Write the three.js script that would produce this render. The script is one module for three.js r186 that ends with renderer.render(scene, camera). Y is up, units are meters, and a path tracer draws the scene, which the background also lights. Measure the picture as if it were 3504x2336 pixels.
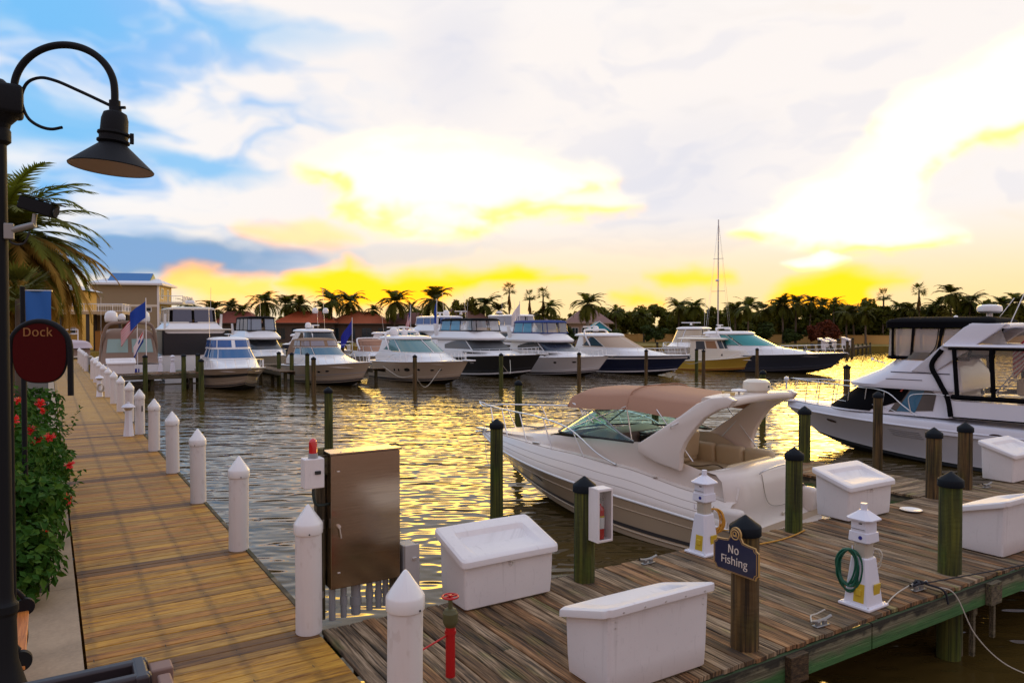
import * as THREE from 'three';
import { mergeGeometries, mergeVertices, toCreasedNormals } from 'three/addons/utils/BufferGeometryUtils.js';
import { RoundedBoxGeometry } from 'three/addons/geometries/RoundedBoxGeometry.js';
import { FontLoader } from 'three/addons/loaders/FontLoader.js';
import { TextGeometry } from 'three/addons/geometries/TextGeometry.js';

// ---------------------------------------------------------------- camera, sky, sun, exposure
const scene = new THREE.Scene();
const camera = new THREE.PerspectiveCamera(49.48, 1024 / 682, 0.1, 3000);
const YAW = 32.09 * Math.PI / 180, PITCH = 1.17 * Math.PI / 180;
camera.position.set(0, 3.02, 0);
camera.lookAt(Math.sin(YAW) * Math.cos(PITCH), 3.02 - Math.sin(PITCH), -Math.cos(YAW) * Math.cos(PITCH));
const renderer = new THREE.WebGLRenderer({ antialias: true });
renderer.setSize(1024, 682);
renderer.toneMapping = THREE.LinearToneMapping;
renderer.toneMappingExposure = 1.0;
renderer.shadowMap.enabled = true;

let seed = 12345;
const rnd = () => { seed = (seed * 1664525 + 1013904223) >>> 0; return seed / 4294967296; };
const rr = (a, b) => a + (b - a) * rnd();
const clamp = (x, a = 0, b = 1) => Math.min(b, Math.max(a, x));
const lerp = (a, b, t) => a + (b - a) * t;
const sst = (a, b, x) => { const t = clamp((x - a) / (b - a)); return t * t * (3 - 2 * t); };
const HT = new Float32Array(65536); for (let i = 0; i < 65536; i++) HT[i] = rnd();
const hsh = (x, y) => HT[((x * 374761 + y * 668265 + ((x ^ (y << 3)) * 1274)) & 65535)];
function vnoise(x, y, px = 0, py = 0) {           // value noise, periodic when px, py > 0
  const x0 = Math.floor(x), y0 = Math.floor(y); let fx = x - x0, fy = y - y0;
  fx = fx * fx * (3 - 2 * fx); fy = fy * fy * (3 - 2 * fy);
  const w = (v, p) => p ? ((v % p) + p) % p : v & 4095;
  const a = hsh(w(x0, px), w(y0, py)), b = hsh(w(x0 + 1, px), w(y0, py)), c = hsh(w(x0, px), w(y0 + 1, py)), d = hsh(w(x0 + 1, px), w(y0 + 1, py));
  return a + (b - a) * fx + (c - a) * fy + (a - b - c + d) * fx * fy;
}
function fbm(x, y, o = 4, px = 0, py = 0) { let s = 0, a = 0.5, n = 0; for (let i = 0; i < o; i++) { s += a * vnoise(x, y, px, py); n += a; x = x * 2 + 17; y = y * 2 + 31; px *= 2; py *= 2; a *= 0.5; } return s / n; }

// the sky: an evening sky with broken cloud, the sun low behind a bank of cloud to the right of the basin
const hotP = [[[[16, 6.9], [18.9, 8.2], [21.5, 10], [23.8, 11.1], [25.7, 12.5], [26, 14.2], [27, 15.1], [30.8, 16.5], [34.4, 18], [41.5, 19.5], [41.6, 13.5], [34.5, 12], [32.1, 11.8], [29.7, 10.9], [28.6, 9.6], [29.1, 7.9], [29.9, 7], [31.7, 6], [29.7, 5.3], [24.7, 5.2], [21, 5.9]], 0.9], [[[-15.9, 11.9], [-13.7, 12.9], [-9.2, 14.2], [-3.2, 13.9], [0.1, 13.3], [3.8, 12.3], [8.1, 11.4], [6.8, 10.7], [4.1, 10.2], [10.1, 9.3], [7.5, 8.9], [0.8, 9], [-2.6, 7.3], [-5.9, 7.4], [-10.8, 8.1], [-13.4, 9], [-12.8, 9.7], [-14.3, 10.6]], 1.7], [[[20.4, 4.6], [22.1, 4.8], [23, 5.3], [24.4, 4.6], [23, 4.1], [21.3, 4.1]], 0.4]];
const goldP = [[[[-25, 3.7], [-23.6, 4.2], [-22.2, 3.7], [-19.9, 3.1], [-17.5, 3], [-17.5, 2.2], [-21.1, 1.8], [-23.7, 2.4], [-25.3, 3]], 0.7], [[[-17.2, 2.7], [-15.6, 3.5], [-13.4, 4], [-12.4, 4.9], [-11.2, 4.1], [-9.2, 3.4], [-7.2, 3.8], [-2.6, 3.7], [0.8, 4.2], [5.2, 3.5], [0.8, 3.2], [-4.2, 2.8], [-5.9, 2], [-9.2, 1.6], [-13.1, 1.6]], 1], [[[-20.3, 7.2], [-17.5, 7], [-15, 7.9], [-11.5, 6.7], [-13.7, 6.1], [-17.5, 6.2]], 0.45], [[[10.1, 3.6], [14, 4.1], [17.1, 3.7], [15.2, 3.2], [11.4, 3.1]], 0.9], [[[7.5, 2.2], [9.1, 2.4], [11.1, 1.8], [8.8, 1.7]], 0.95], [[[19.5, 1.6], [21, 3.1], [23.9, 3.7], [26.1, 3.3], [28.2, 2.8], [25.8, 2.1], [26.4, 0.9], [23, 0.9]], 1]];
const bankP = [[-31.8, 5.3], [-28.5, 6.1], [-24.5, 6.2], [-19.9, 5.9], [-15.6, 5.6], [-14.4, 4.8], [-17.2, 3.6], [-19.9, 3.3], [-23.1, 3.8], [-27.2, 4.1], [-29.8, 3.6], [-36, 3.4], [-44, 4], [-44, 5.5], [-38, 5.8]];
function sdPoly(P, x, y) { let d = 1e9, inside = false; for (let i = 0, j = P.length - 1; i < P.length; j = i++) { const [ax, ay] = P[j], [bx2, by] = P[i], ex = bx2 - ax, ey = by - ay, wx = x - ax, wy = y - ay, t = clamp((wx * ex + wy * ey) / (ex * ex + ey * ey)); const dx = wx - ex * t, dy = wy - ey * t; d = Math.min(d, dx * dx + dy * dy); if ((ay > y) !== (by > y) && x < ax + (y - ay) * ex / ey) inside = !inside; } return Math.sqrt(d) * (inside ? -1 : 1); }
function skyTexture(W, H) {
  const d = new Float32Array(W * H * 4);
  const D2 = 180 / Math.PI;
  const ell = (a, e, ca, ce, ra, re, rot = 0) => { const c = Math.cos(rot), s = Math.sin(rot), x = a - ca, y = e - ce; const u = (x * c + y * s) / ra, v = (-x * s + y * c) / re; return Math.sqrt(u * u + v * v); };
  for (let j = 0; j < H; j++) {
    const el = (j + 0.5) / H * 180 - 90;
    for (let i = 0; i < W; i++) {
      const u = (i + 0.5) / W;
      const th = (u - 0.5) * 2 * Math.PI;                        // three.js equirect: u = atan2(z, x) / 2pi + 0.5
      const x = Math.cos(th), z = Math.sin(th);
      let a = Math.atan2(x, -z) * D2 - 32.09; if (a > 180) a -= 360; if (a < -180) a += 360;
      const k = (j * W + i) * 4; let R, G, B;
      if (el < -0.4) { d[k] = 0.32; d[k + 1] = 0.3; d[k + 2] = 0.26; d[k + 3] = 1; continue; }
      const e = Math.max(el, 0);
      // noise coordinates: cloud layers foreshorten towards the horizon, seamless round the back
      const aw = Math.abs(a) > 90 ? (a > 0 ? 180 - a : -180 - a) * 1.0 + 400 : a;
      const sy = e * 0.55 + 3.2 * Math.log(1 + e / 4);
      const wx = (fbm(aw * 0.11 + 9, sy * 0.3 + 3, 4) - 0.5), wy = (fbm(aw * 0.11 + 71, sy * 0.3 + 47, 4) - 0.5);
      const n1 = fbm(aw * 0.07 + 2.3 * wx + 5, sy * 0.33 + 2 * wy, 5), n2 = fbm(aw * 0.16 + 3 * wx + 90, sy * 0.8 + 3 * wy + 20, 5), n3 = fbm(aw * 0.5 + 2 * wx + 33, e * 0.9 + 2 * wy, 4);
      const wa = a + 7 * wx + 1.6 * (n3 - 0.5), we = e + 3.2 * wy + 0.9 * (n3 - 0.5);
      // clear air, bluer on the left, washed out by thin cloud towards the light
      const f = Math.abs(a) < 90 ? 1 : clamp((180 - Math.abs(a)) / 90);
      const toSun = sst(-34, 4, a) * (1 - sst(70, 150, a)) * 1;
      let br = lerp(0.2, 0.86, toSun), bg = lerp(0.52, 0.85, toSun), bb = lerp(0.96, 0.9, toSun);
      const warm = sst(2, 36, a) * (1 - sst(60, 120, a));
      br = lerp(br, 0.98, warm); bg = lerp(bg, 0.86, warm); bb = lerp(bb, 0.72, warm);
      // high white streaks
      const st = sst(0.36, 0.62, n1 * 0.6 + n2 * 0.4 + 0.22 * sst(-30, -8, a) - 0.02 * sst(-25, -36, a));
      const lw = sst(-34, -12, a) * (1 - sst(60, 110, a)) * sst(30, 20, e); R = lerp(br, lerp(0.97, 0.99, lw), st); G = lerp(bg, lerp(0.95, 0.93, lw), st); B = lerp(bb, lerp(0.95, 0.9, lw), st);
      // blue gaps on the left
      for (const [ca, ce, ra, re, s] of [[-34, 13.5, 7, 2.6, 0.9], [-24.5, 11.3, 6.5, 1.2, 0.85], [-34, 20, 8, 2.2, 0.7], [-19, 20.3, 9, 1.6, 0.5], [-36, 9.5, 6, 1.4, 0.6]]) {
        const q = s * sst(1.25, 0.35, ell(wa, we, ca, ce, ra, re)); R = lerp(R, 0.2, q); G = lerp(G, 0.56, q); B = lerp(B, 0.95, q);
      }
      // pale grey-lilac cloud undersides
      const gp = 0.6 * sst(1.3, 0.2, ell(wa, we, -5, 19.5, 5, 4.5)) + 0.45 * sst(1.3, 0.2, ell(wa, we, 13, 11, 8, 5)) + 0.4 * sst(0.5, 0.72, n2) * sst(-20, 5, a);
      R = lerp(R, 0.78, clamp(gp)); G = lerp(G, 0.78, clamp(gp)); B = lerp(B, 0.86, clamp(gp));
      // peach towards the horizon
      const hz = sst(9, 1.5, e) * (1 - sst(75, 130, Math.abs(a))); const hs = lerp(0.45, 0.9, sst(-30, 0, a));
      R = lerp(R, 1.15, hz * hs); G = lerp(G, 0.82, hz * hs); B = lerp(B, 0.36, hz * hs);
      // long blue-grey bank low on the left
      const bk = a > -60 && a < 10 && e < 16 ? clamp(sst(0.75, -0.55, sdPoly(bankP, a + 2 * wx, e + 1.2 * wy) + 1.0 * (n3 - 0.5) + 0.8 * (n2 - 0.5)) * (0.8 + 0.3 * n2) + 0.4 * sst(1.3, 0.4, ell(wa, we, -9, 5.6, 9, 0.9))) : 0; const bf = sst(-25, -11, a + 8 * (n2 - 0.5)); R = lerp(R, lerp(0.13, 0.62, bf), bk); G = lerp(G, lerp(0.33, 0.66, bf), bk); B = lerp(B, lerp(0.6, 0.78, bf), bk);
      // gold light under and between the low banks, and cloud lit through by the low sun
      if (a > -45 && a < 55 && e < 30) {
        const nz = 1.5 * (n2 - 0.5) + 1.3 * (n3 - 0.5), ma = a + 2.2 * wx, me = e + 1.1 * wy;
        let gd = 0; for (const [P, k] of goldP) gd = Math.max(gd, k * sst(0.9, -0.5, sdPoly(P, ma, me) + 0.6 * nz)); R = lerp(R, 2.3, gd); G = lerp(G, 0.9, gd); B = lerp(B, 0.02, gd);
        let m = 0, lowE = 0; for (const [P, wd] of hotP) { const sd = sdPoly(P, ma, me); if (sd > 4) continue; const v = sst(wd, -wd * 1.2, sd + wd * (0.75 * nz + 0.5 * (n1 - 0.5))); if (v > m) { m = v; lowE = sst(-0.5, 0.7, sdPoly(P, ma, me - 0.5) - sdPoly(P, ma, me + 0.5)); } }
        if (m > 0) { const q1 = sst(0, 0.5, m), q2 = sst(0.35, 1, m), ye = lowE * sst(0.36, 0.6, n1 * 0.5 + n2 * 0.5 + 0.06); R = lerp(lerp(R, lerp(1.15, 1.9, ye), q1), 9, q2); G = lerp(lerp(G, 1.06, q1), 5.4, q2); B = lerp(lerp(B, lerp(0.9, 0.3, ye), q1), 1.02, q2); }
      }
      // overhead and behind: broken cloud, no sun
      const bh = sst(24, 60, e) * 0.85 + (1 - f) * 0.0; const back = sst(60, 120, Math.abs(a));
      const q = Math.max(bh, back); const cl = sst(0.36, 0.62, n1 * 0.6 + n2 * 0.4);
      const pk = back * sst(50, 5, e); R = lerp(R, lerp(lerp(0.42, 0.9, cl), lerp(0.52, 0.92, cl), pk), q); G = lerp(G, lerp(lerp(0.56, 0.86, cl), lerp(0.4, 0.58, cl), pk), q); B = lerp(B, lerp(lerp(0.86, 0.96, cl), lerp(0.42, 0.5, cl), pk), q);
      d[k] = R; d[k + 1] = G; d[k + 2] = B; d[k + 3] = 1;
    }
  }
  const t = new THREE.DataTexture(d, W, H, THREE.RGBAFormat, THREE.FloatType);
  t.mapping = THREE.EquirectangularReflectionMapping; t.magFilter = THREE.LinearFilter; t.minFilter = THREE.LinearFilter; t.needsUpdate = true;
  return t;
}
const sky = skyTexture(3072, 1536);
scene.background = sky; scene.environment = sky;
const sun = new THREE.DirectionalLight(new THREE.Color().setRGB(1, 0.58, 0.1), 0.55);
sun.position.set(0.825 * 200, 0.13 * 200, -0.55 * 200); sun.target.position.set(20, 0, -20);
sun.castShadow = true; sun.shadow.radius = 24; sun.shadow.mapSize.set(4096, 4096);
Object.assign(sun.shadow.camera, { left: -120, right: 120, top: 90, bottom: -90, near: 1, far: 500 });
scene.add(sun, sun.target);

// ---------------------------------------------------------------- helpers
const taken = {};
const numbered = n => { const k = taken[n] = (taken[n] ?? -1) + 1; return k ? n + '_' + String(k).padStart(3, '0') : n; };
const V = (x, y, z) => new THREE.Vector3(x, y, z);
const lin = (r, g, b) => new THREE.Color().setRGB(r, g, b);
function M(c, rough = 0.6, o = {}) { return new THREE.MeshPhysicalMaterial({ color: Array.isArray(c) ? lin(...c) : c, roughness: rough, side: THREE.DoubleSide, ...o }); }
function part(name, geo, m, parent, label) {
  const o = new THREE.Mesh(geo, m); o.name = name; o.castShadow = o.receiveShadow = true;
  if (label) o.userData.label = label;
  parent.add(o); return o;
}
function tag(o, label, category, group) { o.userData.label = label; o.userData.category = category; if (group) o.userData.group = group; return o; }
function thing(name, label, category, [x, y, z] = [0, 0, 0], turn = 0, group) {
  const o = new THREE.Group(); o.name = numbered(name); o.position.set(x, y, z); o.rotation.y = turn; scene.add(o);
  return tag(o, label, category, group);
}
function single(name, geo, m, label, category, group, pos, turn = 0) {
  const o = new THREE.Mesh(geo, m); o.name = numbered(name); o.castShadow = o.receiveShadow = true;
  if (pos) o.position.set(...pos); o.rotation.y = turn; scene.add(o); return tag(o, label, category, group);
}
function struct(name, geo, m, parent = scene) { const o = new THREE.Mesh(geo, m); o.name = parent === scene ? numbered(name) : name; o.receiveShadow = o.castShadow = true; if (parent === scene) o.userData.kind = 'structure'; parent.add(o); return o; }
function copyOf(root, label, [x, y, z], turn = 0, group) {
  const r = root.clone(); r.name = numbered(root.name.replace(/_\d{3}$/, '')); r.position.set(x, y, z); r.rotation.y = turn; scene.add(r);
  r.userData = { ...root.userData, label }; if (group) r.userData.group = group; return r;
}
const T = (g, x = 0, y = 0, z = 0, rx = 0, ry = 0, rz = 0) => { if (rx) g.rotateX(rx); if (rz) g.rotateZ(rz); if (ry) g.rotateY(ry); return g.translate(x, y, z); };
const bx = (w, h, d, x = 0, y = 0, z = 0, r = 0, ry = 0) => T(r ? new RoundedBoxGeometry(w, h, d, 2, Math.min(r, w / 2, h / 2, d / 2) * 0.98) : new THREE.BoxGeometry(w, h, d), x, y, z, 0, ry);
const cyl = (r0, r1, h, x = 0, y = 0, z = 0, n = 24) => new THREE.CylinderGeometry(r1, r0, h, n).translate(x, y + h / 2, z);   // r0 at the foot
const lathe = (pts, n = 32) => new THREE.LatheGeometry(pts.map(p => new THREE.Vector2(p[0], p[1])), n);
const clean = g => { const o = g.index ? g.toNonIndexed() : g; for (const k of Object.keys(o.attributes)) if (!['position', 'normal', 'uv'].includes(k)) o.deleteAttribute(k); if (!o.attributes.uv) o.setAttribute('uv', new THREE.BufferAttribute(new Float32Array(o.attributes.position.count * 2), 2)); return o; };
const merge = (...gs) => mergeGeometries(gs.flat().map(clean), false);
const crease = (g, deg = 35) => toCreasedNormals(g, deg * Math.PI / 180);
function tube(pts, r = 0.012, n = 6, seg, closed = false) {
  const c = new THREE.CatmullRomCurve3(pts.map(p => p.isVector3 ? p : V(...p)), closed, 'centripetal'); return new THREE.TubeGeometry(c, seg ?? Math.max(6, pts.length * 6), r, n, closed);
}
function bar(a, b, r = 0.012, n = 6) { a = V(...a); b = V(...b); const d = b.clone().sub(a), g = new THREE.CylinderGeometry(r, r, d.length(), n); g.applyQuaternion(new THREE.Quaternion().setFromUnitVectors(V(0, 1, 0), d.clone().normalize())); return g.translate((a.x + b.x) / 2, (a.y + b.y) / 2, (a.z + b.z) / 2); }
function poly(pts, depth, bevel = 0) { const s = new THREE.Shape(pts.map(p => new THREE.Vector2(p[0], p[1]))); return new THREE.ExtrudeGeometry(s, { depth, bevelEnabled: bevel > 0, bevelThickness: bevel, bevelSize: bevel, bevelSegments: 2, curveSegments: 10 }); }
function grid(nu, nv, f) {                         // f(u, v) -> [x, y, z]; uv = (u, v)
  const p = [], uv = [], idx = [];
  for (let j = 0; j <= nv; j++) for (let i = 0; i <= nu; i++) { p.push(...f(i / nu, j / nv)); uv.push(i / nu, j / nv); }
  for (let j = 0; j < nv; j++) for (let i = 0; i < nu; i++) { const a = j * (nu + 1) + i, b = a + 1, c = a + nu + 1, d = c + 1; idx.push(a, b, d, a, d, c); }
  const g = new THREE.BufferGeometry(); g.setAttribute('position', new THREE.Float32BufferAttribute(p, 3)); g.setAttribute('uv', new THREE.Float32BufferAttribute(uv, 2)); g.setIndex(idx); g.computeVertexNormals(); return g;
}
function tex(w, h, f, o = {}) {                    // f(u, v, x, y) -> [r, g, b] linear 0..1
  const fl = o.float, d = fl ? new Float32Array(w * h * 4) : new Uint8Array(w * h * 4), enc = c => c <= 0.0031308 ? c * 12.92 : 1.055 * Math.pow(c, 1 / 2.4) - 0.055;
  for (let y = 0; y < h; y++) for (let x = 0; x < w; x++) { const c = f((x + 0.5) / w, (y + 0.5) / h, x, y), k = (y * w + x) * 4; for (let q = 0; q < 3; q++) { const v = Array.isArray(c) ? c[q] : c; d[k + q] = fl ? v : 255 * clamp(o.data ? v : enc(clamp(v))); } d[k + 3] = fl ? 1 : 255; }
  const t = new THREE.DataTexture(d, w, h, THREE.RGBAFormat, fl ? THREE.FloatType : THREE.UnsignedByteType);
  if (!o.data && !fl) t.colorSpace = THREE.SRGBColorSpace;
  t.wrapS = t.wrapT = THREE.RepeatWrapping; t.magFilter = THREE.LinearFilter; t.minFilter = THREE.LinearMipmapLinearFilter; t.generateMipmaps = true; t.needsUpdate = true; return t;
}
const rep = (t, x, y) => { const c = t.clone(); c.repeat.set(x, y); c.needsUpdate = true; return c; };
function canvasTex(w, h, draw) { const c = document.createElement('canvas'); c.width = w; c.height = h; draw(c.getContext('2d'), w, h); const t = new THREE.CanvasTexture(c); t.colorSpace = THREE.SRGBColorSpace; return t; }
const uvMetres = (g, fx, fy) => { const p = g.attributes.position, uv = new Float32Array(p.count * 2); for (let i = 0; i < p.count; i++) { const q = [p.getX(i), p.getY(i), p.getZ(i)]; uv[2 * i] = fx(...q); uv[2 * i + 1] = fy(...q); } g.setAttribute('uv', new THREE.BufferAttribute(uv, 2)); return g; };
const fontR = await new FontLoader().loadAsync('fonts/droid/droid_sans_regular.typeface.json');
function text(s, size, depth = 0.004) { const g = new TextGeometry(s, { font: fontR, size, depth, curveSegments: 4, bevelEnabled: false }); g.computeBoundingBox(); const b = g.boundingBox; return g.translate(-(b.min.x + b.max.x) / 2, 0, 0); }

// ---------------------------------------------------------------- materials
const woodNoise = (u, v, su, sv, o = 4) => fbm(u * su, v * sv, o, su, sv);
const grainTex = (seedV, dark, mid, light, opt = {}) => tex(1024, 256, (u, v) => {
  const q = v + 0.012 * Math.sin(6.283 * (u * 2 + seedV)) + 0.02 * (fbm(u * 4 + seedV * 7, v * 4, 3, 4, 4) - 0.5);
  const g1 = fbm(u * 6 + 3, q * 64 + seedV * 13, 4), g2 = fbm(u * 22, q * 160 + seedV * 5, 3), bl = fbm(u * 5 + seedV, v * 7, 4, 5, 7);
  let t = clamp(0.5 + (g1 - 0.5) * 1.5 + (g2 - 0.5) * 0.8 + (bl - 0.5) * (opt.blotch ?? 0.7));
  let c = t < 0.5 ? [0, 1, 2].map(i => lerp(dark[i], mid[i], t * 2)) : [0, 1, 2].map(i => lerp(mid[i], light[i], t * 2 - 1));
  const crack = sst(0.7, 0.78, fbm(u * 3 + seedV * 3, q * 46 + 9, 3)); c = c.map(x => x * (1 - (opt.crack ?? 0.4) * crack));
  if (opt.alg) { const al = opt.alg * sst(0.5, 0.75, fbm(u * 6 + 40 + seedV, v * 4 + 8, 4)); c = [lerp(c[0], c[0] * 0.75, al), lerp(c[1], c[1] * 0.95 + 0.01, al), lerp(c[2], c[2] * 0.5, al)]; }
  return c;
});
const grainBump = tex(512, 256, (u, v) => { const g = fbm(u * 6, v * 90, 4), h = fbm(u * 20, v * 200 + 9, 2); return clamp(0.5 + (g - 0.5) * 1.3 + (h - 0.5) * 0.6); }, { data: true });
const brush = tex(64, 256, (u, v) => 0.5 + 0.5 * (fbm(u * 3, v * 120, 3) - 0.5), { data: true });
const speck = tex(512, 512, (u, v) => { const n = fbm(u * 8, v * 8, 5, 8, 8), s = fbm(u * 64, v * 64, 2, 64, 64); return clamp(0.5 + (n - 0.5) * 0.8 + (s - 0.5) * 0.3); }, { data: true });
const K = {};
const gel = (r, g, b, o = {}) => M([r, g, b], 0.32, { clearcoat: 0.5, clearcoatRoughness: 0.12, ...o });
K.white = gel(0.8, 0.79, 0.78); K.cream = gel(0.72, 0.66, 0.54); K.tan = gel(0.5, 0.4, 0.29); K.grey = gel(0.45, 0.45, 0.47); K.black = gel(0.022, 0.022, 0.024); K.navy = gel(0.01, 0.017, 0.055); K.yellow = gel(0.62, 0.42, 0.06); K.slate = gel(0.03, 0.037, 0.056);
K.bottom = M([0.02, 0.022, 0.025], 0.6); K.stripe = M([0.05, 0.05, 0.055], 0.4);
K.steel = M([0.82, 0.81, 0.8], 0.35, { metalness: 1 }); K.alu = M([0.5, 0.5, 0.5], 0.4, { metalness: 1 }); K.rubber = M([0.02, 0.02, 0.02], 0.7);
K.glass = M([0.02, 0.035, 0.045], 0.06, { specularIntensity: 1 }); K.dark = M([0.012, 0.014, 0.018], 0.12); K.teal = M([0.05, 0.3, 0.29], 0.06, {}); K.bluegl = M([0.03, 0.12, 0.28], 0.08);
K.clear = M([0.93, 0.95, 0.95], 0.03, { transmission: 1, thickness: 0 }); K.tint = M([0.6, 0.93, 0.84], 0.03, { transmission: 1, thickness: 0 }); K.vinyl = M([0.8, 0.8, 0.8], 0.1, { transmission: 0.72, thickness: 0 });
K.cvTan = M([0.4, 0.22, 0.14], 0.9, { bumpMap: rep(speck, 3, 3), bumpScale: 0.003 }); K.cvBlue = M([0.014, 0.045, 0.2], 0.85); K.cvBlack = M([0.004, 0.004, 0.005], 0.9, { specularIntensity: 0.2 }); K.cvSand = M([0.46, 0.35, 0.25], 0.85); K.cvGrey = M([0.27, 0.19, 0.14], 0.85);
K.vinW = M([0.8, 0.8, 0.82], 0.2); K.seat = M([0.62, 0.49, 0.3], 0.55); K.teak = M([0.3, 0.15, 0.06], 0.5);
K.red = M([0.5, 0.012, 0.012], 0.35); K.rope = M([0.5, 0.46, 0.38], 0.9); K.yrope = M([0.55, 0.27, 0.03], 0.7); K.iron = M([0.008, 0.009, 0.011], 0.6, { specularIntensity: 0.35 }); K.galv = M([0.32, 0.32, 0.31], 0.5, { metalness: 0.8 });
K.pvcgrey = M([0.3, 0.31, 0.32], 0.5); K.nav = M([0.008, 0.011, 0.045], 0.35); K.gold = M([0.5, 0.3, 0.09], 0.4); K.capBlack = M([0.008, 0.011, 0.015], 0.6, { specularIntensity: 0.25 });
K.bollard = M(0xffffff, 0.45, { map: tex(512, 512, (u, v) => { const s = sst(0.56, 0.78, fbm(u * 40, v * 3, 4, 40, 3)) * 0.14, d = sst(0.66, 0.78, fbm(u * 12, v * 18 + 7, 4, 12, 18)) * 0.28, q = 0.95 + 0.1 * (fbm(u * 6, v * 6, 3, 6, 6) - 0.5); return [0.74 * q - 0.16 * s - 0.2 * d, 0.70 * q - 0.19 * s - 0.24 * d, 0.67 * q - 0.2 * s - 0.26 * d]; }) });
K.fibre = M(0xffffff, 0.42, { map: tex(512, 512, (u, v) => { const q = 1 + 0.08 * (fbm(u * 5, v * 5, 5, 5, 5) - 0.5), sc = sst(0.7, 0.8, fbm(u * 40, v * 9, 3, 40, 9)) * 0.07, dr = sst(0.62, 0.8, fbm(u * 26 + 3, v * 2, 4, 26, 2)) * 0.09, sp = sst(0.76, 0.82, fbm(u * 60, v * 60, 2, 60, 60)) * 0.05; const k = q - sc - sp - dr; return [0.77 * k, 0.735 * k - 0.02 * dr, 0.72 * k - 0.05 * dr]; }) });
const pileMap = (sd, a, b, al) => tex(256, 512, (u, v) => { const g = fbm(u * 30 + sd, v * 4, 4), c = sst(0.64, 0.72, fbm(u * 26 + sd * 3, v * 2.2, 3)), m = sst(0.45, 0.7, fbm(u * 5 + sd, v * 5, 4)); const t = clamp(0.5 + (g - 0.5) * 1.6); let q = [0, 1, 2].map(i => lerp(a[i], b[i], t) * (1 - 0.6 * c)); return [lerp(q[0], q[0] * 0.7, m * al), lerp(q[1], q[1] * 1.02, m * al), lerp(q[2], q[2] * 0.45, m * al)]; });
K.pileG = M(0xffffff, 0.85, { map: pileMap(1, [0.022, 0.028, 0.004], [0.11, 0.115, 0.014], 0.6), bumpMap: rep(grainBump, 1, 1), bumpScale: 0.004 });
K.pileB = M(0xffffff, 0.85, { map: pileMap(5, [0.03, 0.018, 0.006], [0.17, 0.1, 0.03], 0.5), bumpMap: rep(grainBump, 1, 1), bumpScale: 0.004 });
K.pileW = M(0xffffff, 0.9, { map: pileMap(9, [0.04, 0.03, 0.018], [0.17, 0.13, 0.07], 0.9) });
const walkDark = [0.18, 0.075, 0.008], walkMid = [0.42, 0.215, 0.024], walkLight = [0.55, 0.32, 0.06];
const joists = [0.028, 0.33, 0.61, 0.87];
const walkTex = [0, 1, 2].map(k => tex(1024, 128, (u, v) => {
  const q = v + 0.02 * Math.sin(6.283 * (u + k * 0.3)); const g1 = fbm(u * 5 + k * 9, q * 22, 4), g2 = fbm(u * 30 + k, q * 60, 3), bl = fbm(u * 4 + 9 * k, v * 2 + k, 4);
  const t = clamp(0.52 + (g1 - 0.5) * 1.1 + (g2 - 0.5) * 0.6 + (bl - 0.5) * 0.8);
  let c = t < 0.5 ? [0, 1, 2].map(i => lerp(walkDark[i], walkMid[i], t * 2)) : [0, 1, 2].map(i => lerp(walkMid[i], walkLight[i], t * 2 - 1));
  let st = 0; for (const j of joists) st = Math.max(st, sst(0.034, 0.006, Math.abs(u - j + 0.03 * (fbm(u * 20, v * 4 + k * 5, 2) - 0.5)) ) * (0.45 + 0.6 * fbm(u * 50, v * 9 + 3 * k, 3)));
  c = c.map(x => x * (1 - 0.36 * clamp(st)));
  for (const j of joists) for (const w of [0.28, 0.72]) if (Math.hypot((u - j) * 14, v - w) < 0.03) c = [0.06, 0.045, 0.03];
  return c;
}));
K.walk = [];
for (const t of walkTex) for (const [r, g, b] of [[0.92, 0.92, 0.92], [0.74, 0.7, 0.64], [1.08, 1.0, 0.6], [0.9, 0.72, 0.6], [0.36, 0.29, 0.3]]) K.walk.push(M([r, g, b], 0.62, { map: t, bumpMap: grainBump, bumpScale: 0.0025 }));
const dockTex = [1, 2, 3, 4].map(k => grainTex(k, [0.05, 0.036, 0.022], [0.2, 0.135, 0.075], [0.42, 0.31, 0.2], { blotch: 1.0, crack: 0.7, alg: 0.7 }));
K.dock = [];
for (const t of dockTex) for (const [r, g, b] of [[0.85, 0.82, 0.78], [0.62, 0.5, 0.36], [1.12, 1.06, 0.98], [0.95, 0.68, 0.44]]) K.dock.push(M([r, g, b], 0.85, { map: t, bumpMap: grainBump, bumpScale: 0.005 }));
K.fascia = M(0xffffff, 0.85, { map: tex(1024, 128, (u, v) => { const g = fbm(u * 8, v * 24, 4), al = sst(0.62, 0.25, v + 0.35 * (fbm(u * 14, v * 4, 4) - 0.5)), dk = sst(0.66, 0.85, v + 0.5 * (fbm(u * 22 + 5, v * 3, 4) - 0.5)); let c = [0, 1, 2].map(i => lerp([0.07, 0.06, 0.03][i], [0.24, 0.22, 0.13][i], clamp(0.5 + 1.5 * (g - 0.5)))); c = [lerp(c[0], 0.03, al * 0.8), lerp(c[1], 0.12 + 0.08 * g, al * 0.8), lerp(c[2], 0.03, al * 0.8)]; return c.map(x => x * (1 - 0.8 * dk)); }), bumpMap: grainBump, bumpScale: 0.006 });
K.timber = M(0xffffff, 0.9, { map: grainTex(7, [0.03, 0.024, 0.014], [0.1, 0.08, 0.045], [0.19, 0.15, 0.09], { alg: 0.6 }) });
K.concrete = M(0xffffff, 0.85, { map: tex(512, 512, (u, v) => { const n = fbm(u * 6, v * 6, 5, 6, 6), s = fbm(u * 90, v * 90, 2, 90, 90); const q = 0.85 + 0.35 * (n - 0.5) + 0.2 * (s - 0.5); return [0.4 * q, 0.3 * q, 0.2 * q]; }) });

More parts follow.
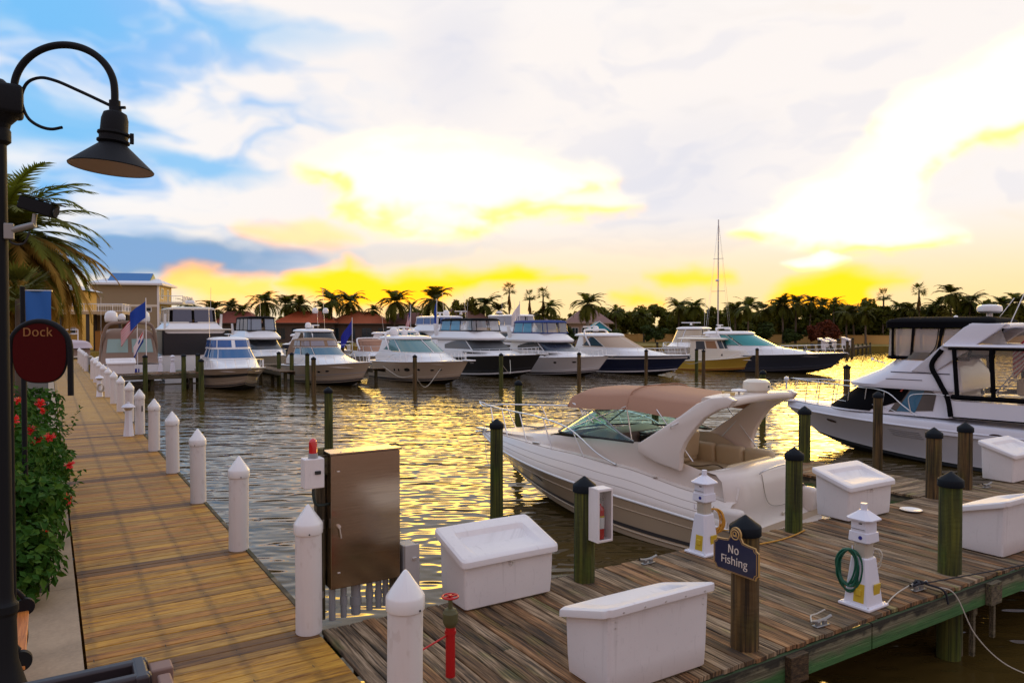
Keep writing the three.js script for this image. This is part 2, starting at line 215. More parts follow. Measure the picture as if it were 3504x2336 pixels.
// ---------------------------------------------------------------- the setting: water, land, boardwalk, docks
const WATER = -1.05;
function loft(rings, capA = false, capB = false, open = false) {      // rings of equal length, closed loops unless open
  const n = rings[0].length, p = [], idx = [];
  for (const r of rings) for (const q of r) p.push(q[0], q[1], q[2]);
  const m = open ? n - 1 : n;
  for (let j = 0; j + 1 < rings.length; j++) for (let i = 0; i < m; i++) { const a = j * n + i, b = j * n + (i + 1) % n, c = a + n, d = b + n; idx.push(a, b, d, a, d, c); }
  const cap = (j, flip) => { let c = [0, 0, 0]; for (const q of rings[j]) c = c.map((v, k) => v + q[k] / n); const ci = p.length / 3; p.push(...c); for (let i = 0; i < n; i++) { const a = j * n + i, b = j * n + (i + 1) % n; flip ? idx.push(b, a, ci) : idx.push(a, b, ci); } };
  if (capA) cap(0, true); if (capB) cap(rings.length - 1, false);
  const g = new THREE.BufferGeometry(); g.setAttribute('position', new THREE.Float32BufferAttribute(p, 3)); g.setIndex(idx); g.computeVertexNormals(); return g;
}
const rrect = (w, d, r, n = 5) => { const o = []; for (const [sx, sz, a0] of [[1, 1, 0], [-1, 1, 90], [-1, -1, 180], [1, -1, 270]]) for (let k = 0; k <= n; k++) { const a = (a0 + 90 * k / n) * Math.PI / 180; o.push([sx * (w / 2 - r) + r * Math.cos(a), sz * (d / 2 - r) + r * Math.sin(a)]); } return o; };

// harbour water with wind ripples
const waveComp = []; { const ts = 14; for (let k = 0; k < 90; k++) { const lam = 0.22 * Math.pow(14, Math.pow(rnd(), 1.5)), dir = (-0.55 + 0.42 * (rnd() + rnd() + rnd() - 1.5) * 1.5), kk = ts / lam; const nx = Math.round(kk * Math.sin(dir)), nz = Math.round(kk * Math.cos(dir)); waveComp.push([nx, nz, rr(0, 6.283), Math.pow(ts / Math.hypot(nx, nz + 1e-6), 0.95)]); } }
const waveMax = waveComp.reduce((s, w) => s + w[3] ** 2, 0) ** 0.5 * 1.9;
const waveTex = tex(1024, 1024, (u, v) => { let s = 0; const m = 1; for (const [nx, nz, ph, a] of waveComp) s += a * Math.sin(6.28318 * (nx * u + nz * v) + ph); return clamp(0.5 + 0.5 * s / waveMax * m); }, { float: true });
K.water = M([0.07, 0.044, 0.011], 0.045, { ior: 1.33, bumpMap: waveTex, bumpScale: 0.06 });
{
  const g = new THREE.PlaneGeometry(700, 700, 1, 1).rotateX(-Math.PI / 2).translate(120, WATER, -120); uvMetres(g, (x) => x / 14, (x, y, z) => z / 14); struct('water', g, K.water);
}
// land: the far shore and the strip along the boardwalk
const shore = [[0.2, -96], [8, -112], [30, -125], [54, -111], [72.5, -98], [84, -91], [99, -82], [115, -70], [130, -55], [150, -28], [220, 10]];
K.grass = M(0xffffff, 0.95, { map: tex(512, 512, (u, v) => { const n = fbm(u * 9, v * 9, 5, 9, 9), f = fbm(u * 60, v * 60, 3, 60, 60); const t = clamp(0.5 + (n - 0.5) * 1.4 + (f - 0.5) * 0.6); return [lerp(0.12, 0.3, t), lerp(0.1, 0.19, t), lerp(0.01, 0.02, t)]; }) });
const flat = (pts, y, depth) => { const s = new THREE.Shape(pts.map(p => new THREE.Vector2(p[0], -p[1]))); return new THREE.ExtrudeGeometry(s, { depth, bevelEnabled: false }).rotateX(-Math.PI / 2).translate(0, y - depth, 0); };
{ const g = flat([...shore, [900, 10], [900, -1200], [-700, -1200], [-700, -96]], -0.2, 3); uvMetres(g, x => x / 14, (x, y, z) => z / 14); struct('far_shore_lawn', g, K.grass); }
{ const g = flat([[-0.02, 14], [-0.02, -96.2], [-500, -96.2], [-500, 14]], -0.03, 3); uvMetres(g, x => x / 14, (x, y, z) => z / 14); struct('planted_ground', g, M([0.05, 0.035, 0.02], 0.95)); }
{ const g = flat([[0.24, 14], [0.24, -9.9], [-6, -9.9], [-6, 14]], 0, 0.5); uvMetres(g, x => x / 2, (x, y, z) => z / 2); struct('pavement', g, K.concrete); }
{ const g = flat([[0.24, -9.91], [0.24, -96], [-0.015, -96], [-0.015, -9.91]], 0, 2.4); uvMetres(g, x => x / 2, (x, y, z) => z / 2); struct('quay_kerb', g, K.concrete); }

// plank: a board with eased top edges along +x, origin at its near end, top at y = 0
function plankGeo(L, W, th = 0.038, uo = 0, v0 = 0, v1 = 1, full = true) {
  const c = 0.006, w = W / 2, pr = [[-w, -th], [w, -th], [w, -c], [w - c, 0], [-w + c, 0], [-w, -c]];
  const rings = [0, L].map(x => pr.map(([z, y]) => [x, y, z])); const g = clean(loft(rings, true, true)); g.computeVertexNormals();
  return uvMetres(g, x => uo + (full ? x / L : x / 2.8), (x, y, z) => lerp(v0, v1, (z + w) / W + (y < -0.01 ? 0.06 : 0)));
}
const EDGE0 = 0.265, EDGE1 = 2.225;
const bollZ = [-4.91, -7.23, -10.42, -13.59, -16.65, -19.84, -23.1, -26.3, -29.6, -32.8, -36, -39.2, -42.4, -45.6, -48.8, -57.5, -60.7, -63.9, -67.1, -70.3];
{
  const walk = thing('boardwalk', 'golden brown timber boardwalk running along the quay under the white bollards', 'boardwalk');
  walk.userData.kind = 'structure'; delete walk.userData.category; delete walk.userData.label;
  const gs = [0, 1, 2, 3].map(k => plankGeo(EDGE1 - EDGE0, 0.1345, 0.038, 0, k * 0.25, k * 0.25 + 0.23)); const rest = [];
  for (let i = 0; i * 0.1445 < 92; i++) {
    const z = -1.2 - i * 0.1445, near = z > -27; const k = Math.floor(rnd() * 4);
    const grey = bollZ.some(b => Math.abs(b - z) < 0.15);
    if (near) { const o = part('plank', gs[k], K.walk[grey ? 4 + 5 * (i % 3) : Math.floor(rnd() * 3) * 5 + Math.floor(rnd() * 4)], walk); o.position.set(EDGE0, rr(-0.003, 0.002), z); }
    else { rest.push(gs[k].clone().translate(EDGE0, rr(-0.003, 0.002), z)); }
  }
  const o = part('distant_planks', merge(rest), K.walk[0], walk); o.userData.kind = 'stuff';
  for (const x of [0.31, 0.91, 1.46, 1.99]) part('joist', bx(0.06, 0.2, 92, x, -0.142, -47.2), K.timber, walk);
  part('edge_beam', uvMetres(bx(0.05, 0.22, 90, EDGE1 + 0.03, -0.1, -52.25 - 0.2), (x, y, z) => z / 3, (x, y) => y * 4), K.timber, walk);
  for (let z = -8; z > -92; z -= 3.1) part('support_pile', cyl(0.13, 0.13, 1.9, 1.9, -1.99, z, 12), K.pileW, walk);
}
// near dock: planks across its width, fascia, stringers, piles below
const DN = -4.48, DF = -7.2;
{
  const dock = thing('dock', '', ''); dock.userData = { kind: 'structure' };
  const gs = [0, 1, 2, 3, 4, 5].map(k => plankGeo(DN - DF, 0.1325, 0.04, k * 0.17, k * 0.166, k * 0.166 + 0.16, false).rotateY(Math.PI / 2));
  for (let i = 0; i < 196; i++) { const x = 2.345 + i * 0.1435; const o = part('plank', gs[Math.floor(rnd() * 6)], K.dock[Math.floor(rnd() * 16)], dock); o.position.set(x, rr(-0.006, 0.004), DN + rr(-0.012, 0.012)); o.rotation.y = rr(-0.0015, 0.0015); }
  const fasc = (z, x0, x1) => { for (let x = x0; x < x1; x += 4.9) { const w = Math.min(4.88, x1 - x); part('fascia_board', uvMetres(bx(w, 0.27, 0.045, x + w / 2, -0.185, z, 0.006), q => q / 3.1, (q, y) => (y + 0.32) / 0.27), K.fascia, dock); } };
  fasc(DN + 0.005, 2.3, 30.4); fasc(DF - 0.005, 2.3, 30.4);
  for (const z of [-5.1, -5.85, -6.6]) part('stringer', bx(28, 0.2, 0.07, 16.4, -0.145, z), K.timber, dock);
  for (let x = 4.4; x < 30; x += 5.05) { part('cross_beam', bx(0.1, 0.22, 2.6, x, -0.36, -5.84), K.timber, dock); }
  for (const [x, z] of [[4.45, -4.75], [9.5, -4.85], [14.6, -4.85], [19.7, -4.85]]) part('support_pile', cyl(0.14, 0.13, 1.6, x, -2.05, z, 16), K.pileW, dock);
  for (const x of [5.93, 9.62]) part('bolt_block', bx(0.26, 0.26, 0.07, x, -0.185, DN + 0.065, 0.006), x < 6 ? M([0.3, 0.25, 0.16], 0.85, { map: dockTex[1] }) : K.timber, dock);
  part('hanging_brace', bx(0.05, 0.62, 0.05, 9.36, -0.62, -4.53), K.timber, dock); part('hanging_brace', bx(0.05, 0.5, 0.05, 9.84, -0.56, -4.53), K.timber, dock);
  // finger pier between the two near boats
  const fg = [0, 1, 2].map(k => plankGeo(1.5, 0.137, 0.04, k * 0.3, k * 0.3, k * 0.3 + 0.2, false));
  for (let i = 0; i < 66; i++) { const o = part('plank', fg[i % 3], K.dock[Math.floor(rnd() * 16)], dock); o.position.set(13.05, rr(-0.004, 0.004), DF - 0.115 - i * 0.1435); }
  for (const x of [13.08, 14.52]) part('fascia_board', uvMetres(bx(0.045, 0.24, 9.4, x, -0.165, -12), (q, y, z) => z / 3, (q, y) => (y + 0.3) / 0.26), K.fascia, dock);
}
// far docks
{
  const fd = thing('far_dock', '', ''); fd.userData = { kind: 'structure' };
  const gs = [0, 1, 2].map(k => plankGeo(2.4, 0.137, 0.04, k * 0.3, k * 0.3, k * 0.3 + 0.2, false).rotateY(Math.PI / 2));
  for (let i = 0; i < 44; i++) { const o = part('plank', gs[i % 3], K.dock[Math.floor(rnd() * 16)], fd); o.position.set(2.35 + i * 0.1435, 0, -51.9); }
  part('fascia_board', uvMetres(bx(6.3, 0.3, 0.05, 5.5, -0.2, -51.88), x => x / 3, (x, y) => (y + 0.35) / 0.3), K.timber, fd);
  for (const x of [3.4, 5.6, 7.9]) for (const z of [-52.2, -54]) part('support_pile', cyl(0.14, 0.13, 1.9, x, -2, z, 10), K.pileW, fd);
  part('tie_beam', bx(5.6, 0.09, 0.06, 5.6, -0.72, -52.2), K.timber, fd);
  part('deck', uvMetres(bx(54, 0.05, 2.2, 40, -0.02, -60.4), x => x / 2.8, (x, y, z) => z / 0.56), K.dock[0], fd);
  part('fascia_board', bx(54, 0.28, 0.05, 40, -0.19, -59.28), K.timber, fd);
  for (const x of [13.6, 20.1, 26.2, 32.4, 39.0, 45.2, 50.4]) { part('finger_deck', uvMetres(bx(1.0, 0.05, 9.2, x, -0.015, -54.6), (q, y, z) => z / 2.8, q => q / 0.56), K.dock[1], fd); for (const s of [-1, 1]) part('fascia_board', bx(0.05, 0.22, 9.2, x + s * 0.49, -0.16, -54.6), K.timber, fd); for (const z of [-50.6, -54, -57.5]) part('support_pile', cyl(0.13, 0.13, 1.9, x, -2, z, 8), K.pileW, fd); }
  // dock across the basin at the right
  part('deck', uvMetres(bx(42, 0.05, 2, 92, -0.02, -62, 0, 0.42), x => x / 2.8, (x, y, z) => z / 0.56), K.dock[0], fd);
  part('fascia_board', bx(42, 0.3, 0.05, 91.6, -0.2, -61.05, 0, 0.42), K.timber, fd);
  for (let k = -5; k <= 6; k++) part('support_pile', cyl(0.15, 0.14, 2.4, 91.8 + k * 3.4, -2, -61.3 - k * 1.5, 8), K.pileW, fd);
}

// ---------------------------------------------------------------- bollards, piles and dock furniture
const ord = ['first', 'second', 'third', 'fourth', 'fifth', 'sixth', 'seventh', 'eighth', 'ninth', 'tenth', 'eleventh', 'twelfth', 'thirteenth'];
{
  const sleeve = lathe([[0.125, 0], [0.128, 0.01], [0.128, 1.06]], 36), cap = crease(lathe([[0.139, 0.985], [0.141, 0.99], [0.141, 1.075], [0.135, 1.09], [0.02, 1.255], [0.008, 1.266], [0, 1.268]], 36), 40), screw = T(new THREE.CylinderGeometry(0.008, 0.008, 0.008, 8), 0.02, 1.0, 0.14, Math.PI / 2);
  bollZ.forEach((z, i) => {
    const lab = i === 0 ? 'white sleeved bollard in the foreground beside the red valve pipe' : i === 1 ? 'white sleeved bollard standing beside the steel electrical cabinet' : i < 12 ? `white sleeved bollard along the boardwalk, ${ord[i - 2]} one beyond the steel cabinet` : 'small distant white bollard in the row before the houses';
    const b = thing('bollard', lab, 'bollard', [2.16, 0, z], rr(-0.7, 0.5), 'white bollards along the boardwalk edge'); b.rotation.x = rr(-0.008, 0.008); b.rotation.z = rr(-0.01, 0.01);
    part('sleeve', sleeve, K.bollard, b); const c = part('cap', cap, K.white, b); if (i < 9) part('screw', screw, K.rubber, c);
    if (i === 6) part('hook_plate', bx(0.03, 0.16, 0.03, 0.02, 0.72, 0.13, 0.006), K.rubber, b);
  });
}
const pileShaft = [], pileCap = crease(lathe([[0.136, 1.06], [0.14, 1.065], [0.14, 1.14], [0.134, 1.15], [0.01, 1.245], [0, 1.248]], 28), 40);
{ for (let k = 0; k < 3; k++) { const g = lathe([[0.13, -2.4], [0.128, -1], [0.125, 0], [0.124, 0.5], [0.122, 1.1]], 24); const p = g.attributes.position; for (let i = 0; i < p.count; i++) { const a = Math.atan2(p.getZ(i), p.getX(i)); const w = 1 + 0.025 * (vnoise(a * 1.6 + 20 + k * 9, p.getY(i) * 1.2 + 5) - 0.5); p.setX(i, p.getX(i) * w); p.setZ(i, p.getZ(i) * w); } g.computeVertexNormals(); pileShaft.push(g); } }
function pile(x, z, m, label, group, s = 1, top = 1.248) { const b = thing('mooring_pile', label, 'piling', [x, top - 1.248, z], rr(0, 6), group); b.scale.set(s, 1, s); part('shaft', pileShaft[Math.floor(rnd() * 3)], m, b); part('cap', pileCap, K.capBlack, b); return b; }
pile(5.38, -6.96, K.pileG, 'green timber piling carrying the fire extinguisher cabinet', 'dock pilings');
pile(5.55, -4.71, K.pileB, 'brown piling with a black cap behind the no fishing sign', 'dock pilings', 1.05);
pile(9.3, -7.0, K.pileG, 'green piling with black cap in front of the cream cruiser stern', 'dock pilings', 0.98);
pile(9.36, -4.8, K.pileG, 'tall dark piling at the near dock edge beyond the power pedestal', 'dock pilings', 1.04);
pile(13.2, -7.06, K.pileB, 'brown piling at the finger pier, nearer of a pair before the white yacht', 'dock pilings', 1.02);
pile(14.42, -7.14, K.pileB, 'brown piling at the finger pier, farther of a pair before the white yacht', 'dock pilings');
pile(14.3, -10.5, K.pileG, 'green piling behind the radar arch of the cream cruiser', 'dock pilings', 1.02);
pile(7.3, -12.2, K.pileG, 'green piling standing in water in front of the cream cruiser bow', 'mooring pilings in the basin');
pile(19.3, -11.85, K.pileB, 'brown piling rising before the side window of the white yacht', 'mooring pilings in the basin');
pile(6.98, -21.3, K.pileG, 'tall dark piling in the water behind the steel cabinet', 'mooring pilings in the basin');
pile(13.3, -20.8, K.pileG, 'dark piling in open water behind the cream cruiser bow rail', 'mooring pilings in the basin');
pile(18.6, -19.9, K.pileG, 'dark piling in open water hidden partly by the brown bimini', 'mooring pilings in the basin', 1, 0.9);
pile(24.8, -20.2, K.pileG, 'dark piling standing behind the radar dome of the cream cruiser', 'mooring pilings in the basin');
pile(31.6, -20.95, K.pileB, 'dark piling silhouetted against the golden glare on the water', 'mooring pilings in the basin', 1.2);
{
  const bt = ['cruiser with the blue windscreen', 'tan canvas express cruiser', 'hardtop cruiser', 'black hulled flybridge yacht', 'white flybridge yacht with blue canvas', 'navy express cruiser with covered windscreen', 'navy express cruiser stern', 'yellow hulled workboat', 'yellow hulled workboat bow', 'slate hulled sport cruiser'];
  [[7.15, -43.7], [13.2, -43], [19.6, -42.8], [25.6, -42.2], [31.2, -41], [39.5, -43.3], [44.9, -43.2], [42.95, -40.6], [49.6, -41], [56.2, -41.3]].forEach(([x, z], i) => pile(x, z, i % 3 ? K.pileB : K.pileG, i === 0 ? 'outer piling left of the cruiser with the blue windscreen' : `outer mooring piling in front of the ${bt[i]}`, 'outer mooring pilings of the far slips', 1.1));
  [[5.15, -51.6, 'piling at the far pier beside the white locker'], [7.4, -51.7, 'piling at the end of the far pier'], [8.4, -52.6, 'thick green piling at the far pier corner'], [14.2, -51.2, 'left piling of a trio by the tan canvas cruiser stern'], [14.8, -49.6, 'right piling of a trio by the tan canvas cruiser stern'], [13.9, -53.4, 'rear piling of a trio by the tan canvas cruiser stern']].forEach(([x, z, l]) => pile(x, z, K.pileG, l, 'far pier pilings', 1.15));
  for (let k = 0; k < 8; k++) pile(15.6 + k * 6.1 + rr(-0.5, 0.5), -59.2 - (k % 2) * 2.6, k % 2 ? K.pileB : K.pileG, 'piling on the far dock behind the moored boats', 'pilings on the far main dock', 1.1);
  [[70, -50.5], [74, -52.5], [78.6, -54.3], [83, -56.2], [88, -58.3], [92, -60.2]].forEach(([x, z], k) => pile(x, z, K.pileB, 'dark piling along the distant dock right of the slate cruiser', 'pilings of the distant right dock', 1.5, k % 2 ? 1.5 : 1.2));
}
// dock boxes
const boxBody = (() => { const w = 1.14, d = 0.6; const lv = [[0, 0.955, 0.9], [0.015, 0.97, 0.925], [0.3, 0.985, 0.96], [1, 1, 1]]; const rings = lv.map(([t, sw, sd]) => rrect(w * sw, d * sd, 0.035).map(([x, z]) => [x, t * lerp(0.50, 0.7, (d / 2 - z) / d), z])); return uvMetres(crease(clean(loft(rings, true, true)), 40), (x, y, z) => (x + z) / 1.3, (x, y) => y / 1.3); })();
const boxLid = (() => {
  const w = 1.24, d = 0.7, n = 44, m = 28, hf = (u, v) => lerp(0.755, 0.545, v) - 0.085 * sst(0.13, 0.19, u) * sst(0.87, 0.81, u) * sst(0.24, 0.33, v) * clamp(1 - (v - 0.33) / 0.58) + 0.004 * Math.sin(u * 3.1);
  const rnd2 = (u, v) => { const x = (u - 0.5) * w, z = (v - 0.5) * d, r = 0.07; let sx = x, sz = z; const ex = Math.abs(x) - (w / 2 - r), ez = Math.abs(z) - (d / 2 - r); if (ex > 0 && ez > 0) { const l = Math.hypot(ex, ez); const mx = Math.max(ex, ez); if (l > 0) { sx = Math.sign(x) * (w / 2 - r + ex / l * mx); sz = Math.sign(z) * (d / 2 - r + ez / l * mx); } } return [sx, sz]; };
  const top = grid(n, m, (u, v) => { const [x, z] = rnd2(u, v); const e = Math.max(Math.abs(u - 0.5) * 2 * w, 0), edge = Math.min(Math.min(u, 1 - u) * w, Math.min(v, 1 - v) * d); return [x, hf(u, v) - 0.016 * (1 - sst(0, 0.03, edge)), z]; });
  const ringAt = (dy, k) => { const o = []; const N = 24; for (let s = 0; s < 4; s++) for (let i = 0; i < N; i++) { const t = i / N; const [u, v] = s === 0 ? [t, 0] : s === 1 ? [1, t] : s === 2 ? [1 - t, 1] : [0, 1 - t]; const [x, z] = rnd2(u, v); o.push([x * k, hf(u, v) - 0.016 + dy, z * k]); } return o; };
  return merge(crease(top.toNonIndexed(), 25), crease(clean(loft([ringAt(0, 1), ringAt(-0.012, 1.006), ringAt(-0.06, 1.006), ringAt(-0.064, 0.9)])), 30));
})();
const latchGeo = merge(bx(0.03, 0.07, 0.012, 0, 0.47, 0.315, 0.004), bx(0.02, 0.03, 0.02, 0, 0.445, 0.325, 0.004)), padlock = tube([[-0.012, 0.44, 0.33], [-0.012, 0.415, 0.333], [0.012, 0.41, 0.333], [0.012, 0.44, 0.33]], 0.004, 6), recessG = new THREE.TorusGeometry(0.035, 0.004, 6, 20).scale(0.8, 1.6, 1).translate(0, 0.45, 0.299);
const hingeScrew = T(new THREE.CylinderGeometry(0.008, 0.008, 0.006, 8), 0, 0, 0, Math.PI / 2);
function dockBox(label, pos, turn) {
  const b = thing('dock_box', label, 'dock box', pos, turn, 'white fibreglass dock boxes'); part('body', boxBody, K.fibre, b); part('lid', boxLid, K.fibre, b); part('base_rail', bx(0.96, 0.03, 0.5, 0, -0.012, 0), K.timber, b);
  const l = part('latch', latchGeo, K.steel, b); part('padlock', padlock, K.steel, l); part('latch_recess', recessG, K.fibre, b);
  for (const x of [-0.46, -0.23, 0, 0.23, 0.46]) { const s = part('hinge_screw', hingeScrew, K.steel, b); s.position.set(x, 0.7, -0.354); }
  for (const x of [-0.5, 0.5]) for (const y of [0.56, 0.61]) { const s = part('hinge_screw', hingeScrew, K.steel, b); s.position.set(x, y, -0.296); }
  return b;
}
dockBox('white dock box with front latch facing the camera beside the steel cabinet', [4.25, 0.02, -7.1], 0);
dockBox('white dock box in the bottom foreground seen from its hinged back', [4.36, 0.02, -4.88], Math.PI);
dockBox('white dock box behind the cream cruiser stern, latch to the front', [10.95, 0.02, -7.12], 0);
dockBox('white dock box cut by the right picture edge beside the dark piling', [11.02, 0.02, -4.98], Math.PI);
dockBox('white dock box at the far right below the white yacht stern', [16.2, 0.02, -7.15], 0);
// power pedestals
function octo(w, d, c) { return [[w, d - c], [w - c, d], [-w + c, d], [-w, d - c], [-w, -d + c], [-w + c, -d], [w - c, -d], [w, -d + c]]; }
const ring8 = (w, y, c = 0.03) => octo(w, w, c).map(([x, z]) => [x, y, z]);
const pedCase = crease(clean(loft([ring8(0.15, 0.03, 0.02), ring8(0.145, 0.04, 0.02), ring8(0.1, 0.52), ring8(0.094, 0.53)], true, true)), 20), pedNeck = crease(clean(loft([ring8(0.075, 0.52, 0.02), ring8(0.075, 0.7, 0.02)])), 20), pedHead = crease(clean(loft([ring8(0.08, 0.68, 0.02), ring8(0.118, 0.705, 0.02), ring8(0.112, 0.8, 0.02), ring8(0.1, 0.805, 0.02), ring8(0.097, 0.94, 0.02)], true, true)), 20), pedRoof = crease(clean(loft([ring8(0.1, 0.93, 0.03), ring8(0.142, 0.935, 0.05), ring8(0.145, 0.95, 0.05), ring8(0.04, 1.03, 0.012), ring8(0.038, 1.035, 0.012)], true, true)), 20), pedBase = bx(0.38, 0.03, 0.36, 0, 0.015, 0, 0.01), pedTop = cyl(0.034, 0.034, 0.075, 0, 1.03, 0, 18);
K.pedW = M([0.74, 0.74, 0.8], 0.4); K.outlet = M([0.6, 0.42, 0.03], 0.4); K.badge = M([0.02, 0.03, 0.25], 0.4);
function pedestal(label, pos, turn) {
  const p = thing('power_pedestal', label, 'power pedestal', pos, turn, 'dock power pedestals');
  part('base_plate', pedBase, K.pedW, p); const c = part('case', pedCase, K.pedW, p); part('neck', pedNeck, M([0.5, 0.45, 0.36], 0.4), p); const h = part('head', pedHead, K.pedW, p); const r = part('roof', pedRoof, K.pedW, p); part('finial', pedTop, K.pedW, r);
  part('round_badge', T(new THREE.CylinderGeometry(0.021, 0.021, 0.006, 20), -0.118, 0.752, 0.03, 0, 0, Math.PI / 2), K.badge, h); part('maker_plate', bx(0.006, 0.012, 0.035, -0.101, 0.9, 0.02), K.rubber, h); part('door_seam', bx(0.004, 0.004, 0.16, -0.112, 0.84, 0), K.rubber, h);
  for (const [x, z, ry] of [[-0.131, 0.03, 0], [0.03, 0.131, Math.PI / 2]]) { const o = part('outlet_cover', T(merge(bx(0.012, 0.2, 0.12, 0, 0, 0, 0.004), bx(0.03, 0.07, 0.06, 0.01 * (ry ? -1 : -1), 0.01, 0, 0.008)).rotateZ(-0.1), x, 0.16, z, 0, ry ? -ry : 0), K.outlet, c); }
  for (const x of [-0.16, 0.16]) for (const z of [-0.15, 0.15]) part('anchor_bolt', cyl(0.009, 0.009, 0.012, x, 0.03, z, 8), K.steel, p);
  part('hose_hook', tube([[0.1, 0.55, 0.02], [0.15, 0.54, 0.02], [0.17, 0.6, 0.02]], 0.008, 6), K.alu, p); part('hose_hook', tube([[-0.1, 0.6, -0.04], [-0.14, 0.6, -0.04], [-0.15, 0.66, -0.04]], 0.008, 6), K.pedW, p);
  return p;
}
pedestal('white power pedestal with yellow cord coil beside the cream cruiser', [7.4, 0, -6.97], 0.05);
pedestal('white power pedestal with green hose coil at the near dock edge', [7.48, 0, -4.74], 0.03);
function coil(n, ry, rz, r, k, sq = 0.75, len = 1) { const gs = []; for (let i = 0; i < n; i++) { const a = ry * (0.85 + 0.28 * rnd()), b = a * sq * (0.9 + 0.2 * rnd()), pts = []; const ox = rr(-k, k), oz = rr(-k, k); for (let q = 0; q < 18; q++) { const t = q / 18 * 6.283; pts.push([ox + 0.01 * Math.sin(3 * t + i), -a + a * Math.cos(t) * len, oz + b * Math.sin(t) + 0.012 * Math.sin(2 * t + i)]); } gs.push(tube(pts, r, 6, 40, true)); } return merge(gs); }
single('extension_cord', coil(7, 0.16, 0, 0.0095, 0.018), K.yrope, 'yellow shore power cord coiled on the pedestal near the cruiser', 'cord', null, [7.565, 0.57, -6.95], 0.75);
single('garden_hose', coil(9, 0.21, 0, 0.0095, 0.025, 0.5), M([0.004, 0.1, 0.055], 0.4), 'green garden hose coiled on the near power pedestal', 'hose', null, [7.3, 0.62, -4.8], 0.5);
single('white_cord', coil(3, 0.1, 0, 0.006, 0.015), K.rope, 'thin white cord looped on the right side of the near pedestal', 'cord', null, [7.66, 0.58, -4.72], 0.5);
// cleats and ropes
const cleatG = crease(merge(tube([[-0.15, 0.075, 0], [-0.08, 0.06, 0], [0, 0.055, 0], [0.08, 0.06, 0], [0.15, 0.075, 0]], 0.016, 8), bx(0.05, 0.055, 0.04, -0.05, 0.03, 0, 0.01), bx(0.05, 0.055, 0.04, 0.05, 0.03, 0, 0.01), bx(0.2, 0.012, 0.07, 0, 0.008, 0, 0.005)), 40);
for (const [x, z, l] of [[6.45, -7.02, 'galvanised cleat on the far dock edge beside the cruiser'], [6.58, -4.62, 'galvanised cleat on the near dock edge by the sign piling'], [8.42, -4.66, 'galvanised cleat wrapped with dark rope at the near dock edge'], [14.9, -6.98, 'galvanised cleat beyond the pair of brown pilings']]) single('dock_cleat', cleatG, K.galv, l, 'cleat', 'dock cleats', [x, 0.003, z], rr(-0.1, 0.1));
single('dock_line', tube([[6.4, 0.08, -4.6], [6.5, 0.1, -4.68], [6.62, 0.09, -4.7], [6.7, 0.13, -4.66]], 0.008, 6, 40), K.rope, 'short white rope end lying on the near dock cleat', 'rope');
single('dock_line', merge(tube([[8.3, 0.07, -4.66], [8.36, 0.1, -4.62], [8.44, 0.1, -4.7], [8.5, 0.075, -4.64], [8.4, 0.11, -4.66], [8.36, 0.06, -4.7], [8.48, 0.1, -4.6]], 0.016, 6, 60), tube([[8.48, 0.08, -4.62], [8.56, 0.03, -4.45], [8.6, -0.12, -4.42]], 0.012, 6, 20), tube([[8.5, 0.08, -4.62], [10, 0.06, -4.4], [13, -0.06, -4.2]], 0.008, 6, 30)), M([0.012, 0.014, 0.02], 0.8), 'dark dock line wound on the near cleat and led off right', 'rope');
single('dock_line', tube([[7.7, 0.012, -4.6], [7.95, 0.012, -4.68], [8.2, 0.03, -4.72], [8.42, 0.09, -4.66], [8.56, 0.05, -4.54], [8.7, 0, -4.43], [8.95, -0.5, -4.3], [9.3, -0.86, -4.15], [9.9, -1.15, -3.9]], 0.007, 6, 80), K.rope, 'thin white dock line trailing from the near cleat into the water', 'rope');
single('dock_line', tube([[8.3, 0.014, -6.8], [8.7, 0.014, -6.78], [9.1, 0.02, -6.82], [9.42, 0.02, -6.9]], 0.011, 6, 40), K.yrope, 'yellow rope lying on the dock at the green piling foot', 'rope');
single('paper_plate', crease(lathe([[0, 0.012], [0.1, 0.012], [0.13, 0.022], [0.17, 0.024]], 28), 30), K.white, 'round white disc lying on the dock beside the far dock box', 'disc', null, [11.95, 0.004, -6.75]);
